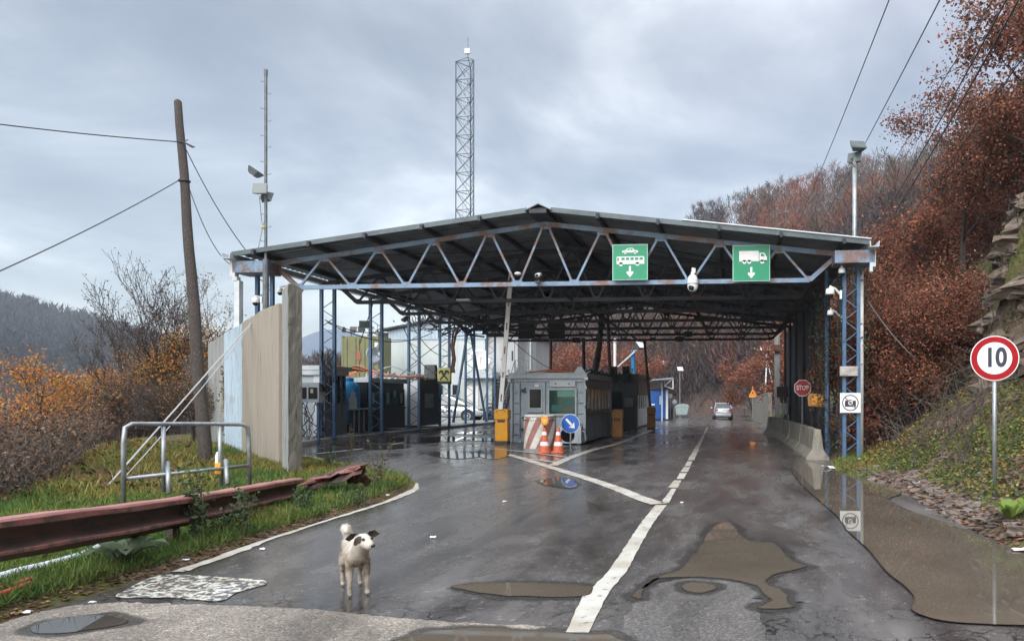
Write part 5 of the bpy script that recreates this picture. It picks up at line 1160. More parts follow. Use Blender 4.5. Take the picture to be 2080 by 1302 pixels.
# ---- masts, struts and posts rising from the booths to the canopy
def post(name, px0, py0, px1, py1, Y, r, m, label, cat='post', n=6):
    a = atY(px0, py0, Y); b_ = atY(px1, py1, Y); mb = MB(); mb.tube([a, b_], r, n); o = mb.build(name, m, None, loc=a); return tag(o, label, cat)
post('support_post', 1210, 760, 1220, 690, 33.5, .06, 'truss_dark', 'thin dark strut between the booth roof and the canopy, left of the brown post')
p_ = [atY(1206, 765, 33), atY(1213, 730, 33), atY(1218, 700, 33), atY(1222, 640, 33)]; mb = MB(); mb.tube(p_, [.13, .15, .12, .12], 7); o = mb.build('wrapped_cable_column', 'black', None, loc=p_[0]); tag(o, 'thick black wrapped cable column rising from the booth roofs', 'cable')
post('support_post', 1239, 762, 1234, 636, 31.0, .07, 'brown_trim', 'slightly leaning grey-brown post behind the wrapped cable column')
post('support_post', 1119, 752, 1119, 690, 31.5, .05, 'black', 'thin black upright under the right-hand lane display')
post('support_post', 1186, 752, 1185, 686, 30.0, .07, 'truss_dark', 'dark upright standing on the right end of the grey booth')
post('support_post', 1321, 832, 1309, 693, 37.0, .07, 'brown_trim', 'leaning dark post beside the farthest barrier gate')
post('support_post', 1286, 766, 1286, 713, 44.0, .12, 'tank_blue', 'pale blue round post behind the dark booth')
post('support_post', 1249, 745, 1249, 693, 44.0, .09, 'clean_white', 'white post with a bright head behind the dark booth')
post('support_post', 1258, 745, 1258, 672, 44.0, .04, 'rust', 'thin reddish rod beside the bright-headed white post')
c = atY(1249, 692, 44); mb = MB(); mb.lathe(c, [(.06, -.1), (.14, -.06), (.14, .08), (.05, .12)], 10); o = mb.build('lamp_head', 'clean_white', None, loc=c); tag(o, 'white lamp head on top of the slim white post', 'lamp')
c = atY(1300, 703, 44); r_ = empty('floodlight', c, 'white floodlight on the pale blue post behind the dark booth', 'lamp'); floodlight(None, c, R(60), R(-40), 1.7, 'clean_white', parent=r_)
mb = MB(); mb.tube([c+Vector((0, 0, -.2)), atY(1286, 713, 44)], .04, 5); mb.build('bracket', 'galv', r_)
post('diagonal_brace', 1255, 745, 1290, 714, 43.8, .05, 'pale_trim', 'diagonal pale brace behind the dark booth', 'brace')
# ---- distant things beyond the canopy
def on_road(px, d): r = ray(px, PY); return Vector((r.x*d, r.y*d, zf(r.x*d, r.y*d)))
# dumpster
c = on_road(1386, 72); r_ = empty('dumpster', c, 'pale green wheeled dumpster at the roadside near the bend', 'dumpster')
zc = c.z; mb = MB(); mb.prism([(-.55, .25), (.5, .25), (.68, 1.0), (-.68, 1.0)], -.45, .45, lambda a, b, t: (c.x+a, c.y+t, zc+b)); mb.build('body', 'dump_green', r_, bevel=.05, fixn=True)
mb = MB(); mb.prism([(-.7, 1.0), (.7, 1.0), (.55, 1.28), (0, 1.36), (-.55, 1.28)], -.47, .47, lambda a, b, t: (c.x+a, c.y+t, zc+b)); mb.build('lid', 'dump_green', r_, fixn=True)
for s in (-1, 1): mb = MB(); mb.lathe((c.x+s*.45, c.y-.3, zc+.12), [(.12, -.03), (.12, .03)], 12, axis=(1, 0, 0)); mb.build('wheel', 'rubber', r_)
# round signs seen from behind, dark box
for i, (px, py, d, rr, lb) in enumerate([(1361, 804, 62, .20, 'small round sign above the dark box by the blue cabin'), (1370, 816, 63, .19, 'lower grey sign back beside the dark box and dumpster')]):
    c = atD(px, py, d); g = on_road(px, d); r_ = empty('round_sign', g, lb, 'sign'); mb = MB(); mb.tube([g, c+Vector((0, .03, .1))], .03, 8); mb.build('pole', 'galv', r_); disc('plate', c, rr, r_, 'booth_light', 0, .02)
c = on_road(1361, 64); r_ = empty('litter_bin', c, 'narrow dark bin standing between the blue cabin and dumpster', 'bin'); mb = MB(); mb.lathe(c, [(.22, 0), (.26, .1), (.27, 1.0), (.20, 1.2), (.1, 1.3)], 12); mb.build('body', 'black', r_); mb = MB(); mb.lathe(c+Vector((0, 0, 1.3)), [(.16, 0), (.14, .1)], 12); mb.build('top', 'rubber', r_)
# utility pole and small floodlight mast by the bend, transformer tower
c = on_road(1352, 95); r_ = empty('wooden_pole', c, 'tall slender wooden pole far down the road behind the cabin', 'utility pole'); t = atD(1352, 702, 95); mb = MB(); mb.tube([c, t], [.16, .11], 8); mb.build('shaft', 'bark_grey', r_); mb = MB(); mb.bar(t+Vector((-.5, 0, -.5)), t+Vector((.5, 0, -.5)), .1); mb.build('crossarm', 'bark_grey', r_)
floodlight(None, atD(1347, 738, 95), R(-40), R(-30), 2.2, 'clean_white', parent=r_)
c = on_road(1381, 85); r_ = empty('floodlight_mast', c, 'slim far mast with a small white floodlight left of the bend', 'pole'); t = atD(1381, 752, 85); mb = MB(); mb.tube([c, t], .05, 6); mb.build('pole', 'galv', r_); floodlight(None, t+Vector((0, 0, .1)), R(30), R(-30), 1.9, 'clean_white', parent=r_)
c = atD(1332, 800, 120); r_ = empty('transformer_tower', c, 'small pale lattice transformer tower on the far slope', 'tower'); z0 = c.z-1; zt_ = atD(1332, 729, 120).z
mb = MB()
for s in (-1, 1):
    mb.bar((c.x+s*1.1, c.y, z0), (c.x+s*.55, c.y, zt_-1.2), .13); mb.bar((c.x+s*1.1, c.y+1, z0), (c.x+s*.55, c.y+1, zt_-1.2), .13)
    mb.bar((c.x+s*1.2, c.y, zt_-2.6), (c.x+s*1.2, c.y, zt_-1.9), .14); mb.bar((c.x+s*.2, c.y, zt_), (c.x+s*1.2, c.y, zt_-1.9), .10)
for zz in (-2.6, -3.6, -1.9): mb.bar((c.x-1.3, c.y, zt_+zz), (c.x+1.3, c.y, zt_+zz), .14)
mb.bar((c.x-.7, c.y, zt_-3.6), (c.x+.7, c.y, zt_-2.6), .08); mb.bar((c.x+.7, c.y, zt_-3.6), (c.x-.7, c.y, zt_-2.6), .08); mb.build('frame', 'pale_trim', r_)
# guardrail far
a = on_road(1421, 100); b_ = on_road(1455, 100); r_ = empty('far_guardrail', a, 'short pale guardrail across the bend behind the silver car', 'guardrail'); mb = MB(); mb.bar(a+Vector((0, 0, .75)), b_+Vector((0, 0, .70)), .06, .55); mb.build('rail', 'pale_trim', r_)
for q in (a, (a+b_)/2, b_): mb = MB(); mb.bar(q, q+Vector((0, .06, .7)), .08); mb.build('post', 'galv', r_)
# orange works signs
def works_sign(px, py, d, s, label, plate, gx=None):
    c = atD(px, py, d); g = on_road(px, d); g.z = min(g.z+ (0 if d > 80 else .2), c.z-1); r_ = empty('warning_sign', g, label, 'sign'); mb = MB(); mb.tube([g, c], .035*s*1.6, 8); mb.build('pole', 'galv', r_)
    k = s; f = c+Vector((0, -.04, 0))
    shape('triangle', [[(-.5*k, -.4*k), (.5*k, -.4*k), (0, .48*k)]], f, r_, 'lamp_orange', 0, .02)
    shape('triangle_face', [[(-.30*k, -.29*k), (.30*k, -.29*k), (0, .24*k)]], f, r_, 'lamp_amber', .02, .028); shape('symbol', [[(-.12*k, -.22*k), (.14*k, -.22*k), (.05*k, .02*k), (-.04*k, .05*k)]], f, r_, 'sign_red', .028, .034)
    if plate:
        shape('lower_plate', [rect(-.5*k, .5*k, -.75*k, -.42*k)], f, r_, 'lamp_amber', 0, .02)
        mb = MB(); mb.tube([c+Vector((0, 0, .45*k)), c+Vector((0, 0, .75*k))], .09*k, 8); mb.build('beacon', 'lamp_orange', r_)
works_sign(1435, 815, 98, .65, 'small orange triangular warning sign far left of the silver car', False)
works_sign(1529, 796, 58, .58, 'orange warning triangle with beacon and plate on a roadside pole', True)
c = atD(1512, 823, 64); g = on_road(1512, 64); r_ = empty('white_triangle_sign', g, 'small white triangular sign seen from behind beside the verge', 'sign'); mb = MB(); mb.tube([g, c], .03, 6); mb.build('pole', 'dark_galv', r_); shape('plate', [[(-.24, -.25), (.24, -.25), (0, .35)]], c+Vector((0, -.04, 0)), r_, 'booth_light', 0, .02)
# far concrete wall on the right verge
a = atD(1530, 830, 62); mb = MB(); zz = zf(a.x, a.y); r_ = empty('roadside_concrete_wall', (a.x+1, a.y, zz), 'low pale concrete retaining wall at the right verge beyond the canopy', 'wall')
p1_, p2_ = atD(1526, 830, 66), atD(1564, 830, 46); mb = MB(); mb.bar((p1_.x, p1_.y, .55), (p2_.x, p2_.y, .9), .25, 1.9); mb.build('wall', 'barrier_concrete', r_)
mb = MB(); mb.bar((p1_.x, p1_.y, 1.54), (p2_.x, p2_.y, 1.89), .32, .08); mb.build('coping', 'concrete_grey', r_)
# white floodlight mast with stay and the pole behind
g = G(1552, 848, 0); d = g.xy.length; t = atD(1558, 722, d); r_ = empty('floodlight_mast', g, 'white floodlight mast with a slanting stay on the right verge', 'pole'); mb = MB(); mb.tube([g, t], .06, 8); mb.build('pole', 'clean_white', r_); mb = MB(); mb.tube([t+Vector((0, 0, -.2)), atD(1579, 830, d-2)], .035, 6); mb.build('stay', 'pale_trim', r_)
mb = MB(); mb.lathe(t+Vector((0, 0, -.15)), [(.1, -.05), (.13, .1), (.06, .3)], 8); mb.build('insulator', 'clean_white', r_)
for q in ((1549, 709), (1561, 708)): c = atD(q[0], q[1], d); floodlight(None, c, R(20), R(-25), 1.15, 'clean_white', parent=r_)
mb = MB(); mb.bar(atD(1546, 718, d), atD(1566, 714, d), .05); mb.build('bracket', 'pale_trim', r_)
g = atD(1579, 845, 41); g.z = 0; t = atD(1578, 672, 41); r_ = empty('concrete_pole', g, 'pale square concrete pole just past the far right canopy column', 'pole'); mb = MB(); mb.bar(g, t, .28, .28); mb.build('shaft', 'concrete_grey', r_); mb = MB(); mb.box(atD(1578, 707, 40.8), (.45, .3, .35)); mb.build('collar', 'rust', r_)
# STOP sign, amber lane light, brown box, blue bin
c = atD(1630, 788, 23.5); r_ = empty('stop_sign', c, 'red octagonal STOP sign against the dark screen wall', 'sign'); oc = lambda r: [(r*math.cos(R(22.5+45*k)), r*math.sin(R(22.5+45*k))) for k in range(8)]
shape('rim', [oc(.280)], c, r_, 'clean_white', 0, .012); shape('plate', [oc(.258)], c, r_, 'stop_red', .012, .016); glyph('lettering', 'STOP', c, .205, r_, 'clean_white', .018, sx=.78, bold=.004)
mb = MB(); mb.tube([c+Vector((0, .02, -.2)), c+Vector((0, .03, -2.0))], .03, 8); mb.build('pole', 'dark_galv', r_)
c = atD(1659, 813, 21.4); r_ = empty('lane_light', c, 'dirty orange plastic lane light box mounted below right of the STOP sign', 'lamp')
mb = MB(); mb.prism([(-.26, -.17), (.22, -.20), (.25, .16), (-.22, .21), (-.27, .10)], 0, .16, lambda a, b, t: c+Vector((a, -t, b))); mb.build('housing', 'old_yellow', r_, bevel=.02, fixn=True)
mb = MB(); mb.prism([(-.16, -.11), (.17, -.13), (.17, .11), (-.14, .13)], .16, .18, lambda a, b, t: c+Vector((a, -t, b))); mb.build('panel', 'lamp_amber', r_, fixn=True); mb = MB(); mb.bar(c+Vector((.2, 0, 0)), c+Vector((.42, .0, .02)), .04); mb.build('bracket', 'pale_trim', r_)
c = atD(1589, 796, 34); r_ = empty('brown_cabinet', c, 'dark brown box at the far end of the screen wall', 'box'); mb = MB(); mb.box(c, (.5, .3, .5)); mb.build('case', 'brown_trim', r_, bevel=.02); mb = MB(); mb.bar(c+Vector((-.2, 0, -.3)), c+Vector((.2, 0, -.3)), .03); mb.bar(c+Vector((0, 0, -.25)), c+Vector((0, 0, -1.7)), .06); mb.build('stand', 'truss_dark', r_)
c = atD(1595, 829, 33); r_ = empty('grey_tub', c, 'grey-blue tub on thin legs below the brown box', 'tub'); mb = MB(); mb.lathe(c, [(.12, -.28), (.18, -.22), (.2, .1), (.21, .22)], 14); mb.build('tub', 'booth_light', r_, smooth=False)
for s in (-1, 1): mb = MB(); mb.bar(c+Vector((s*.14, 0, -.25)), c+Vector((s*.16, 0, -.75)), .03); mb.build('leg', 'pale_trim', r_)
# small white box on right column; no-photography sign
c = atY(1724, 754, 18.7); r_ = empty('junction_box', c, 'weathered pale box strapped across the right front column', 'box'); mb = MB(); mb.box(c, (.44, .14, .24)); mb.build('case', 'weathered_white', r_, bevel=.01); mb = MB(); mb.box(c+Vector((-.1, -.075, 0)), (.18, .012, .17)); mb.build('lid', 'weathered_white', r_)
c = atY(1727, 818, 18.66); r_ = empty('no_photography_sign', c, 'white square sign with crossed-out camera on the right front column', 'sign')
board('plate', c, .50, .49, r_, 'clean_white', .02); f = c+Vector((0, -.022, 0)); disc('ring', f, .20, r_, 'sign_black_ink', 0, .004, inner=.178)
shape('camera_symbol', [rect(-.135, .135, -.095, .03), rect(-.125, -.05, .03, .06), rect(-.04, .04, .03, .075), rect(.06, .13, .03, .055)], f, r_, 'sign_black_ink', 0, .004); disc('lens_ring', f, .055, r_, 'clean_white', .004, .007, n=24, inner=.035)
disc('lens_dot', f, .018, r_, 'clean_white', .004, .007, n=16); shape('strike', [rot2(rect(-.185, .185, -.012, .012), R(-45))], f, r_, 'strike_grey', .007, .010)
# ---- jersey barriers along the screen wall
def jersey(x0, y0, x1, y1, label):
    a = Vector((x0, y0, 0)); b_ = Vector((x1, y1, 0)); L_ = (b_-a).length; ang = math.atan2(b_.y-a.y, b_.x-a.x)-math.pi/2
    z = max(zf(x0, y0), zf(x1, y1))-.02; prof = [(-.30, 0), (-.30, .08), (-.15, .28), (-.09, .80), (.09, .80), (.15, .28), (.30, .08), (.30, 0)]
    mb = MB(); n = 10; V = []; F = []; m = len(prof); rg2 = random.Random(int(y0*7))
    for i in range(n+1):
        yy = L_*i/n
        for (x, zz) in prof: V.append((x+rg2.uniform(-.008, .008), yy, zz+rg2.uniform(-.008, .008)))
    for i in range(n):
        for k in range(m): q = i*m+k; p_ = i*m+(k+1) % m; F.append((q, q+m, p_+m, p_))
    F.append(tuple(range(m))); F.append(tuple(n*m+k for k in range(m-1, -1, -1)))
    mb.add(V, F); o = mb.build('concrete_barrier', 'barrier_concrete', None, fixn=True, bevel=.015); o.location = (x0, y0, z); o.rotation_euler.z = ang; return tag(o, label, 'barrier', 'concrete barriers by the screen wall')
jersey(2.16, 19.3, 2.13, 22.6, 'nearest streaked concrete barrier at the foot of the right canopy column')
jersey(2.12, 22.66, 2.06, 26.0, 'second concrete barrier from the viewer along the screen wall')
jersey(2.05, 26.06, 1.97, 29.4, 'third concrete barrier along the dark screen wall')
jersey(1.96, 29.46, 1.6, 32.8, 'farthest concrete barrier, angled slightly into the road')
# ---- 10 speed sign
c = atD(2020, 728, 10.3); zb_ = tz(c.x, c.y); r_ = empty('speed_limit_sign', (c.x, c.y, zb_), 'round speed limit sign reading 10 with red rim on the right bank', 'sign')
yw = math.atan2(-c.x, c.y)*.9+.0
mb = MB(); mb.tube([(c.x, c.y, zb_-.1), (c.x, c.y, c.z+.22)], .030, 12); mb.build('pole', 'galv', r_, smooth=True)
n_ = Vector((math.sin(yw), -math.cos(yw), 0)); fc = c+n_*.04
disc('back_plate', fc, .312, r_, 'clean_white', -.012, .0, yw, 56); disc('red_ring', fc, .300, r_, 'sign_red', 0, .004, yw, 56); disc('face', fc, .222, r_, 'clean_white', .004, .007, yw, 56)
vs_, fs_ = text_mesh('10', .36, .004, .80, .012); fr = face_frame(fc, yw); mb = MB(); mb.add([fr(v.x+.012, v.y, .009+v.z) for v in vs_], fs_); mb.build('numerals', 'numeral_ink', r_)
mb = MB(); mb.box(c+Vector((0, .01, .05)), (.1, .06, .03)); mb.box(c+Vector((0, .01, -.12)), (.1, .06, .03)); mb.build('clamp', 'galv', r_)
# ================================================================ LEFT SIDE BOOTHS
def zl(y): return zf(-14, y)+.10
# first booth (white end, dark glazed side)
r_ = empty('glazed_booth', (-14.5, 23.5, 0), 'white-ended booth with a dark glazed side beside the concrete wall', 'booth')
z0 = zl(23); xr, xl, y0, y1 = -12.95, -15.6, 22.3, 23.8; zt = z0+2.20
mb = MB(); mb.bx(xl, xr-.05, y0, y0+.08, z0, zt-.1); mb.build('end_wall', 'booth_white', r_)
mb = MB(); mb.bx(xl-.1, xr+.1, y0-.12, y1+.1, zt-.1, zt+.04); mb.bx(xl-.05, xr+.05, y0-.1, y1, zt-.26, zt-.1); mb.build('roof', 'pale_trim', r_)
mb = MB(); mb.bx(xr-.3, xr, y0-.02, y0+.12, z0, zt-.26); mb.build('corner_post', 'clean_white', r_)
mb = MB(); mb.bx(xr-.06, xr-.02, y0+.12, y1, z0, z0+1.0); mb.build('side_wall', 'booth_grey_dark', r_)
for i in range(4):
    ya = y0+.12+.34*i; mb = MB(); mb.bx(xr-.04, xr+.0, ya, ya+.05, z0, zt-.26); mb.bx(xr-.04, xr, ya, ya+.34, z0+1.0, z0+1.05); mb.build('mullion', 'dark_galv', r_)
    mb = MB(); mb.bx(xr-.05, xr-.045, ya+.05, ya+.34, z0+1.05, zt-.26); mb.build('pane', 'car_glass', r_)
mb = MB(); mb.bx(xl+.2, xr-.4, y1-.06, y1, z0, zt-.1); mb.build('rear_wall', 'booth_grey_dark', r_)
# electricity meter box on legs in front of it
c = atY(629, 797, 21.0); r_ = empty('meter_box', (c.x, c.y, zl(21)), 'grey meter cabinet with two dark windows next to the concrete end post', 'cabinet')
mb = MB(); mb.box(c, (.72, .25, .60)); mb.build('case', 'booth_light', r_, bevel=.01)
for dx in (-.16, .18):
    f_ = MB(); f_.box(c+Vector((dx, -.13, -.02)), (.28, .012, .34)); f_ = f_.build('window', 'black', r_)
    mb = MB(); mb.box(c+Vector((dx-.03, -.14, .04)), (.08, .01, .12)); mb.build('dial', 'paper_cream', f_)
for dx in (-.28, .28): mb = MB(); mb.bx(c.x+dx-.035, c.x+dx+.035, c.y-.04, c.y+.04, zl(21)-.1, c.z-.3); mb.build('leg', 'column_blue', r_)
mb = MB(); mb.prism([(.36, .25), (.46, .1), (.46, .02), (.36, .05)], -.1, .1, lambda a, b, t: c+Vector((a, t, b))); mb.build('hood', 'black', r_, fixn=True)
rg = random.Random(11)
def cable_tangle(name, x0, x1, y, z0, z1, n, m, label, r=.012, dy=.2):
    mb = MB()
    for i in range(n):
        x = rg.uniform(x0, x1); pts = []; k = 7
        for j in range(k): pts.append((x+rg.uniform(-.12, .12), y+rg.uniform(-dy, dy), z1+(z0-z1)*j/(k-1)+rg.uniform(-.05, .05)))
        mb.tube(pts, r*rg.uniform(.7, 1.5), 5)
    o = mb.build(name, m, None, loc=((x0+x1)/2, y, z0)); return tag(o, label, 'cable')
cable_tangle('cable_tangle', c.x-.3, c.x+.35, 21.2, zl(21), c.z-.2, 12, 'cable', 'tangle of black cables hanging below the grey meter cabinet')
cable_tangle('cable_tangle', c.x-.1, c.x+.35, 21.7, c.z+.3, c.z+1.3, 8, 'cable', 'dark leads climbing the blue column above the meter cabinet')
# counter shelf with grille, blue tanks
r_ = empty('metal_counter', (-13.0, 24.8, 0), 'dark steel counter with a barred guard in front of the blue tank', 'counter')
mb = MB(); mb.bx(-13.08, -12.85, 24.05, 25.6, zl(25)+.80, zl(25)+.85); mb.build('shelf', 'booth_grey', r_)
mb = MB(); mb.bx(-13.05, -12.95, 24.1, 25.5, zl(25)+.05, zl(25)+.8); mb.build('body', 'booth_black', r_)
for i in range(4): mb = MB(); mb.bx(-12.94, -12.90, 24.15+i*.34, 24.20+i*.34, zl(25), zl(25)+.8); mb.build('rib', 'galv', r_)
for i in range(5):
    mb = MB(); a = i-2; q = Vector((-13.0, 24.05+i*.1, zl(25)+.85)); mb.bx(q.x-.02, q.x+.02, q.y-.03, q.y+.03, q.z, q.z+.62-.06*a*a); mb.build('guard_bar', 'pale_trim', r_)
def tank(x, y, label, r=.52, h=1.75):
    z = zl(y); r_ = empty('water_tank', (x, y, z), label, 'tank', 'blue plastic tanks'); mb = MB()
    mb.lathe((x, y, z+.3), [(r*.9, 0), (r, .12), (r*.97, .3), (r, .5), (r*.97, .7), (r, .9), (r*.97, 1.1), (r*.94, 1.3), (r*.6, 1.48), (r*.5, 1.5)], 28); mb.build('body', 'tank_blue', r_, smooth=True)
    mb = MB(); mb.lathe((x, y, z+1.8), [(r*.5, 0), (r*.5, .10), (r*.42, .13)], 20); mb.build('lid', 'tank_blue', r_); mb = MB(); mb.lathe((x, y, z), [(r*.85, 0), (r*.85, .3)], 16); mb.build('plinth', 'booth_black', r_)
q = atY(706, 800, 25.0); tank(q.x, q.y, 'large blue plastic water tank, the nearer and fuller one between the left booths', .42, 1.6)
q = atY(690, 800, 25.2); tank(q.x, q.y, 'second blue tank half hidden behind the glazed booth', .36, 1.6)
# dark booth with paned windows
r_ = empty('paned_booth', (-14.5, 28, 0), 'long dark booth with greenish window panes under the left columns', 'booth')
z0 = zl(28); y0, y1, xr = 25.7, 28.7, -13.2; zt = z0+1.78
mb = MB(); mb.bx(-15.6, xr-.04, y0, y1, z0+.05, zt); mb.build('body', 'booth_black', r_)
mb = MB(); mb.bx(-15.7, xr+.15, y0-.1, y1+.1, zt, zt+.16); mb.build('roof', 'pale_trim', r_)
mb = MB(); mb.bx(xr-.05, xr+.02, y0+.05, y1-.05, z0+.1, z0+.80); mb.bx(xr-.04, xr+.05, y0, y1, z0+.80, z0+.87); mb.build('lower_panel', 'booth_black', r_)
for i in range(5):
    ya = y0+.1+.58*i; mb = MB(); mb.bx(xr-.03, xr+.01, ya, ya+.54, z0+.90, z0+1.55); f_ = mb.build('window_frame', 'booth_black', r_); mb = MB(); mb.bx(xr+.011, xr+.016, ya+.03, ya+.51, z0+.93, z0+1.52); mb.build('pane', 'green_pane', f_)
    mb = MB(); mb.bx(xr+.017, xr+.02, ya+.14, ya+.34, z0+(1.22 if i % 2 else 1.0), z0+(1.5 if i % 2 else 1.42)); mb.build('curtain', 'pane_pale', f_)
mb = MB(); mb.bx(xr+.02, xr+.04, y0+.6, y0+1.4, z0+.2, z0+.7); mb.build('access_panel', 'dark_galv2', r_)
# third booth: white end wall, dark-grey side with a sign above
r_ = empty('grey_sided_booth', (-14.2, 31.5, 0), 'booth with a bright white end wall and charcoal side under the yellow sign', 'booth')
z0 = zl(31); y0, y1, xr = 29.4, 31.6, -12.95; zt = z0+2.0
mb = MB(); mb.bx(-15.4, xr-.03, y0+.06, y1, z0+.05, zt); mb.build('body', 'booth_charcoal', r_)
mb = MB(); mb.bx(-15.4, xr-.03, y0, y0+.059, z0+.08, zt-.02); mb.build('end_wall', 'clean_white', r_)
mb = MB(); mb.bx(-15.5, xr+.05, y0-.1, y1+.1, zt, zt+.06); mb.build('roof', 'pale_trim', r_)
mb = MB(); mb.bx(xr-.03, xr+.02, y0+.02, y1-.02, z0+.05, zt-.01); sdw = mb.build('side_panel', 'booth_charcoal', r_)
mb = MB(); mb.bx(xr+.021, xr+.03, y0+.6, y0+1.5, z0+.8, z0+1.4); mb.build('window', 'pane_pale', sdw)
r2 = empty('roof_cabinet', (-13.0, 31.3, 0), 'charcoal cabinet on the booth roof left of the yellow sign', 'cabinet'); mb = MB(); mb.bx(-13.35, -12.86, 30.9, 31.15, zl(33)+1.9, zl(33)+2.65); mb.build('case', 'booth_charcoal', r2, bevel=.02); mb = MB(); mb.bx(-12.859, -12.84, 30.93, 31.12, zl(33)+2.0, zl(33)+2.55); mb.build('door', 'booth_charcoal', r2)
# yellow bank sign with black crossed horse-head mark
c = atY(903, 761, 30.9); r_ = empty('yellow_square_sign', c, 'yellow square sign with a black crossed-gable emblem', 'sign')
S = .29; mb = MB(); mb.box(c, (2*S, .14, 2*S)); mb.build('light_box', 'sign_yellow', r_, bevel=.02)
def mirror(p): return [(-a, b) for a, b in p][::-1]
armp = [(-.20, -.19), (-.155, -.235), (.02, -.05), (.115, .06), (.10, .10), (.155, .09), (.20, .04), (.235, .075), (.225, .15), (.17, .205), (.09, .215), (.02, .18), (.035, .12), (-.02, .0)]
shape('emblem', [armp, mirror(armp)], c+Vector((0, -.07, -.01)), r_, 'black', .002, .008)
mb = MB(); mb.box(c+Vector((0, 0, -S-.06)), (2*S, .12, .11)); mb.build('lower_bar', 'black', r_)
mb = MB(); mb.bar(c+Vector((-S-.3, .02, .1)), c+Vector((-S, .02, .1)), .05); mb.bar(c+Vector((S, .02, .1)), c+Vector((S+.12, .02, .1)), .04); mb.build('bracket', 'black', r_)
# hoses running up from the sign
P0 = [atY(*q, 32.6) for q in ((923, 757), (921, 748), (924, 730), (921, 705), (926, 678), (932, 664))]
mb = MB(); mb.tube(P0, .055, 7); o = mb.build('brown_hose', 'hose_brown', None, loc=P0[0]); tag(o, 'thick brown hose rising from the yellow sign to the trusses', 'hose')
P0 = [atY(*q, 32.7) for q in ((919, 757), (917, 748), (920, 728), (917, 703), (921, 676), (926, 664))]
mb = MB(); mb.tube(P0, .045, 7); o = mb.build('brown_hose', 'hose_brown', None, loc=P0[0]); tag(o, 'second slimmer brown hose running just left of the thick one', 'hose')
# orange hoses on the booth roofs
for i, (pts, rr, m_, lb) in enumerate([([(700, 768), (740, 752), (800, 764), (860, 765)], .05, 'hose_orange', 'straight orange-red pipe lying on the dark booth roof'),
        ([(690, 762), (730, 742), (752, 760), (780, 772)], .025, 'hose_orange', 'thin orange hose looping over the blue tank'),
        ([(740, 770), (775, 750), (800, 745), (830, 757), (862, 762)], .025, 'rope_grey', 'pale hose curving over the orange pipe')]):
    P0 = [atY(a, b, 27.0+.25*i) for a, b in pts]; P0 = [Vector(q) for q in P0]; mb = MB(); S_ = smooth_poly([(p.x, p.z) for p in P0], 6, 0, closed=False); mb.tube([(a, 27.0+.25*i, b) for a, b in S_], rr, 6); o = mb.build('roof_hose', m_, None, loc=P0[0]); tag(o, lb, 'hose')
mb = MB()
for i in range(7):
    a = atY(640+rg.uniform(0, 60), 752, 23.5+rg.uniform(0, 1)); mb.tube([a, a+Vector((rg.uniform(.1, .4), .3, rg.uniform(.05, .16))), a+Vector((rg.uniform(.3, .8), .8, .0))], .022, 5)
o = mb.build('roof_hose_bundle', 'hose_orange', None, loc=a); tag(o, 'orange hoses strewn along the roof of the glazed booth', 'hose')
mb = MB()
for i in range(12):
    a = atY(745+i*9+rg.uniform(-4, 4), 770, 26.6+rg.uniform(0, 1)); mb.tube([a, a+Vector((rg.uniform(-.4, .4), .2, rg.uniform(.05, .3))), a+Vector((rg.uniform(-.8, .8), .4, rg.uniform(-.05, .1)))], rg.uniform(.015, .035), 5)
o = mb.build('roof_cable_heap', 'rope_grey', None, loc=a); tag(o, 'heap of grey and white cables on the dark booth roof', 'cable')
P0 = [atY(*q, 29.9) for q in ((855, 770), (845, 790), (835, 798), (826, 803))]
mb = MB(); mb.tube(P0, .02, 5); o = mb.build('loose_cable', 'cable', None, loc=P0[0]); tag(o, 'loose cable hanging across the white booth end wall', 'cable')
# cables strung between columns on the left
for i, (a, b_, s, lb) in enumerate([(((660, 650), 21.7), ((815, 660), 27.9), .35, 'slack cable strung between the second and fourth left columns'), (((665, 655), 21.7), ((880, 675), 30.9), .5, 'lower slack cable strung along the left columns'),
        (((826, 640), 27.9), ((920, 720), 33), .6, 'dark cable drooping in front of the white building, upper'), (((820, 665), 27.9), ((905, 738), 33), .9, 'dark cable drooping in front of the white building, lower'),
        (((905, 690), 33.6), ((800, 775), 29), -.1, 'grey cable slanting down from the fifth column to the booth roof'), (((1040, 690), 33), ((1232, 765), 36), .7, 'black cable swooping from the canopy to the black booth'),
        (((760, 610), 24.7), ((730, 700), 24.7), .0, 'lead running down the third left column'), (((905, 665), 34), ((1030, 672), 36), .25, 'pale wire sagging under the rear trusses')]):
    wire('strung_cable', atY(*a[0], a[1]), atY(*b_[0], b_[1]), s, .016, lb)
# dark cable mess under the rear left corner of the roof
mb = MB()
for i in range(40):
    a = atY(rg.uniform(830, 1010), rg.uniform(640, 672), rg.uniform(28, 35)); mb.tube([a, a+Vector((rg.uniform(-.6, .6), 0, -rg.uniform(.1, .5))), a+Vector((rg.uniform(-.9, 1.2), 0, rg.uniform(-.4, .1)))], rg.uniform(.015, .04), 4)
o = mb.build('cable_mess', 'cable', None, loc=a); tag(o, kind='stuff')
# floodlight on third column
c = atY(741, 660, 24.3); r_ = empty('floodlight', c, 'grey floodlight mounted on the third left column', 'lamp'); floodlight(None, c, R(15), R(-10), .9, 'lens_grey', parent=r_); mb = MB(); mb.bar(c, c+Vector((.05, .25, -.05)), .04); mb.build('bracket', 'dark_galv', r_)
c = atY(822, 648, 27.6); r_ = empty('floodlight', c, 'dark floodlight pair seen from below on the fourth left column', 'lamp'); floodlight(None, c, R(-60), R(-50), .9, 'black', parent=r_); mb = MB(); mb.bar(c, c+Vector((.0, .3, -.05)), .04); mb.build('bracket', 'dark_galv', r_)
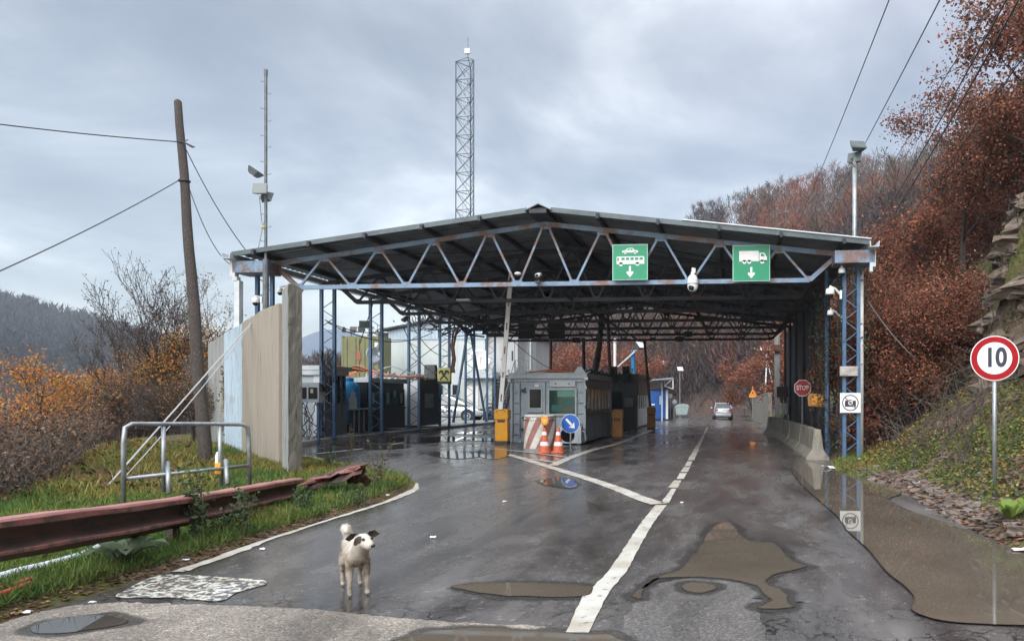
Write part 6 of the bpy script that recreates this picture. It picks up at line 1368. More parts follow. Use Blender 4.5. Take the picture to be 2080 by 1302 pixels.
# ---- olive container raised behind, with floodlights
Y = 40; x0 = atY(696, 700, Y).x; x1 = atY(768, 700, Y).x; zt = atY(730, 683, Y).z; zb = atY(730, 760, Y).z-.4
r_ = empty('olive_container', ((x0+x1)/2, Y, zb), 'olive green shipping container with a faded red patch behind the left booths', 'container')
mb = MB(); mb.bx(x0, x1, Y, Y+1.6, zb, zt); mb.build('body', 'olive', r_)
for i in range(2):
    a = x0+.08+i*(x1-x0)/2; b_ = a+(x1-x0)/2-.12; mb = MB(); mb.bx(a, b_, Y-.05, Y-.002, zb+.12, zt-.12); d = mb.build('door', 'olive', r_, bevel=.01)
    for q in (.22, .78): mb = MB(); xx = a+(b_-a)*q; mb.bx(xx-.02, xx+.02, Y-.09, Y-.052, zb+.1, zt-.1); mb.build('lock_rod', 'olive', d)
mb = MB(); mb.bx(x0+.75, x0+1.1, Y-.062, Y-.053, zt-1.35, zt-.85); mb.build('paint_patch', 'faded_red', r_)
for x in (x0+.02, x1-.02): mb = MB(); mb.bx(x-.06, x+.06, Y-.06, Y+.06, zb, zt+.02); mb.build('corner_post', 'olive', r_)
mb = MB(); mb.bx(x0-.3, x1+.3, Y-.1, Y+1.8, -.3, zb-.02); o = mb.build('container_base', 'booth_grey_dark', None, loc=(x0, Y, 0)); tag(o, 'grey lower container carrying the olive one', 'container')
c = Vector((x0+.45, Y+.1, zt+.35)); r_ = empty('floodlight_cluster', c, 'cluster of dark floodlights on the corner of the olive container', 'lamp')
for dx, yw_ in ((-.45, R(-60)), (.15, R(10)), (.6, R(40))): floodlight(None, c+Vector((dx, 0, .05)), yw_, R(-20), 1.0, 'black', parent=r_)
mb = MB(); mb.bar(c+Vector((-.5, 0, -.1)), c+Vector((.6, 0, -.1)), .05); mb.bar(c+Vector((0, 0, -.35)), c+Vector((0, 0, 0)), .05); mb.build('frame', 'dark_galv', r_)
def dish(px, py, Y, r, label, yaw, tilt, m='galv'):
    c = atY(px, py, Y); r_ = empty('satellite_dish', c, label, 'dish'); mb = MB(); ax = Matrix.Rotation(yaw, 3, 'Z') @ Matrix.Rotation(tilt, 3, 'X') @ Vector((0, -1, 0))
    mb.lathe(c, [(r*.05, 0), (r*.5, .04*r), (r*.85, .14*r), (r, .22*r), (r, .25*r), (r*.8, .16*r), (r*.05, .03*r)], 24, axis=ax); mb.build('reflector', m, r_, smooth=True)
    mb = MB(); f = c+ax*r*1.1; mb.bar(c+Vector((0, 0, -r*.9)), f, .03); mb.box(f, (.08, .08, .1)); mb.build('feed_arm', 'pale_trim', r_); mb = MB(); mb.bar(c-ax*.1, c-ax*.3+Vector((0, 0, -.2)), .05); mb.build('bracket', 'galv', r_); return r_
dish(757, 723, 36, .46, 'grey satellite dish facing right beside the olive container', R(65), R(-12))
dish(974, 732, 40, .62, 'round white satellite dish on the white building wall', R(25), R(-8), 'clean_white')
c = atY(765, 701, 36); mb = MB(); mb.box(c, (.16, .14, .22)); o = mb.build('alarm_box', 'clean_white', None, loc=c, bevel=.02); tag(o, 'small white box on the corner between container and white building', 'box')
# ---- white two-storey building
Y = 44; XL = atY(790, 760, Y).x; XM = atY(985, 760, Y).x; XR = atY(1078, 760, Y).x; zb = zf(-16, Y)
r_ = empty('white_building', ((XL+XM)/2, Y, zb), 'two-storey pale panel building with an outside stair behind the booths', 'building')
ze = atY(790, 672, Y).z; zp = atY(905, 650, Y).z; zr = atY(985, 668, Y).z
mb = MB(); mb.prism([(XL, zb-.5), (XM, zb-.5), (XM, zr), (atY(905, 650, Y).x, zp), (XL, ze)], 0, 9, lambda a, b, t: (a, Y+t, b)); mb.build('wall', 'building_white', r_, fixn=True)
xp = atY(905, 650, Y).x
mb = MB(); mb.prism([(XL-.35, ze-.02), (xp, zp+.02), (xp, zp+.14), (XL-.4, ze+.10)], -.35, 9.3, lambda a, b, t: (a, Y+t, b)); mb.build('roof', 'truss_dark', r_, fixn=True)
mb = MB(); mb.prism([(XL, ze-.55), (XM+.1, ze-.55), (XM+.1, zr), (xp, zp), (XL, ze)], -.06, -.002, lambda a, b, t: (a, Y+t, b)); mb.build('gable_cladding', 'building_blue', r_, fixn=True)
mb = MB(); x = XL+.1
while x < XM: mb.bx(x-.01, x+.01, Y-.075, Y-.061, ze-.5, ze+.0); x += .22
mb.build('cladding_ribs', 'booth_grey', r_)
mb = MB(); x = XL+.9
while x < XM: mb.bx(x-.012, x+.012, Y-.012, Y-.001, zb, ze-.56); x += 1.15
mb.build('panel_joints', 'booth_light', r_)
mb = MB(); mb.bx(XL-.75, XL-.02, Y+.1, Y+.2, zb, ze-.1); mb.build('gap_shade', 'black', r_)  # black sheet added as the shade in the gap beside the container
# upper right wing (beige)
zf2 = atY(1030, 762, Y).z; zt2 = atY(1030, 672, Y).z
mb = MB(); mb.bx(XM, XR-.9, Y+.3, Y+8, zf2, zt2); mb.build('upper_wing', 'building_beige', r_)
mb = MB(); mb.bx(XM, XR-.9, Y+.5, Y+8, zb-.4, zf2); mb.build('lower_wing', 'building_beige', r_)
mb = MB(); mb.bx(XM-.1, XR-.6, Y-.2, Y+8.2, zt2, zt2+.12); mb.build('wing_roof', 'truss_dark', r_)
for i, px in enumerate((1000, 1022)):
    a = atY(px, 720, Y).x; mb = MB(); mb.bx(a, a+.62, Y+.24, Y+.297, zf2, zf2+2.0); d = mb.build('door', 'building_beige', r_, bevel=.01); mb = MB(); mb.box((a+.5, Y+.22, zf2+1.0), (.05, .04, .05)); mb.build('handle', 'black', d)
mb = MB(); mb.bx(atY(1037, 720, Y).x, atY(1040, 720, Y).x, Y+.22, Y+.299, zf2+.9, zf2+1.5); mb.build('narrow_window', 'black', r_)
mb = MB(); mb.bx(atY(1052, 720, Y+2).x, atY(1072, 720, Y+2).x, Y+2, Y+4, zf2, zt2-.4); mb.build('rear_room', 'building_white', r_)
# ground-floor porch with door
a, b_ = atY(941, 800, Y-1.2).x, atY(1000, 800, Y-1.2).x; zd = atY(960, 768, Y-1.2).z
mb = MB(); mb.bx(a, b_-.1, Y-1.0, Y-.08, zb-.2, zd); mb.build('porch_wall', 'building_white', r_)
mb = MB(); mb.bx(a-.3, b_+.1, Y-1.5, Y-.08, zd, zd+.38); mb.build('porch_roof', 'booth_light', r_)
dx = atY(945, 800, Y-1.2).x; mb = MB(); mb.bx(dx, dx+.75, Y-1.05, Y-1.003, zb, zb+2.05); d = mb.build('door', 'white_paint', r_, bevel=.01); mb = MB(); mb.box((dx+.08, Y-1.08, zb+1.0), (.14, .05, .03)); mb.build('handle', 'black', d)
for px in (886, 918):
    a = atY(px, 780, Y).x; mb = MB(); mb.bx(a, a+.5, Y-.05, Y-.013, zb+1.0, zb+2.2); f_ = mb.build('window', 'booth_light', r_); mb = MB(); mb.bx(a+.06, a+.44, Y-.06, Y-.051, zb+1.06, zb+2.14); mb.build('pane', 'dark_glass', f_)
# outside stair
Ys = Y-1.3; r_ = empty('outside_staircase', (atY(1010, 850, Ys).x, Ys, zb), 'dark metal outside staircase climbing to the upper doors', 'stairs')
s0 = atY(1002, 846, Ys); s0.z = zf(s0.x, Ys); s1 = atY(1030, 764, Ys+1.0); nst = 13
wdt = .95
for i in range(nst):
    t = (i+.5)/nst; zc = s0.z+(s1.z-s0.z)*(i+1)/nst; xc = s0.x+(s1.x-s0.x)*t*.6; yc = Ys+1.2*t
    mb = MB(); mb.bx(xc-.55, xc+.55, yc-.12, yc+.12, zc-.07, zc); mb.build('tread', 'truss_dark', r_)
for sgn in (-1, 1):
    mb = MB(); mb.bar((s0.x+sgn*.57, Ys-.05, s0.z), (s0.x+(s1.x-s0.x)*.6+sgn*.57, Ys+1.25, s1.z), .05, .22); mb.build('stringer', 'truss_dark', r_)
    mb = MB(); mb.bar((s0.x+sgn*.6, Ys-.05, s0.z+.95), (s0.x+(s1.x-s0.x)*.6+sgn*.6, Ys+1.25, s1.z+.95), .04)
    for t in (0, .33, .66, 1): q = Vector((s0.x+(s1.x-s0.x)*.6*t+sgn*.6, Ys-.05+1.3*t, s0.z+(s1.z-s0.z)*t)); mb.bar(q, q+Vector((0, 0, .95)), .03)
    mb.build('handrail', 'dark_galv', r_)
# landing rail on the right
r_ = empty('landing_railing', (atY(1060, 750, Ys).x, Ys+1, s1.z), 'short metal railing on the upper landing right of the doors', 'railing')
a, b_ = atY(1047, 752, Ys+1), atY(1077, 752, Ys+1); a.z = b_.z = s1.z; mb = MB()
for zz in (.05, .5, .95): mb.bar(a+Vector((0, 0, zz)), b_+Vector((0, 0, zz)), .035)
for i in range(5): q = a+(b_-a)*i/4; mb.bar(q, q+Vector((0, 0, .97)), .035)
mb.build('rail', 'dark_galv', r_); mb = MB(); mb.bx(a.x-1.2, b_.x, Ys+1, Ys+2.6, s1.z-.12, s1.z); mb.build('landing', 'dark_galv', r_)
post('wall_post', 1078, 752, 1078, 672, Ys+.9, .09, 'galv', 'grey round post at the end of the upper landing')
# ================================================================ VEHICLES
def car(name, label, loc, rz, paint, length=4.2, width=1.74, police=False, sedan=False):
    r_ = empty(name, (0, 0, 0), label, 'car')
    hw = width/2
    # side outline of the lower body (x forward, z up), lofted with a rounded plan
    L2 = length/2
    st = [(-L2, .42, .78), (-L2+.05, .30, .95), (-L2+.35, .25, 1.02 if sedan else .98), (-.95, .22, .97), (0, .20, .95), (.75, .20, .93), (1.15, .22, .88), (L2-.45, .25, .78), (L2-.12, .28, .66), (L2, .38, .55)]
    mb = MB(); V = []; F = []; m = 12
    for (x, zb_, zt_) in st:
        e = min(1.0, (L2-abs(x))/.5+.0); w_ = hw*(.80+.20*math.sin(min(1, max(0, e))*math.pi/2))
        for k in range(m):
            a = 2*math.pi*k/m+math.pi/m; cy_, cz_ = math.cos(a), math.sin(a); sy = math.copysign(abs(cy_)**.45, cy_); sz = math.copysign(abs(cz_)**.55, cz_)
            V.append((x, sy*w_, (zb_+zt_)/2+sz*(zt_-zb_)/2))
    for i in range(len(st)-1):
        for k in range(m): a = i*m+k; b = i*m+(k+1) % m; F.append((a, b, b+m, a+m))
    F.append(tuple(range(m-1, -1, -1))); F.append(tuple((len(st)-1)*m+k for k in range(m)))
    mb.add(V, F); body = mb.build('body', paint, r_, smooth=True, local=True, fixn=True)
    # greenhouse: glass volume and painted roof with pillars
    if sedan: pr = [(-1.55, .98), (-1.10, 1.40), (.15, 1.43), (1.05, .92)]
    else: pr = [(-1.95, .98), (-1.62, 1.38), (.05, 1.46), (1.15, .92)]
    def gh(pr, w0, w1): return [(x, s*(w0 if z < 1.1 else w1), z) for s in (-1, 1) for (x, z) in pr]
    mb = MB(); V = gh(pr, hw-.10, hw-.26); mb.add(V, [(3, 2, 1, 0), (4, 5, 6, 7), (0, 1, 5, 4), (1, 2, 6, 5), (2, 3, 7, 6), (3, 0, 4, 7)]); mb.build('windows', 'car_glass', r_, local=True, fixn=True)
    mb = MB(); a, b = pr[1], pr[2]
    mb.add([(a[0]-.05, -(hw-.24), a[1]+.0), (b[0]+.08, -(hw-.24), b[1]), (b[0]+.08, hw-.24, b[1]), (a[0]-.05, hw-.24, a[1]), (a[0]+.03, -(hw-.33), a[1]+.045), (b[0]-.08, -(hw-.33), b[1]+.04), (b[0]-.08, hw-.33, b[1]+.04), (a[0]+.03, hw-.33, a[1]+.045)], [(0, 1, 5, 4), (1, 2, 6, 5), (2, 3, 7, 6), (3, 0, 4, 7), (4, 5, 6, 7), (3, 2, 1, 0)]); mb.build('roof', paint, r_, local=True, fixn=True)
    for s in (-1, 1):
        for (p, q, w_) in ((pr[0], pr[1], .12), (pr[3], pr[2], .08), ((-.35, .95), (-.42, 1.44), .08)):
            mb = MB(); mb.bar((p[0], s*(hw-.095), p[1]), (q[0], s*(hw-.245), q[1]), w_, .035, up=(0, s, .4)); mb.build('pillar', paint, r_, local=True)
        for x in (-L2+.82, L2-.85):
            mb = MB(); mb.lathe((x, s*(hw-.10), .31), [(.25, -.1), (.31, -.09), (.31, .09), (.25, .10)], 24, axis=(0, 1, 0)); wh = mb.build('wheel', 'rubber', r_, local=True)
            mb = MB(); mb.lathe((x, s*(hw-.005), .31), [(.20, -.02), (.20, .012), (.08, .0), (.05, .015)], 16, axis=(0, s, 0)); mb.build('rim', 'galv', wh, local=True)
            mb = MB(); mb.lathe((x, s*(hw-.02), .34), [(.37, -.02), (.37, .018)], 24, axis=(0, s, 0)); mb.build('wheel_arch', 'rubber', r_, local=True)
        mb = MB(); mb.sphere((L2-.22, s*(hw-.26), .66), .17, 12, (1, .8, .42)); mb.build('headlight', 'car_glass', r_, smooth=True, local=True)
        mb = MB(); mb.box((-L2+.05, s*(hw-.24), .84), (.12, .28, .17)); mb.build('tail_light', 'tail_red', r_, local=True, bevel=.02)
        mb = MB(); mb.sphere((.82, s*(hw+.08), 1.0), .1, 10, (.6, 1, .7)); mb.build('mirror', paint, r_, smooth=True, local=True)
        for x in (-.42, .72): mb = MB(); mb.box((x, s*(hw-.001), .62), (.012, .01, .55)); mb.build('door_gap', 'black', r_, local=True)
    mb = MB(); mb.box((-L2-.005, 0, .70), (.02, .52, .12)); mb.build('number_plate', 'clean_white', r_, local=True)
    mb = MB(); mb.box((-L2+.03, 0, .42), (.1, width*.8, .2)); mb.build('rear_bumper', paint if not police else 'rubber', r_, local=True, bevel=.03)
    mb = MB(); mb.box((L2-.02, 0, .40), (.08, width*.7, .12)); mb.build('grille', 'black', r_, local=True)
    mb = MB(); mb.box((-L2+.25, 0, .26), (.5, width*.8, .1)); mb.build('underbody', 'rubber', r_, local=True)
    if police:
        vs_, fs_ = text_mesh('POLICE', .27, .004, 1.1, .004)
        mb = MB(); mb.add([(v.x-.02, -hw-.004-v.z, .60+v.y) for v in vs_], fs_); mb.build('door_lettering', 'black', body, local=True)
        mb = MB(); mb.add([(.10+.13*math.cos(2*math.pi*k/16)*(1 if k > 8 else 1), -hw-.003, .84+.12*math.sin(2*math.pi*k/16)) for k in range(16)], [tuple(range(16))]); mb.build('crest', 'crest_ink', body, local=True)
    r_.location = loc; r_.rotation_euler.z = rz; return r_
p = Vector((atY(906, 860, 40).x, 40.6, 0)); p.z = zf(p.x, p.y)
car('police_car', 'silver-white police hatchback parked behind the left columns', p, R(3), 'police_car', police=True)
d = 66; g = on_road(1467, d); car('silver_car', 'small silver sedan driving away on the far road', (g.x, g.y, g.z), R(90)+YAW-.02, 'silver_car', width=1.68, sedan=True)
# ================================================================ FOREGROUND LEFT: guardrail, tube frame, pipes
GA = atD(-420, 1110, 3.6); GA = Vector((-5.05, 2.0, .95)); pts_ = [Vector((-4.92, 3.0, .80)), Vector((-5.15, 4.75, .74)), Vector((-5.55, 6.6, .60)), Vector((-5.95, 8.3, .50)), Vector((-6.35, 9.8, .42)), Vector((-6.62, 10.8, .36))]
r_ = empty('guardrail', (-5.3, 6, 0), 'bent rusty red guardrail beam along the left verge', 'guardrail')
def rail_beam(P, prof_front, name, m, k=6, twist=0):
    X = smooth_poly([(p.x, p.y) for p in P], k, 0, closed=False); Z = smooth_poly([(i, p.z) for i, p in enumerate(P)], k, 0, closed=False)
    mb = MB(); V = []; F = []; n = len(X); m_ = len(prof_front)
    for i in range(n):
        a = Vector(X[max(i-1, 0)]); b = Vector(X[min(i+1, n-1)]); d = (b-a).normalized(); nn = Vector((d.y, -d.x))   # toward the road
        for (o, h) in prof_front: V.append((X[i][0]+nn.x*o, X[i][1]+nn.y*o, Z[i][1]+h+.004*math.sin(i*1.7+h*30)))
    for i in range(n-1):
        for j in range(m_): a = i*m_+j; b = i*m_+(j+1) % m_; F.append((a, b, b+m_, a+m_))
    F.append(tuple(range(m_))); F.append(tuple((n-1)*m_+j for j in range(m_-1, -1, -1)))
    mb.add(V, F); return mb.build(name, m, r_, fixn=True)
# channel section: flat top flange, lip, hollow, lower rib
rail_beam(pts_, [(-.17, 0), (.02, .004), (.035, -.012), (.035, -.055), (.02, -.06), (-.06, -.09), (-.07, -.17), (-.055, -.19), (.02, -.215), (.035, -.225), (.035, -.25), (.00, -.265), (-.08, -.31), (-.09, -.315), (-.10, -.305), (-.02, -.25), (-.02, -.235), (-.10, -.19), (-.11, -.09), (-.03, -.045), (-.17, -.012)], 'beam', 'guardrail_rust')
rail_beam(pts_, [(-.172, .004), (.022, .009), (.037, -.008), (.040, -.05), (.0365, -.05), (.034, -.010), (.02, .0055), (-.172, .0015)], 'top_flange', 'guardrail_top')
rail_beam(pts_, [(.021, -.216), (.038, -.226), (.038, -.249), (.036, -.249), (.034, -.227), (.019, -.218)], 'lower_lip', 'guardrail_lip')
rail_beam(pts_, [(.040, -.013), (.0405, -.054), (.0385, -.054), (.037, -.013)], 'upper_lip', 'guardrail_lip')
for y in (3.6, 7.2, 10.2):
    x = float(np.interp(y, [p.y for p in pts_], [p.x for p in pts_])); z = float(np.interp(y, [p.y for p in pts_], [p.z for p in pts_])); mb = MB(); mb.bx(x-.17, x-.09, y-.05, y+.05, -.1, z-.02); mb.build('post', 'guardrail_rust', r_)
# crumpled end
q0 = Vector((-6.62, 10.8, .36)); E = [(620, 968), (650, 965), (680, 962), (715, 950), (738, 940)]
def crumple(mat_, name, offs, rs, seed):
    rg = random.Random(seed); mb = MB(); V = []; F = []; n = 8; m_ = 5
    a = Vector((-6.70, 11.0, .20)); b = atD(742, 952, 11.6)
    for i in range(n+1):
        t = i/n
        for j in range(m_): V.append((a.x+(b.x-a.x)*t+rg.uniform(-.04, .04), a.y+(b.y-a.y)*t+rg.uniform(-.06, .06)+offs[0]*(j/4-.5), a.z+(b.z-a.z)*t+rg.uniform(-.035, .035)+rs*(j/4-.5)+offs[1]))
    for i in range(n):
        for j in range(m_-1): q = i*m_+j; F.append((q, q+1, q+1+m_, q+m_))
    mb.add(V, F); o = mb.build(name, mat_, r_); s = o.modifiers.new('t', 'SOLIDIFY'); s.thickness = .012; return o
crumple('guardrail_rust', 'crumpled_end', (.30, .02), .20, 3); crumple('guardrail_lip', 'torn_plate', (.30, .06), .05, 8)
mb = MB(); rg = random.Random(9); c = atD(722, 958, 11.8)
for i in range(7):
    a = c+Vector((rg.uniform(-.16, .16), rg.uniform(-.1, .1), rg.uniform(-.15, .08))); mb.box(a, (rg.uniform(.1, .22), .03, rg.uniform(.12, .26)), Matrix.Rotation(rg.uniform(-1, 1), 3, 'Y') @ Matrix.Rotation(rg.uniform(-1, 1), 3, 'Z'))
o = mb.build('torn_rusty_metal', 'rust', None, loc=c); tag(o, 'torn dark rusty metal piece sticking up at the end of the guardrail', 'scrap')
# grey tube frame on the grass
r_ = empty('tube_barrier', (-8, 9, 0), 'grey steel tube pedestrian barrier standing on the grass behind the guardrail', 'barrier')
dA, dB = 9.0, 10.6
def fp(px, py, d=None):
    t = (px-247)/(508-247); return atD(px, py, dA+(dB-dA)*t if d is None else d)
bl, br = fp(251, 1012), fp(507, 973)
top = [bl+Vector((0, 0, -.1)), fp(251, 900), fp(254, 868), fp(268, 861), fp(330, 861), fp(430, 861), fp(492, 862), fp(503, 868), fp(506, 900), br+Vector((0, 0, -.1))]
mb = MB(); mb.tube(top, .028, 10); mb.build('frame', 'galv', r_, smooth=True)
for (a, b_, rr, nm) in [((332, 866), (333, 998), .026, 'upright'), ((446, 866), (449, 985), .026, 'upright'), ((256, 972), (506, 945), .024, 'lower_rail')]:
    mb = MB(); mb.tube([fp(*a), fp(*b_)], rr, 8); mb.build(nm, 'galv', r_, smooth=True)
for (a, b_) in [((340, 938), (364, 996)), ((458, 934), (478, 978))]:
    mb = MB(); p, q = fp(*a), fp(*b_); q += Vector((.1, -.3, 0)); mb.tube([p, q], .03, 8); mb.build('stay_leg', 'galv', r_, smooth=True)
mb = MB(); mb.box(fp(447, 951)+Vector((0, -.04, 0)), (.085, .03, .15)); mb.build('reflector', 'yellow_box', r_, bevel=.008)
# pipes on the grass
def pipe(name, pts, r, m, label):
    P = [G(a, b, .06) for a, b in pts]; S_ = smooth_poly([(p.x, p.y) for p in P], 8, 0, closed=False); mb = MB(); mb.tube([(a, b, max(.05, tz(a, b))+r*.8) for a, b in S_], r, 12); o = mb.build(name, m, None, smooth=True, loc=P[0]); return tag(o, label, 'pipe')
pipe('plastic_pipe', [(-220, 1235), (-60, 1205), (0, 1188), (100, 1160), (170, 1137), (240, 1105), (330, 1078), (380, 1068), (440, 1062), (500, 1055), (520, 1040)], .042, 'pvc', 'long pale grey plastic pipe lying under the guardrail')
pipe('plastic_pipe', [(-40, 1222), (10, 1208), (65, 1190)], .03, 'pvc_red', 'upper short red plastic pipe in the grass at the left edge')
pipe('plastic_pipe', [(-40, 1236), (20, 1216), (60, 1200)], .03, 'pvc_red', 'lower short red plastic pipe in the grass at the left edge')
# ================================================================ VEGETATION
def npmesh(name, V, F, mats, mi=None, smooth=False):
    me = bpy.data.meshes.new(name); nv = len(V); nf = len(F); k = F.shape[1]
    me.vertices.add(nv); me.vertices.foreach_set('co', np.asarray(V, np.float32).ravel())
    me.loops.add(nf*k); me.loops.foreach_set('vertex_index', np.asarray(F, np.int32).ravel())
    me.polygons.add(nf); me.polygons.foreach_set('loop_start', np.arange(nf, dtype=np.int32)*k); me.polygons.foreach_set('loop_total', np.full(nf, k, np.int32))
    for m in mats: me.materials.append(MT[m])
    if mi is not None: me.polygons.foreach_set('material_index', np.asarray(mi, np.int32))
    me.update(calc_edges=True); return me
def leaf_arrays(C, size, rg, droop=.3, flat=0.0, aspect=.6):
    """one rhombic leaf per centre"""
    n = len(C); a = rg.uniform(0, 2*np.pi, n); el = rg.uniform(-1, 1, n)*(1-flat)-droop*(1-flat)
    d = np.stack([np.cos(a)*np.cos(el), np.sin(a)*np.cos(el), np.sin(el)], 1)
    r = rg.normal(size=(n, 3)); r[:, 2] *= (1-flat*.8); s = np.cross(d, r); s /= np.linalg.norm(s, axis=1, keepdims=True)+1e-9
    if flat > .5: s = np.stack([-np.sin(a), np.cos(a), rg.uniform(-.3, .3, n)], 1)
    L = (size*rg.uniform(.6, 1.35, n))[:, None]; W = L*aspect
    V = np.stack([C-d*L/2, C+s*W/2, C+d*L/2, C-s*W/2], 1).reshape(-1, 3); F = np.arange(4*n).reshape(n, 4); return V, F
def join(parts):
    V = []; F = []; o = 0
    for v, f in parts: V.append(v); F.append(f+o); o += len(v)
    return np.concatenate(V), np.concatenate(F)
def blades(C, hgt, wid, rg, lean=.45):
    n = len(C); a = rg.uniform(0, 2*np.pi, n); s = np.stack([np.cos(a), np.sin(a), np.zeros(n)], 1); l = rg.normal(0, lean, (n, 2))
    h = (hgt*rg.uniform(.5, 1.4, n))[:, None]; w_ = (wid*rg.uniform(.7, 1.3, n))[:, None]
    up = np.concatenate([l, np.ones((n, 1))], 1); up /= np.linalg.norm(up, axis=1, keepdims=True)
    tip = C+up*h; tip[:, 2] -= (np.abs(l).sum(1)*.25*h[:, 0]); mid = C+up*h*.55
    V = np.stack([C-s*w_/2, C+s*w_/2, mid+s*w_*.4, tip, mid-s*w_*.4], 1).reshape(-1, 3); F = np.arange(5*n).reshape(n, 5); return V, F
class Tree:
    def __init__(s, seed): s.rg = random.Random(seed); s.mb = MB(); s.tips = []
    def grow(s, p, d, L, r, depth, spread=.6, trop=.12, kids=(3, 5), seg=3, shrink=.62, minr=.006):
        rg = s.rg; pts = [p]; rs = [r]; q = p; dd = d
        for i in range(seg):
            dd = (dd+Vector((rg.uniform(-1, 1), rg.uniform(-1, 1), rg.uniform(-.6, .6)))*.16+Vector((0, 0, trop))).normalized(); q = q+dd*L/seg; pts.append(q); rs.append(max(minr, r*(1-.62*(i+1)/seg)))
        s.mb.tube(pts, rs, 5 if depth > 1 else 3, cap=False)
        if depth <= 1:
            for t in pts[1:]: s.tips.append(t)
        if depth == 0: return
        n = rg.randint(*kids)
        for k in range(n):
            t = rg.uniform(.35, 1.0) if k else 1.0; i = min(int(t*seg), seg-1); b = pts[i]+(pts[i+1]-pts[i])*(t*seg-i)
            ang = rg.uniform(0, 2*math.pi); u = dd.orthogonal().normalized(); v = dd.cross(u); nd = (dd*(1-spread*.55)+(u*math.cos(ang)+v*math.sin(ang))*spread*rg.uniform(.7, 1.3)).normalized()
            s.grow(b, nd, L*shrink*rg.uniform(.75, 1.2), max(minr, rs[i]*.62), depth-1, spread, trop, kids, seg, shrink, minr)
def make_tree(seed, H, depth, leafm, nleaf, lsize, bark='bark', spread=.6, trunk=.35, kids=(3, 5), scatter=.28, trop=.12, minr=.006, shrink=.62, multi=1, tipsel=None):
    """returns (trunk mesh, crown mesh)"""
    T = Tree(seed)
    for k in range(multi):
        d = Vector((T.rg.uniform(-.25, .25), T.rg.uniform(-.25, .25), 1)) if multi > 1 else Vector((T.rg.uniform(-.08, .08), T.rg.uniform(-.08, .08), 1))
        T.grow(Vector((T.rg.uniform(-.1, .1)*(multi-1), T.rg.uniform(-.1, .1)*(multi-1), -.3)), d.normalized(), H*trunk*2.0, H*.017+.03, depth, spread, trop, kids, 4, shrink, minr)
    zs = np.array([t.z for t in T.tips]); k = H/max(zs.max(), .1); T.mb.v = [(x*k**.5, y*k**.5, z*k) for x, y, z in T.mb.v]
    T.mb.use(bark); tm = T.mb.mesh('trunk')
    rgn = np.random.default_rng(seed); P = np.array([(t.x*k**.5, t.y*k**.5, t.z*k) for t in T.tips])
    if nleaf == 0: return tm, None
    if tipsel: P = P[tipsel(P)]
    idx = rgn.integers(0, len(P), nleaf); C = P[idx]+rgn.normal(0, scatter, (nleaf, 3)); C[:, 2] = np.maximum(C[:, 2], .2)
    V, F = leaf_arrays(C, lsize, rgn)
    ms = leafm if isinstance(leafm, (list, tuple)) else [leafm]; mi = rgn.integers(0, len(ms), len(F)) if len(ms) > 1 else None
    return tm, npmesh('crown', V, F, ms, mi)
def place_tree(meshes, loc, s, rz, name, label, cat='tree', group=None, sz=None):
    r_ = bpy.data.objects.new(name, None); COL.objects.link(r_); r_.location = loc; r_.rotation_euler.z = rz; r_.scale = (s, s, sz or s); tag(r_, label, cat, group)
    for m, nm in zip(meshes, ('trunk', 'crown')):
        if m is None: continue
        o = bpy.data.objects.new(nm, m); COL.objects.link(o); o.parent = r_
    return r_
# ---- rust-leaved oaks of the right hillside
OAK = [make_tree(100+i, 7.0, 3, ['leaf_rust', 'leaf_rust', 'leaf_rust_dark', 'leaf_brown'] if i % 3 else ['leaf_rust_dark', 'leaf_rust', 'leaf_brown'], 15000, .112, spread=.75, trunk=.30, kids=(4, 6), scatter=.22, trop=.08, minr=.012) for i in range(5)]
rg = random.Random(21); placed = []
def hill_oaks():
    n = 0; tries = 0
    while n < 92 and tries < 9000:
        tries += 1; Y = rg.uniform(20.5, 66); k = rg.uniform(.125, .47); X = Y*k
        dr = X-float(np.interp(Y, [a for a, b in RY], [b for a, b in RY]))
        if dr < 1.3 or (Y < 27 and dr < 2.4): continue
        if 20 < Y < 24.5 and X > 6.0 and X < 8.6: continue
        if any((X-a)**2+(Y-b)**2 < (1.9+Y*.018)**2 for a, b in placed): continue
        placed.append((X, Y)); z = tz(X, Y); s = rg.uniform(.75, 1.15)
        if dr < 3: s *= .72
        place_tree(OAK[n % 5], (X, Y, z-.1), s, rg.uniform(0, 6.28), 'oak_tree', 'rust-leaved oak in the dense woodland on the right-hand slope', 'tree', 'rust-leaved oaks on the right slope'); n += 1
hill_oaks()
for i, (px, Y, s) in enumerate([(1790, 21.5, .62), (1822, 23, .70), (1850, 21.5, .60), (1872, 24, .72), (1900, 22.5, .62), (1805, 26, .75), (1838, 27, .8)]):
    x = atY(px, 800, Y).x; place_tree(OAK[i % 5], (x, Y, tz(x, Y)-.25), s, i*1.9+.7, 'oak_tree', 'rust-leaved oak in the dense woodland on the right-hand slope', 'tree', 'rust-leaved oaks on the right slope')
big = make_tree(131, 9.5, 4, ['leaf_rust', 'leaf_rust', 'leaf_rust_dark'], 5200, .12, spread=.62, trunk=.26, kids=(3, 4), scatter=.19, trop=.05, minr=.014)
place_tree(big, (10.7, 21.4, tz(10.7, 21.4)-.2), .78, 2.2, 'oak_tree', 'tall open-crowned oak leaning over the rock outcrop at the top right', 'tree')
place_tree(big, (12.6, 25, tz(12.6, 25)-.2), .85, .4, 'oak_tree', 'second tall oak standing just behind the open-crowned one above the rocks', 'tree')
bare = make_tree(140, 8.5, 4, 'leaf_brown', 500, .10, bark='bark', spread=.5, trunk=.32, kids=(3, 4), scatter=.2, minr=.012)
place_tree((bare[0], bare[1]), (10.4, 41, tz(10.4, 41)), 1.3, 1.0, 'bare_tree', 'nearly leafless tree poking above the rust oaks', 'tree')
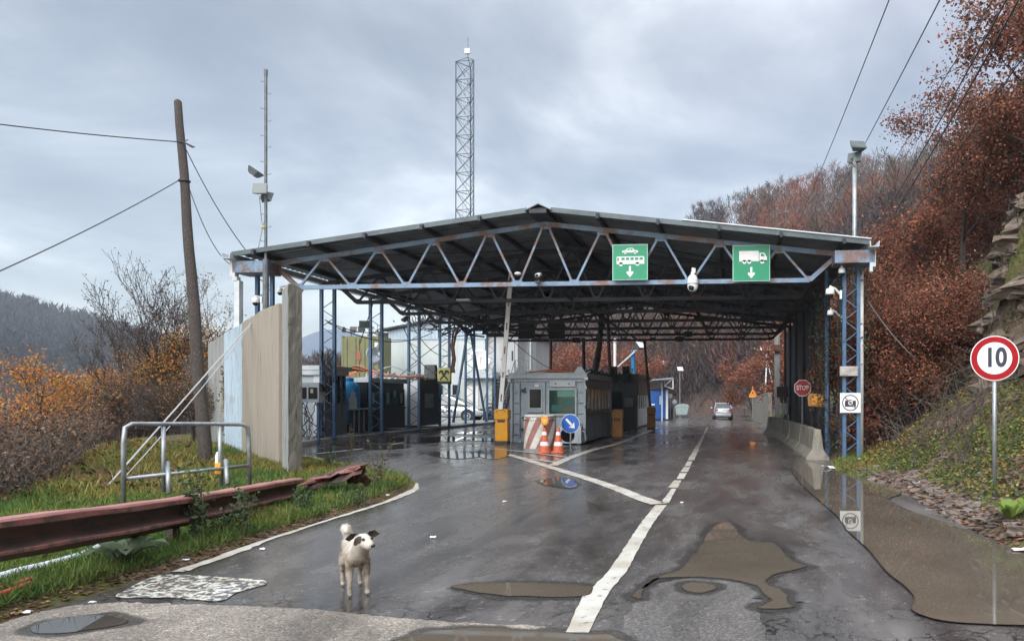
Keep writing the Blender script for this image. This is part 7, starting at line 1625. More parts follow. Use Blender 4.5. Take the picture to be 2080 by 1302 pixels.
# small red-leaved shrubs at the foot of the slope by the column
SHR = [make_tree(160+i, 1.5, 2, ['leaf_rust', 'leaf_rust_dark'], 700, .10, spread=.9, trunk=.3, kids=(4, 6), scatter=.16, multi=3, minr=.006) for i in range(2)]
for i, (px, py, Y, s, lb) in enumerate([(1768, 850, 20.6, 1.0, 'small rust-leaved shrub beside the white post'), (1780, 800, 23, 1.3, 'taller rust-leaved shrub behind the white post'), (1832, 770, 23.5, 1.2, 'rust-leaved shrub on the slope between the post and the rocks'), (1762, 780, 24, 1.2, 'rust-leaved shrub at the dark foot of the woodland')]):
    x = atY(px, py, Y).x; place_tree(SHR[i % 2], (x, Y, tz(x, Y)-.1), s, i*1.3, 'shrub', lb, 'shrub')
# ---- rock outcrop and scree
def rock_mesh(mb, c, d, rg, tilt):
    bm = bmesh.new(); bmesh.ops.create_cube(bm, size=1.0); bmesh.ops.subdivide_edges(bm, edges=bm.edges[:], cuts=2, use_grid_fill=True)
    for v in bm.verts:
        v.co = Vector((v.co.x*d[0], v.co.y*d[1], v.co.z*d[2]))*1.0; v.co += Vector((rg.uniform(-.13, .13)*d[0], rg.uniform(-.13, .13)*d[1], rg.uniform(-.16, .16)*d[2]))
    M = Matrix.Rotation(rg.uniform(-.5, .5)+tilt[1], 3, 'Z') @ Matrix.Rotation(tilt[0]+rg.uniform(-.18, .18), 3, 'Y') @ Matrix.Rotation(rg.uniform(-.2, .2), 3, 'X')
    bm.verts.index_update(); V = [Vector(c)+M @ v.co for v in bm.verts]; F = [tuple(v.index for v in f.verts) for f in bm.faces]; bm.free(); mb.add(V, F)
mb = MB(); rg = random.Random(33)
for i in range(150):
    Y = rg.uniform(14.5, 24); X = float(np.interp(Y, [a for a, b in RY], [b for a, b in RY]))+rg.uniform(2.8, 5.1); z = tz(X, Y)
    s = rg.uniform(.36, .92)*(.65+.35*(i % 2)); rock_mesh(mb, (X+.1, Y, z-.12*s), (s*1.1, s*1.0, s*rg.uniform(.22, .5)), rg, (R(-24), .3))
mb.use('rock'); mb.m = [0]*len(mb.f); o = mb.build('rock_outcrop', None, None, loc=(6.5, 19, 3)); tag(o, 'layered brown rock outcrop jutting from the right bank', 'rock')
mb = MB(); rg = random.Random(34)
for i in range(1500):
    Y = 6.5+rg.random()**1.2*9.5; dr = abs(rg.gauss(0, .75))-.12; X = float(np.interp(Y, [a for a, b in RY], [b for a, b in RY]))+dr+(.25 if Y < 9 else 0); z = tz(X, Y); s = rg.uniform(.025, .085)*(1.7 if rg.random() < .06 else 1)
    rock_mesh(mb, (X, Y, z+.008), (s*1.5, s, s*.35), rg, (R(-15), rg.uniform(-1, 1))) if s > .10 else mb.box((X, Y, z+.01), (s*1.6, s, s*.3), Matrix.Rotation(rg.uniform(0, 3), 3, 'Z') @ Matrix.Rotation(rg.uniform(-.5, .5), 3, 'X'))
mb.use('slab'); mb.m = [0]*len(mb.f); o = mb.build('scree', None, None, loc=(3.5, 10, 0)); tag(o, kind='stuff')
rg = random.Random(35)
for i, (px, py, s, lb) in enumerate([(2068, 1050, .2, 'pale angular stone at the right edge of the picture by the bank foot'), (1985, 1012, .16, 'pale stone just left of the speed sign foot'), (1940, 1010, .2, 'brown stone in the scree left of the speed sign')]):
    p = G(px, py, .28); mb = MB(); rock_mesh(mb, (p.x, p.y, tz(p.x, p.y)+.02), (s, s*.8, s*.5), rg, (0, 0)); o = mb.build('stone', 'slab', None, loc=p); tag(o, lb, 'stone')
# ---- undergrowth and litter on the right bank
nr = np.random.default_rng(5)
def bank_pts(n, y0, y1, d0, d1, pw=1.0, off=.0):
    Y = y0+(y1-y0)*nr.random(n)**1.3; D = d0+(d1-d0)*nr.random(n)**pw; X = np.interp(Y, [a for a, b in RY], [b for a, b in RY])+D
    return np.stack([X, Y, terrain(X, Y)+off], 1)
C = bank_pts(60000, 6.5, 34, -.1, 9, 1.1, .02); V, F = leaf_arrays(C, .075, nr, flat=.75, droop=0); me = npmesh('leaf_litter', V, F, ['litter_mix', 'leaf_rust', 'leaf_brown'], nr.integers(0, 3, len(F))); o = bpy.data.objects.new('leaf_litter', me); COL.objects.link(o); tag(o, kind='stuff')
C = bank_pts(150000, 7, 32, .35, 9, .9, .03); msk = nz(C[:, 0], C[:, 1], .9, 4)+nz(C[:, 0], C[:, 1], 3.1, 6)*.5 > -.05; C = C[msk]; C[:, 2] += nr.random(len(C))**2*.26
V, F = leaf_arrays(C, .062, nr, flat=.3, droop=0); sel = (nz(C[:, 0], C[:, 1], .6, 8)+nr.normal(0, .5, len(C))); mi = np.where(sel > .5, 0, np.where(sel > -.15, 1, 2)); me = npmesh('ground_cover', V, F, ['leaf_lime', 'leaf_weed', 'leaf_yellow'], mi); o = bpy.data.objects.new('ground_cover', me); COL.objects.link(o); tag(o, kind='stuff')
C = bank_pts(9000, 15, 21, -.3, 1.3, 1, 0); C = C[::2]; V, F = blades(C, .13, .009, nr); me = npmesh('verge_grass', V, F, ['grass_mix']); o = bpy.data.objects.new('verge_grass', me); COL.objects.link(o); tag(o, kind='stuff')
# dark low bramble stems on the slope
mb = MB(); rg = random.Random(8)
for i in range(1100):
    Y = rg.uniform(13, 34); X = float(np.interp(Y, [a for a, b in RY], [b for a, b in RY]))+rg.uniform(.8, 8); z = tz(X, Y); a = Vector((X, Y, z)); h = rg.uniform(.4, 1.3)
    mb.tube([a, a+Vector((rg.uniform(-.3, .3), rg.uniform(-.3, .3), h*.6)), a+Vector((rg.uniform(-.8, .8), rg.uniform(-.6, .6), h))], [.012, .009, .004], 3, cap=False)
mb.use('bark_grey'); mb.m = [0]*len(mb.f); o = mb.build('brambles', None, None, loc=(5, 20, 2)); tag(o, kind='stuff')
# verge grass beyond the canopy
C = np.stack([nr.uniform(1.6, 4.4, 6000), nr.uniform(36, 62, 6000), np.zeros(6000)], 1); C[:, 0] = np.interp(C[:, 1], [38, 45, 60], [2.95, 3.1, 2.4])+nr.uniform(-.35, 1.6, 6000); C[:, 2] = terrain(C[:, 0], C[:, 1]); V, F = blades(C, .28, .03, nr); me = npmesh('far_verge_grass', V, F, ['grass_mix']); o = bpy.data.objects.new('far_verge_grass', me); COL.objects.link(o); tag(o, kind='stuff')
# ---- ivy on the right front columns and posts
def ivy(name, x, y, z0, z1, n, rr, label, lm=('leaf_weed', 'leaf_brown')):
    Z = nr.uniform(z0, z1, n); cl = nr.integers(0, 14, n); cz = nr.uniform(z0, z1, 14); Z = np.where(nr.random(n) < .6, cz[cl]+nr.normal(0, .16, n), Z)
    C = np.stack([x+nr.normal(0, rr, n), y+nr.normal(0, rr, n), Z], 1); V, F = leaf_arrays(C, .075, nr); me = npmesh('leaves', V, F, list(lm), nr.integers(0, len(lm), len(F)))
    r_ = empty(name, (x, y, z0), label, 'climber'); o = bpy.data.objects.new('leaves', me); COL.objects.link(o); o.parent = r_; o.matrix_parent_inverse = Matrix.Translation(-Vector((x, y, z0)))
    mb = MB()
    for k in range(6):
        a = random.Random(k+int(x*9)); pts = [(x+a.uniform(-rr, rr), y+a.uniform(-rr, rr), z0+(z1-z0)*j/9) for j in range(10)]; mb.tube(pts, .008, 3)
    mb.build('stems', 'bark', r_)
ivy('ivy', 2.72, 18.95, .1, 4.9, 520, .13, 'ivy and dry leaves climbing inside the right front lattice column')
ivy('ivy', 2.45, 20.6, .2, 4.6, 900, .16, 'darker ivy hanging between the screen wall and the front column')
ivy('ivy', 3.33, 19.05, 2.4, 5.1, 380, .12, 'dry vine wrapped round the upper white post', ('leaf_brown', 'leaf_weed'))
a_, b__ = on_line(461)[0], on_line(444)[0]
ivy('ivy', (a_.x+b__.x)/2+.35, (a_.y+b__.y)/2-.35, .2, 2.4, 420, .07, 'brown ivy creeping up the joint between the grey and pale blue panels', ('leaf_brown', 'leaf_yellow'))
# ---- hillside woodland
def bare_wood(hill, n, H, ntw, name, ms, size=(.10, 1.6), tmin=0, tmax=.83, seed=1, wsel=None, power=1.0):
    random.seed(seed); S_ = sample(hill, n, tmax, tmin, power=power); rgn = np.random.default_rng(seed); P = np.array([s[0] for s in S_]); n = len(P)
    h = H*rgn.uniform(.6, 1.25, n); I = np.repeat(np.arange(n), ntw); u = rgn.random(len(I))**.8
    rad = h[I]*.28*np.sqrt(np.clip(1-(2*u-.9)**2*.8, .05, 1)); a = rgn.uniform(0, 2*np.pi, len(I)); rr = rad*rgn.random(len(I))**.5
    C = P[I]+np.stack([np.cos(a)*rr, np.sin(a)*rr, h[I]*(.12+.8*u)], 1)
    d = np.stack([np.cos(a)*.5, np.sin(a)*.5, .9+0*a], 1)+rgn.normal(0, .35, (len(I), 3)); d /= np.linalg.norm(d, axis=1, keepdims=True)
    s = np.cross(d, rgn.normal(size=d.shape)); s /= np.linalg.norm(s, axis=1, keepdims=True); L = (size[1]*rgn.uniform(.5, 1.3, len(I)))[:, None]; W = size[0]
    V = np.stack([C-d*L/2-s*W/2, C-d*L/2+s*W/2, C+d*L/2], 1).reshape(-1, 3); F = np.arange(3*len(I)).reshape(-1, 3)
    g = nz(P[:, 0], P[:, 1], .035, seed)+nz(P[:, 0], P[:, 2]*2, .05, seed+3)*.8+rgn.normal(0, .35, n); mi = np.digitize(g, np.quantile(g, [.5, .75, .9]) if len(ms) == 4 else np.quantile(g, np.linspace(0, 1, len(ms)+1)[1:-1]))[I]
    # trunks
    me = npmesh(name, V, F, ms, mi); o = bpy.data.objects.new(name, me); COL.objects.link(o); return tag(o, kind='stuff')
leafmat('wood_purple', (.085, .066, .068), (.065, .052, .056), [(0, .5), (.5, .9), (1, 1.6)], .1, .05)
leafmat('wood_brown', (.135, .085, .062), (.105, .068, .052), [(0, .5), (.5, .9), (1, 1.6)], .1, .05)
leafmat('wood_rust', (.24, .095, .062), (.20, .085, .06), [(0, .5), (.5, .9), (1, 1.5)], .2, .05)
leafmat('wood_grey', (.15, .125, .115), (.11, .095, .09), [(0, .5), (.5, .9), (1, 1.5)], .1, .05)
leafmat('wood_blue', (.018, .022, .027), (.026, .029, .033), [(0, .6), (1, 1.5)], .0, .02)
bare_wood(hillA, 2600, 6.5, 85, 'bare_woodland', ['wood_purple', 'wood_brown', 'wood_rust', 'wood_grey'], (.11, 1.5), 0.02, .84, 3)
bare_wood(hillA, 900, 5.5, 85, 'roadside_woodland', ['wood_purple', 'wood_brown', 'wood_rust', 'wood_grey'], (.10, 1.4), 0.0, .16, 7)
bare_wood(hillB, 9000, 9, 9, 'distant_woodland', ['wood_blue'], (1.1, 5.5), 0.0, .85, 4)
# a few distinct trees along the ridge and behind the road bend
CON = make_tree(180, 7, 3, ['leaf_dark', 'leaf_brown'], 1200, .22, spread=.7, trunk=.35, kids=(4, 5), scatter=.3, minr=.03)
for i, (px, d, s) in enumerate([(1418, 157, 1.0), (1432, 157, .9), (1560, 148, 1.0), (1610, 144, .9), (1650, 138, .85), (1700, 134, .8)]):
    C_ = np.array([c for c in [(1390, 462, 160), (1450, 436, 155), (1560, 412, 150), (1720, 372, 130)]], float); d = np.interp(px, C_[:, 0], C_[:, 2]); cy_ = np.interp(px, C_[:, 0], C_[:, 1]); p = atD(px, cy_+6, d)
    place_tree(CON, p, s*.7, i, 'ridge_tree', 'dark tree standing out on the skyline of the right-hand hill', 'tree', 'trees on the hill skyline')
RT = make_tree(190, 8, 3, ['wood_rust', 'leaf_rust'], 5200, .22, bark='bark_grey', spread=.6, trunk=.3, kids=(4, 6), scatter=.34, minr=.02)
for (px, d, s, lb) in [(1530, 63, .68, 'conical rust-coloured tree behind the orange warning triangle'), (1338, 80, .62, 'rust-coloured tree on the slope behind the dark booth'), (1290, 76, .72, 'rust-coloured tree above the roof of the dark booth'), (1160, 70, .75, 'rust-coloured tree seen over the grey booth roof'), (1100, 66, .62, 'rust-coloured tree right of the stair landing'), (1225, 82, .85, 'larger rust-coloured tree in the middle under the far truss'), (1600, 52, .75, 'brown-red tree behind the concrete pole')]:
    r = ray(px, PY); X, Y = r.x*d, r.y*d; place_tree(RT, (X, Y, (1.2 if px < 1400 else 0)+zf(X, Y)), s, px*.1, 'rust_tree', lb, 'tree')
# ---- left side: bare trees, orange tree, bushes
def ground_at(px, d): r = ray(px, PY); X, Y = r.x*d, r.y*d; return Vector((X, Y, tz(X, Y)))
def put(px, d, topy, mk, label, name='bare_tree', cat='tree', seed=0, H0=8.0):
    g = ground_at(px, d); H = CAM_H+d*(PY-topy)/FPX-g.z; s = H/H0; return place_tree(mk, g, s, seed, name, label, cat)
B1 = make_tree(201, 8, 4, ['leaf_dark', 'leaf_brown'], 900, .085, spread=.46, trunk=.34, kids=(3, 5), scatter=.12, trop=.2, minr=.010)
B2 = make_tree(202, 8, 4, ['leaf_dark', 'leaf_brown'], 700, .085, spread=.42, trunk=.36, kids=(3, 5), scatter=.12, trop=.24, minr=.010)
B3 = make_tree(203, 8, 4, ['leaf_yellow', 'leaf_brown'], 1900, .085, bark='bark_grey', spread=.5, trunk=.34, kids=(3, 5), scatter=.16, trop=.16, minr=.009)
put(322, 24, 508, B1, 'tall nearly bare tree left of the leaning pole', seed=1)
put(290, 25.5, 560, B2, 'shorter bare tree with upright twigs, leftmost of the tall trees', seed=2.2)
put(370, 25, 545, B2, 'bare upright tree directly behind the leaning pole', seed=4)
put(452, 27, 545, B3, 'tree with sparse pale yellow leaves between the pole and the wall', seed=.6)
put(235, 27, 640, B1, 'low bare spreading tree above the brown thicket', seed=3.3)
ORB = make_tree(210, 5, 3, ['leaf_orange', 'leaf_yellow', 'leaf_orange'], 7500, .082, spread=.75, trunk=.3, kids=(4, 6), scatter=.17, multi=2, minr=.010)
BRB = make_tree(211, 4, 3, ['leaf_brown', 'leaf_yellow', 'leaf_dark', 'leaf_rust'], 4200, .095, spread=.8, trunk=.3, kids=(4, 6), scatter=.34, multi=3, minr=.010)
DRK = make_tree(212, 4, 3, ['leaf_dark', 'leaf_brown'], 2600, .09, spread=.8, trunk=.3, kids=(4, 6), scatter=.34, multi=3, minr=.012)
YEL = make_tree(213, 5, 3, ['leaf_orange', 'leaf_brown', 'leaf_yellow'], 5200, .085, spread=.65, trunk=.3, kids=(4, 6), scatter=.18, multi=2, minr=.012)
for (px, d, ty, mk, H0, lb, nm) in [(120, 27, 715, ORB, 5, 'glowing orange-leaved tree at the left, larger one', 'orange_tree'), (195, 28, 725, ORB, 5, 'orange-leaved tree touching the bare trees', 'orange_tree'), (60, 29, 765, ORB, 5, 'small orange-leaved tree nearest the left edge', 'orange_tree'),
        (372, 24.5, 640, YEL, 5, 'orange and yellow leaved small tree behind the pole', 'orange_tree'), (330, 26, 690, YEL, 5, 'yellow-brown leafy tree among the bare trunks', 'orange_tree'), (450, 25.5, 680, YEL, 5, 'orange-brown bush tree against the far end of the wall', 'orange_tree'), (265, 24, 735, BRB, 4, 'brown tangled shrub at the feet of the bare trees, left', 'brown_shrub'),
        (330, 21, 770, DRK, 4, 'dark leafless-looking shrub in front of the bare trunks', 'brown_shrub'), (390, 21, 745, BRB, 4, 'brown leafy shrub just behind the leaning pole', 'brown_shrub'), (215, 20, 870, DRK, 4, 'dark twiggy shrub on the edge of the drop', 'brown_shrub'), (150, 19, 905, BRB, 4, 'brown shrub below the orange tree', 'brown_shrub'),
        (80, 18, 925, BRB, 4, 'brown shrub near the left edge below the orange tree', 'brown_shrub'), (15, 19, 900, DRK, 4, 'dark shrub cut by the left edge of the picture', 'brown_shrub'), (430, 24, 790, DRK, 4, 'dark shrub between the pole foot and the wall', 'brown_shrub')]:
    put(px, d, ty, mk, lb, nm, 'tree' if 'tree' in nm else 'shrub', px*.03, H0)
BB = make_tree(220, 5, 4, ['leaf_brown', 'leaf_dark'], 900, .12, bark='bark_grey', spread=.6, trunk=.3, kids=(4, 5), scatter=.2, multi=3, minr=.016)
for (px, d, ty, lb) in [(650, 52, 712, 'purplish bare bush beside the olive container, left of two'), (684, 54, 706, 'purplish bare bush touching the olive container'), (765, 43, 742, 'bare brown bush between the container and white building'), (905, 62, 618, 'tree top showing over the white building roof'), (845, 62, 640, 'second tree top just over the roof ridge')]:
    g = ground_at(px, d); g.z = max(g.z, -2); H = CAM_H+d*(PY-ty)/FPX-g.z; place_tree(BB, g, H/5, px, 'bare_bush', lb, 'bush')
# thicket mass on the bank below the verge
nr = np.random.default_rng(17)
def thicket():
    n = 2600; Y = nr.uniform(4.5, 26, n); base = np.interp(Y, [a for a, b in LY], [b for a, b in LY]); D = .9+nr.random(n)**1.3*11; X = -(base+D); Z = terrain(X, Y)
    px = PX+FPX*np.divide(X*_ca+Y*_sa, -X*_sa+Y*_ca); ok = (px > -150) & (px < 520); X, Y, Z, D = X[ok], Y[ok], Z[ok], D[ok]
    mb = MB(); rg = random.Random(3); tips = []
    for x, y, z, dd in zip(X, Y, Z, D):
        h = rg.uniform(.5, 1.15)+min(dd*.07, .6); a = Vector((x, y, z))
        for k in range(2):
            b = a+Vector((rg.uniform(-.35, .35), rg.uniform(-.35, .35), h*.55)); c = b+Vector((rg.uniform(-.45, .45), rg.uniform(-.45, .45), h*.5)); mb.tube([a, b, c], [.014, .010, .004], 3, cap=False); tips += [b, c, (b+c)/2]
            e = (a+b)/2; mb.tube([e, e+Vector((rg.uniform(-.5, .5), rg.uniform(-.5, .5), h*.45))], [.008, .003], 3, cap=False)
    mb.use('bark_grey'); mb.m = [0]*len(mb.f); o = mb.build('thicket_stems', None, None, loc=(-12, 12, -1)); tag(o, kind='stuff')
    P = np.array([tuple(t) for t in tips]); I = nr.integers(0, len(P), 60000); C = P[I]+nr.normal(0, .22, (len(I), 3)); V, F = leaf_arrays(C, .062, nr)
    g = nz(C[:, 0], C[:, 1], .35, 2)+nr.normal(0, .5, len(C)); mi = np.digitize(g, [-.5, .35, .9, 1.4]); me = npmesh('thicket_leaves', V, F, ['leaf_dark', 'leaf_brown', 'litter_mix', 'leaf_rust', 'leaf_yellow'], mi); o = bpy.data.objects.new('thicket_leaves', me); COL.objects.link(o); tag(o, kind='stuff')
thicket()
# ---- grass on the left verge
def verge(n, y0, y1, hgt, wid, name, ms, edge=.12, lean=.45, masks=None, width=9, seed=0, pw=1.0):
    nr = np.random.default_rng(40+seed); Y = y0+(y1-y0)*nr.random(n)**pw; X = -5.0-nr.random(n)*width; sd_ = sdist(X, Y, ROAD); base = np.interp(Y, [a for a, b in LY], [b for a, b in LY])
    ok = (sd_ > edge) & (-X < base+1.6)
    if masks is not None: ok &= masks(X, Y, sd_, nr)
    X, Y = X[ok], Y[ok]; C = np.stack([X, Y, terrain(X, Y)-.01], 1); V, F = blades(C, hgt, wid, nr, lean)
    g = nz(X, Y, .8, 3)+nz(X, Y, 2.3, 5)*.5+nr.normal(0, .5, len(X)); mi = np.digitize(g, [-.2, .75])
    me = npmesh(name, V, F, ms, np.minimum(mi, len(ms)-1)); o = bpy.data.objects.new(name, me); COL.objects.link(o); return tag(o, kind='stuff')
G3 = ['leaf_green', 'grass_mix', 'leaf_lime']
verge(120000, 3.0, 9.5, .11, .0065, 'near_grass', G3, seed=1, width=4.5)
verge(90000, 8.5, 19, .15, .011, 'grass', ['leaf_green', 'grass_mix', 'leaf_yellow'], seed=2, width=10)
verge(26000, 3.0, 13, .22, .008, 'grass_tufts', ['leaf_green', 'leaf_lime', 'grass_mix'], masks=lambda X, Y, s, r: nz(X, Y, 2.2, 7) > .55, seed=3, width=6)
verge(22000, 10.5, 19, .32, .013, 'dry_grass', ['leaf_yellow', 'grass_mix', 'litter_mix'], lean=.8, masks=lambda X, Y, s, r: (-X > np.interp(Y, [a for a, b in LY], [b for a, b in LY])-2.6), seed=4, width=12)
nr = np.random.default_rng(77); n = 3200; Y = nr.uniform(3.2, 12.6, n); X = np.interp(Y, [3, 4.7, 6.4, 8, 10.85, 12.6], [-5.3, -5.2, -5.15, -5.25, -5.33, -5.62])-np.abs(nr.normal(0, .17, n))-.02
C = np.stack([X, Y, np.maximum(terrain(X, Y), .004)+.012], 1); V, F = leaf_arrays(C, .038, nr, flat=.8, droop=0); me = npmesh('fallen_leaves', V, F, ['litter_mix', 'leaf_yellow', 'leaf_brown'], nr.integers(0, 3, len(F))); o = bpy.data.objects.new('fallen_leaves', me); COL.objects.link(o); tag(o, kind='stuff')
# ---- weeds
def weed(px, py, H, n, ls, label, ms=('leaf_weed',), seed=1, z=.08, wid=.16, cat='weed', stems=5, d=None):
    g = G(px, py, z) if d is None else ground_at(px, d); g.z = tz(g.x, g.y); r_ = empty('weed', g, label, cat); rg = random.Random(seed); mb = MB(); P = []
    for k in range(stems):
        a = Vector((rg.uniform(-.05, .05), rg.uniform(-.05, .05), 0)); e = Vector((rg.uniform(-wid, wid), rg.uniform(-wid, wid), H*rg.uniform(.55, 1.05))); m = a*.4+e*.5+Vector((rg.uniform(-.05, .05), 0, .06)); mb.tube([g+a, g+m, g+e], [.006, .004, .002], 3, cap=False); P += [a+(e-a)*t/9 for t in range(2, 10)]
    mb.build('stems', 'stem_green', r_)
    rn = np.random.default_rng(seed); P = np.array([tuple(g+q) for q in P]); C = P[rn.integers(0, len(P), n)]+rn.normal(0, ls*.7, (n, 3)); V, F = leaf_arrays(C, ls, rn, flat=.2, droop=-.2); V = V-np.array(tuple(g)); me = npmesh('leaves', V, F, list(ms), rn.integers(0, len(ms), len(F))); o = bpy.data.objects.new('leaves', me); COL.objects.link(o); o.parent = r_
mat('stem_green', (.10, .11, .05), (.12, .08, .05), 9, .8)
weed(405, 1100, .75, 330, .055, 'tall leafy weed growing up in front of the guardrail middle', seed=1, wid=.13, stems=7)
weed(455, 1085, .36, 150, .05, 'low leafy weed at the guardrail right of the tall one', seed=2)
weed(500, 1085, .52, 160, .05, 'thin weed leaning against the guardrail', seed=3)
weed(712, 955, .95, 150, .05, 'slender weed sapling behind the torn rusty metal', ('leaf_weed', 'leaf_brown'), seed=4, z=0, wid=.12)
weed(768, 992, .75, 220, .05, 'bushy weed right of the torn rusty metal', ('leaf_weed', 'leaf_brown'), seed=5, z=.05, wid=.25, stems=9)
weed(665, 958, .5, 170, .05, 'weed between the end post and the crumpled rail', seed=6, z=.05, wid=.22)
weed(625, 1040, .32, 200, .045, 'low weed tuft under the crumpled end of the guardrail', seed=7)
weed(735, 1020, .35, 260, .04, 'dense green weed tuft at the verge tip', seed=8, wid=.3)
# broad-leaved plant
def broad(px, py, L, n, label, m='leaf_weed', seed=1, z=.08, w_=.45):
    g = G(px, py, z); g.z = tz(g.x, g.y); rg = random.Random(seed); mb = MB()
    for k in range(n):
        a = 2*math.pi*k/n+rg.uniform(-.3, .3); l = L*rg.uniform(.7, 1.1); d = Vector((math.cos(a), math.sin(a), 0)); s = Vector((-d.y, d.x, 0)); V = []; F = []; J = 7
        for j in range(J+1):
            t = j/J; c = g+d*l*t+Vector((0, 0, l*(.55*math.sin(t*2.2)+.02))); ww = l*w_*math.sin(math.pi*min(1, t*.9+.08))**.8*.5
            V += [c-s*ww+Vector((0, 0, .03*rg.random())), c-Vector((0, 0, ww*.25)), c+s*ww+Vector((0, 0, .03*rg.random()))]
        for j in range(J): q = 3*j; F += [(q, q+1, q+4, q+3), (q+1, q+2, q+5, q+4)]
        mb.add(V, F)
    r_ = empty('broad_leaved_weed', g, label, 'weed'); mb.build('leaves', m, r_, smooth=True)
leafmat('leaf_dock', (.10, .14, .08), (.13, .17, .10), [(0, .8), (1, 1.2)], .3)
leafmat('leaf_bright', (.16, .24, .05), (.20, .28, .07), [(0, .8), (1, 1.2)], .4)
broad(250, 1150, .34, 10, 'broad-leaved grey-green weed in front of the plastic pipe', 'leaf_dock', 2)
broad(1800, 905, .45, 12, 'dark green leafy rosette plant at the foot of the bank near the white post', 'leaf_weed', 3, .3)
broad(1840, 900, .4, 12, 'second green leafy plant right of the rosette at the bank foot', 'leaf_weed', 4, .4)
broad(2052, 1030, .36, 8, 'bright yellow-green broad-leaved plant right of the sign pole', 'leaf_bright', 5, .3, .38)
# ---- litter
def litter(px, py, s, label, z=.0, m='clean_white', seed=0):
    g = G(px, py, z); rg = random.Random(seed+px); zz = max(tz(g.x, g.y), zf(g.x, g.y)); mb = MB(); V = []; n = 4
    for j in range(n):
        for i in range(n): V.append((g.x+(i/(n-1)-.5)*s+rg.uniform(-.15, .15)*s, g.y+(j/(n-1)-.5)*s*.8+rg.uniform(-.15, .15)*s, zz+.012+rg.random()*s*.25))
    mb.add(V, [(j*n+i, j*n+i+1, (j+1)*n+i+1, (j+1)*n+i) for j in range(n-1) for i in range(n-1)]); o = mb.build('litter', m, None, loc=(g.x, g.y, zz)); md = o.modifiers.new('t', 'SOLIDIFY'); md.thickness = .004; tag(o, label, 'litter')
for (px, py, s, lb, z) in [(1683, 943, .28, 'crumpled white bag at the foot of the nearest concrete barrier', .1), (1748, 936, .12, 'small white scrap in the grass by the bank', .12), (1822, 957, .13, 'white scrap of litter at the puddle shore', .1), (1862, 985, .12, 'pale scrap in the stones beyond the puddle', .1), (2072, 1092, .14, 'white plastic scrap in the weeds at the right edge', .15),
        (880, 1093, .07, 'thin white scrap lying on the wet asphalt behind the dog', 0), (54, 1248, .07, 'white crumpled tissue on the tarmac edge, bottom left', 0), (187, 1226, .04, 'tiny white scrap at the worn road marking', 0), (378, 1140, .05, 'white scrap on the verge edge above the worn marking', .03), (534, 1117, .05, 'small pale scrap on the asphalt by the white line', 0), (787, 1012, .06, 'white scrap beside the verge tip', 0), (1024, 1020, .05, 'tiny pale scrap in the middle of the lane', 0), (1385, 1022, .05, 'tiny pale scrap right of the centre line', 0)]:
    litter(px, py, s, lb, z)
g = G(441, 950, .2); r_ = empty('white_bag', g, 'white plastic bag tied at the foot of the wall beside the leaning pole', 'bag'); mb = MB(); zz = tz(g.x, g.y); mb.tube([(g.x, g.y, zz), (g.x+.02, g.y, zz+.15), (g.x, g.y, zz+.32), (g.x+.01, g.y, zz+.4)], [.03, .05, .035, .015], 8); mb.build('bag', 'clean_white', r_, smooth=True)
# ================================================================ DOG
g = G(722, 1200, 0); DH = R(-54)
dog = empty('dog', g, 'white dog with dark ears standing on the wet road looking right', 'dog', rz=DH)
def skin(name, chains, m, parent, sub=2):
    """chains: list of [(x, y, z, r), ...]; first point of a chain may repeat an earlier point to branch from it"""
    V = []; E = []; Rr = []; idx = {}
    def vid(p):
        k = tuple(round(q, 4) for q in p[:3])
        if k not in idx: idx[k] = len(V); V.append(p[:3]); Rr.append(p[3])
        return idx[k]
    for c in chains:
        for a, b in zip(c, c[1:]): E.append((vid(a), vid(b)))
    me = bpy.data.meshes.new(name); me.from_pydata(V, E, []); o = bpy.data.objects.new(name, me); COL.objects.link(o)
    md = o.modifiers.new('skin', 'SKIN'); md.use_smooth_shade = True; md.branch_smoothing = .6
    for i, r in enumerate(Rr): q = me.skin_vertices[0].data[i]; q.radius = (r, r) if not hasattr(r, '__len__') else r; q.use_root = (i == 0)
    s = o.modifiers.new('sub', 'SUBSURF'); s.levels = sub; s.render_levels = sub
    dg = bpy.context.evaluated_depsgraph_get(); m2 = bpy.data.meshes.new_from_object(o.evaluated_get(dg)); bpy.data.objects.remove(o); m2.name = name; m2.materials.clear(); m2.materials.append(MT[m])
    m2.polygons.foreach_set('use_smooth', [True]*len(m2.polygons)); o = bpy.data.objects.new(name, m2); COL.objects.link(o); o.parent = parent; return o
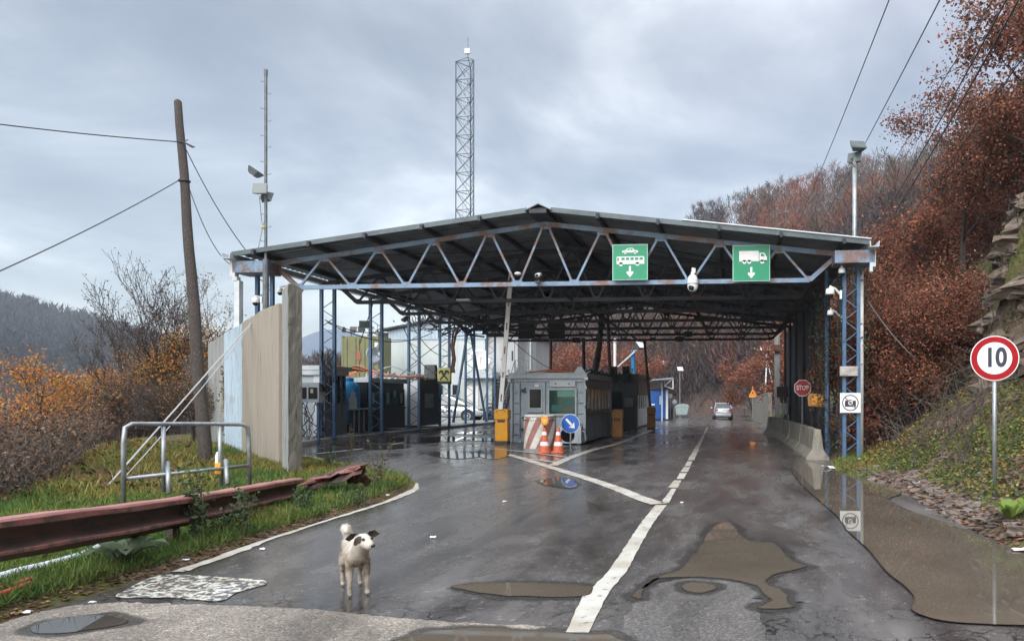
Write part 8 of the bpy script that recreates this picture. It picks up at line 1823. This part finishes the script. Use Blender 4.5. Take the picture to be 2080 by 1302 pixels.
def fur_mat():
    m, t, p = new_mat('dog_fur'); L = t.links.new; p.inputs['Roughness'].default_value = .8; p.inputs['Specular IOR Level'].default_value = .2
    tc = N(t, 'ShaderNodeTexCoord'); n = N(t, 'ShaderNodeTexNoise'); n.inputs['Scale'].default_value = 14; n.inputs['Detail'].default_value = 6; L(tc.outputs['Object'], n.inputs['Vector'])
    r = ramp(t, [(.38, (.40, .345, .285)), (.56, (.22, .18, .14)), (.68, (.13, .105, .085))]); L(n.outputs['Fac'], r.inputs[0]); last = r.outputs[0]
    # darker chest and legs, whiter back
    sp = N(t, 'ShaderNodeSeparateXYZ'); L(tc.outputs['Object'], sp.inputs[0]); mz = N(t, 'ShaderNodeMapRange'); mz.inputs[1].default_value = .30; mz.inputs[2].default_value = .43; L(sp.outputs[2], mz.inputs[0])
    mx = N(t, 'ShaderNodeMix', data_type='RGBA'); L(mz.outputs[0], mx.inputs[0]); L(last, mx.inputs[6]); mx.inputs[7].default_value = (.56, .52, .455, 1); last = mx.outputs[2]
    for (c, rad) in PATCH:
        d = N(t, 'ShaderNodeVectorMath', operation='DISTANCE'); L(tc.outputs['Object'], d.inputs[0]); d.inputs[1].default_value = c
        ad = N(t, 'ShaderNodeMath', operation='MULTIPLY_ADD'); L(n.outputs['Fac'], ad.inputs[0]); ad.inputs[1].default_value = .02; L(d.outputs['Value'], ad.inputs[2])
        mr = N(t, 'ShaderNodeMapRange'); mr.inputs[1].default_value = rad+.016; mr.inputs[2].default_value = rad+.004; L(ad.outputs[0], mr.inputs[0])
        mx = N(t, 'ShaderNodeMix', data_type='RGBA'); L(mr.outputs[0], mx.inputs[0]); L(last, mx.inputs[6]); mx.inputs[7].default_value = (.062, .045, .038, 1); last = mx.outputs[2]
    L(last, p.inputs['Base Color'])
    nb = N(t, 'ShaderNodeTexNoise'); nb.inputs['Scale'].default_value = 160; L(tc.outputs['Object'], nb.inputs['Vector']); b = N(t, 'ShaderNodeBump'); b.inputs['Strength'].default_value = .35; b.inputs['Distance'].default_value = .004; L(nb.outputs['Fac'], b.inputs['Height']); L(b.outputs[0], p.inputs['Normal'])
HC = Vector((.285, .012, .475)); HA = R(22)      # head centre, head turned to the dog's left
def hp(f, l, u): return Vector((HC.x+f*math.cos(HA)-l*math.sin(HA), HC.y+f*math.sin(HA)+l*math.cos(HA), HC.z+u))
PATCH = [(tuple(hp(.030, -.060, .010)), .036), (tuple(hp(.01, .066, .025)), .034), (tuple(hp(-.01, -.068, -.015)), .036)]
fur_mat()
def P4(v, r): return (v.x, v.y, v.z, r)
sp_ = [(-.17, 0, .325, .082), (-.05, 0, .315, .092), (.06, 0, .298, .108), (.150, 0, .300, .108), (.205, .002, .355, .082), (.245, .006, .415, .066), P4(hp(0, 0, 0), .068)]
hd = [sp_[-1], P4(hp(.045, 0, -.014), .054), P4(hp(.092, 0, -.036), .037), P4(hp(.130, 0, -.044), .029)]
rump = [sp_[0], (-.235, 0, .345, .060)]
chains = [sp_, hd, rump, [rump[1], (-.27, 0, .375, .028), (-.315, -.01, .405, .028), (-.325, -.025, .455, .030), (-.285, -.04, .492, .031), (-.23, -.045, .488, .028), (-.20, -.045, .452, .018)]]
for s in (-1, 1):
    fx = .165 if s < 0 else .150
    chains.append([sp_[3], (.150, s*.062, .27, .044), (fx-.01, s*.066, .20, .030), (fx, s*.066, .11, .0185), (fx, s*.066, .050, .0165), (fx+.012, s*.067, .020, .022), (fx+.046, s*.068, .015, .019)])
    hx = -.20 if s < 0 else -.17
    chains.append([rump[1], (-.215, s*.058, .285, .052), (hx+.035, s*.066, .205, .033), (hx-.055, s*.066, .125, .0165), (hx-.045, s*.066, .06, .0155), (hx-.035, s*.066, .020, .020), (hx+.00, s*.067, .015, .018)])
body = skin('body', chains, 'dog_fur', dog)
mat('dog_dark', (.045, .034, .030), (.075, .056, .048), 30, .8)
def fur(body, n=16000):
    me = body.data; rn = np.random.default_rng(3); me.calc_loop_triangles(); co = np.zeros(len(me.vertices)*3); me.vertices.foreach_get('co', co); co = co.reshape(-1, 3); T = np.array([t.vertices for t in me.loop_triangles]); A, B, C = co[T[:, 0]], co[T[:, 1]], co[T[:, 2]]
    nn = np.cross(B-A, C-A); ar_ = np.linalg.norm(nn, axis=1); I = rn.choice(len(T), n, p=ar_/ar_.sum()); u, v = rn.random(n), rn.random(n); k = u+v > 1; u[k], v[k] = 1-u[k], 1-v[k]
    P = A[I]+(B-A)[I]*u[:, None]+(C-A)[I]*v[:, None]; Nn = nn[I]/ar_[I][:, None]; ok = P[:, 2] > .03; head = P[:, 0] > .27
    d = Nn*.55+np.array([-.55, 0, -.35])+rn.normal(0, .22, (n, 3)); d /= np.linalg.norm(d, axis=1, keepdims=True); tail = P[:, 0] < -.19
    L_ = (.015*rn.uniform(.6, 1.4, n)*np.where(head, .45, 1)*np.where(tail & (P[:, 2] > .38), 1.7, 1)*np.where(P[:, 2] < .2, .6, 1))[:, None]; s = np.cross(d, Nn); s /= np.linalg.norm(s, axis=1, keepdims=True)+1e-9; W = .0016
    V = np.stack([P-s*W, P+s*W, P+d*L_], 1)[ok].reshape(-1, 3); F = np.arange(len(V)).reshape(-1, 3); o = bpy.data.objects.new('coat', npmesh('coat', V, F, ['dog_fur'])); COL.objects.link(o); o.parent = dog
fur(body)
mat('dog_nose', (.012, .010, .010), (.02, .018, .018), 30, .35)
def ear(s):
    mb = MB(); b0 = hp(.010, s*.046, .056); b1 = hp(-.035, s*.060, .010); tipv = hp(.005, s*.150, .022); mid = hp(-.0, s*.105, .062)
    th = Vector((math.cos(HA), math.sin(HA), 0))*.006
    pts = [b0, mid, tipv, hp(-.015, s*.105, -.004), b1]
    V = [p+th for p in pts]+[p-th for p in pts]; n = 5; mb.add(V, [tuple(range(n)), tuple(range(2*n-1, n-1, -1))]+[(i, (i+1) % n, n+(i+1) % n, n+i) for i in range(n)])
    o = mb.build('ear', 'dog_dark', dog, local=True, fixn=True); m = o.modifiers.new('s', 'BEVEL'); m.width = .006; m.segments = 2
for s in (-1, 1): ear(s)
for s in (-1, 1): mb = MB(); mb.sphere(hp(.074, s*.036, .012), .012, 10); mb.build('eye', 'dog_nose', dog, smooth=True, local=True)
mb = MB(); mb.sphere(hp(.153, 0, -.034), .016, 12, (.8, 1.1, .9)); mb.build('nose', 'dog_nose', dog, smooth=True, local=True)
mb = MB(); mb.tube([hp(.125, 0, -.034), hp(.112, -.015, -.044), hp(.080, -.026, -.046)], .0028, 5); mb.tube([hp(.125, 0, -.034), hp(.112, .015, -.044), hp(.080, .026, -.046)], .0028, 5); mb.build('mouth', 'dog_dark', dog, local=True)
mb = MB()
for (x, s) in ((.165, -1), (.150, 1), (-.20, -1), (-.17, 1)):
    x0 = x+.062 if x > 0 else x+.018
    for k in (-1, 0, 1): mb.sphere((x0, s*.068+k*.011, .007), .0048, 6, (1.3, .8, .8), 5)
mb.build('claws', 'dog_dark', dog, local=True)
# ================================================================ HAZE
hz_ = MB(); hz_.bx(-1150, 950, -60, 1200, -48, 150)
hm = bpy.data.materials.new('haze'); hm.use_nodes = True; t = hm.node_tree; t.nodes.clear(); o_ = t.nodes.new('ShaderNodeOutputMaterial'); v = t.nodes.new('ShaderNodeVolumePrincipled'); v.inputs['Color'].default_value = (.80, .88, 1.0, 1); v.inputs['Density'].default_value = HAZE; v.inputs['Anisotropy'].default_value = .2; t.links.new(v.outputs[0], o_.inputs['Volume']); MT['haze'] = hm
if HAZE: tag(hz_.build('haze', 'haze'), kind='stuff')
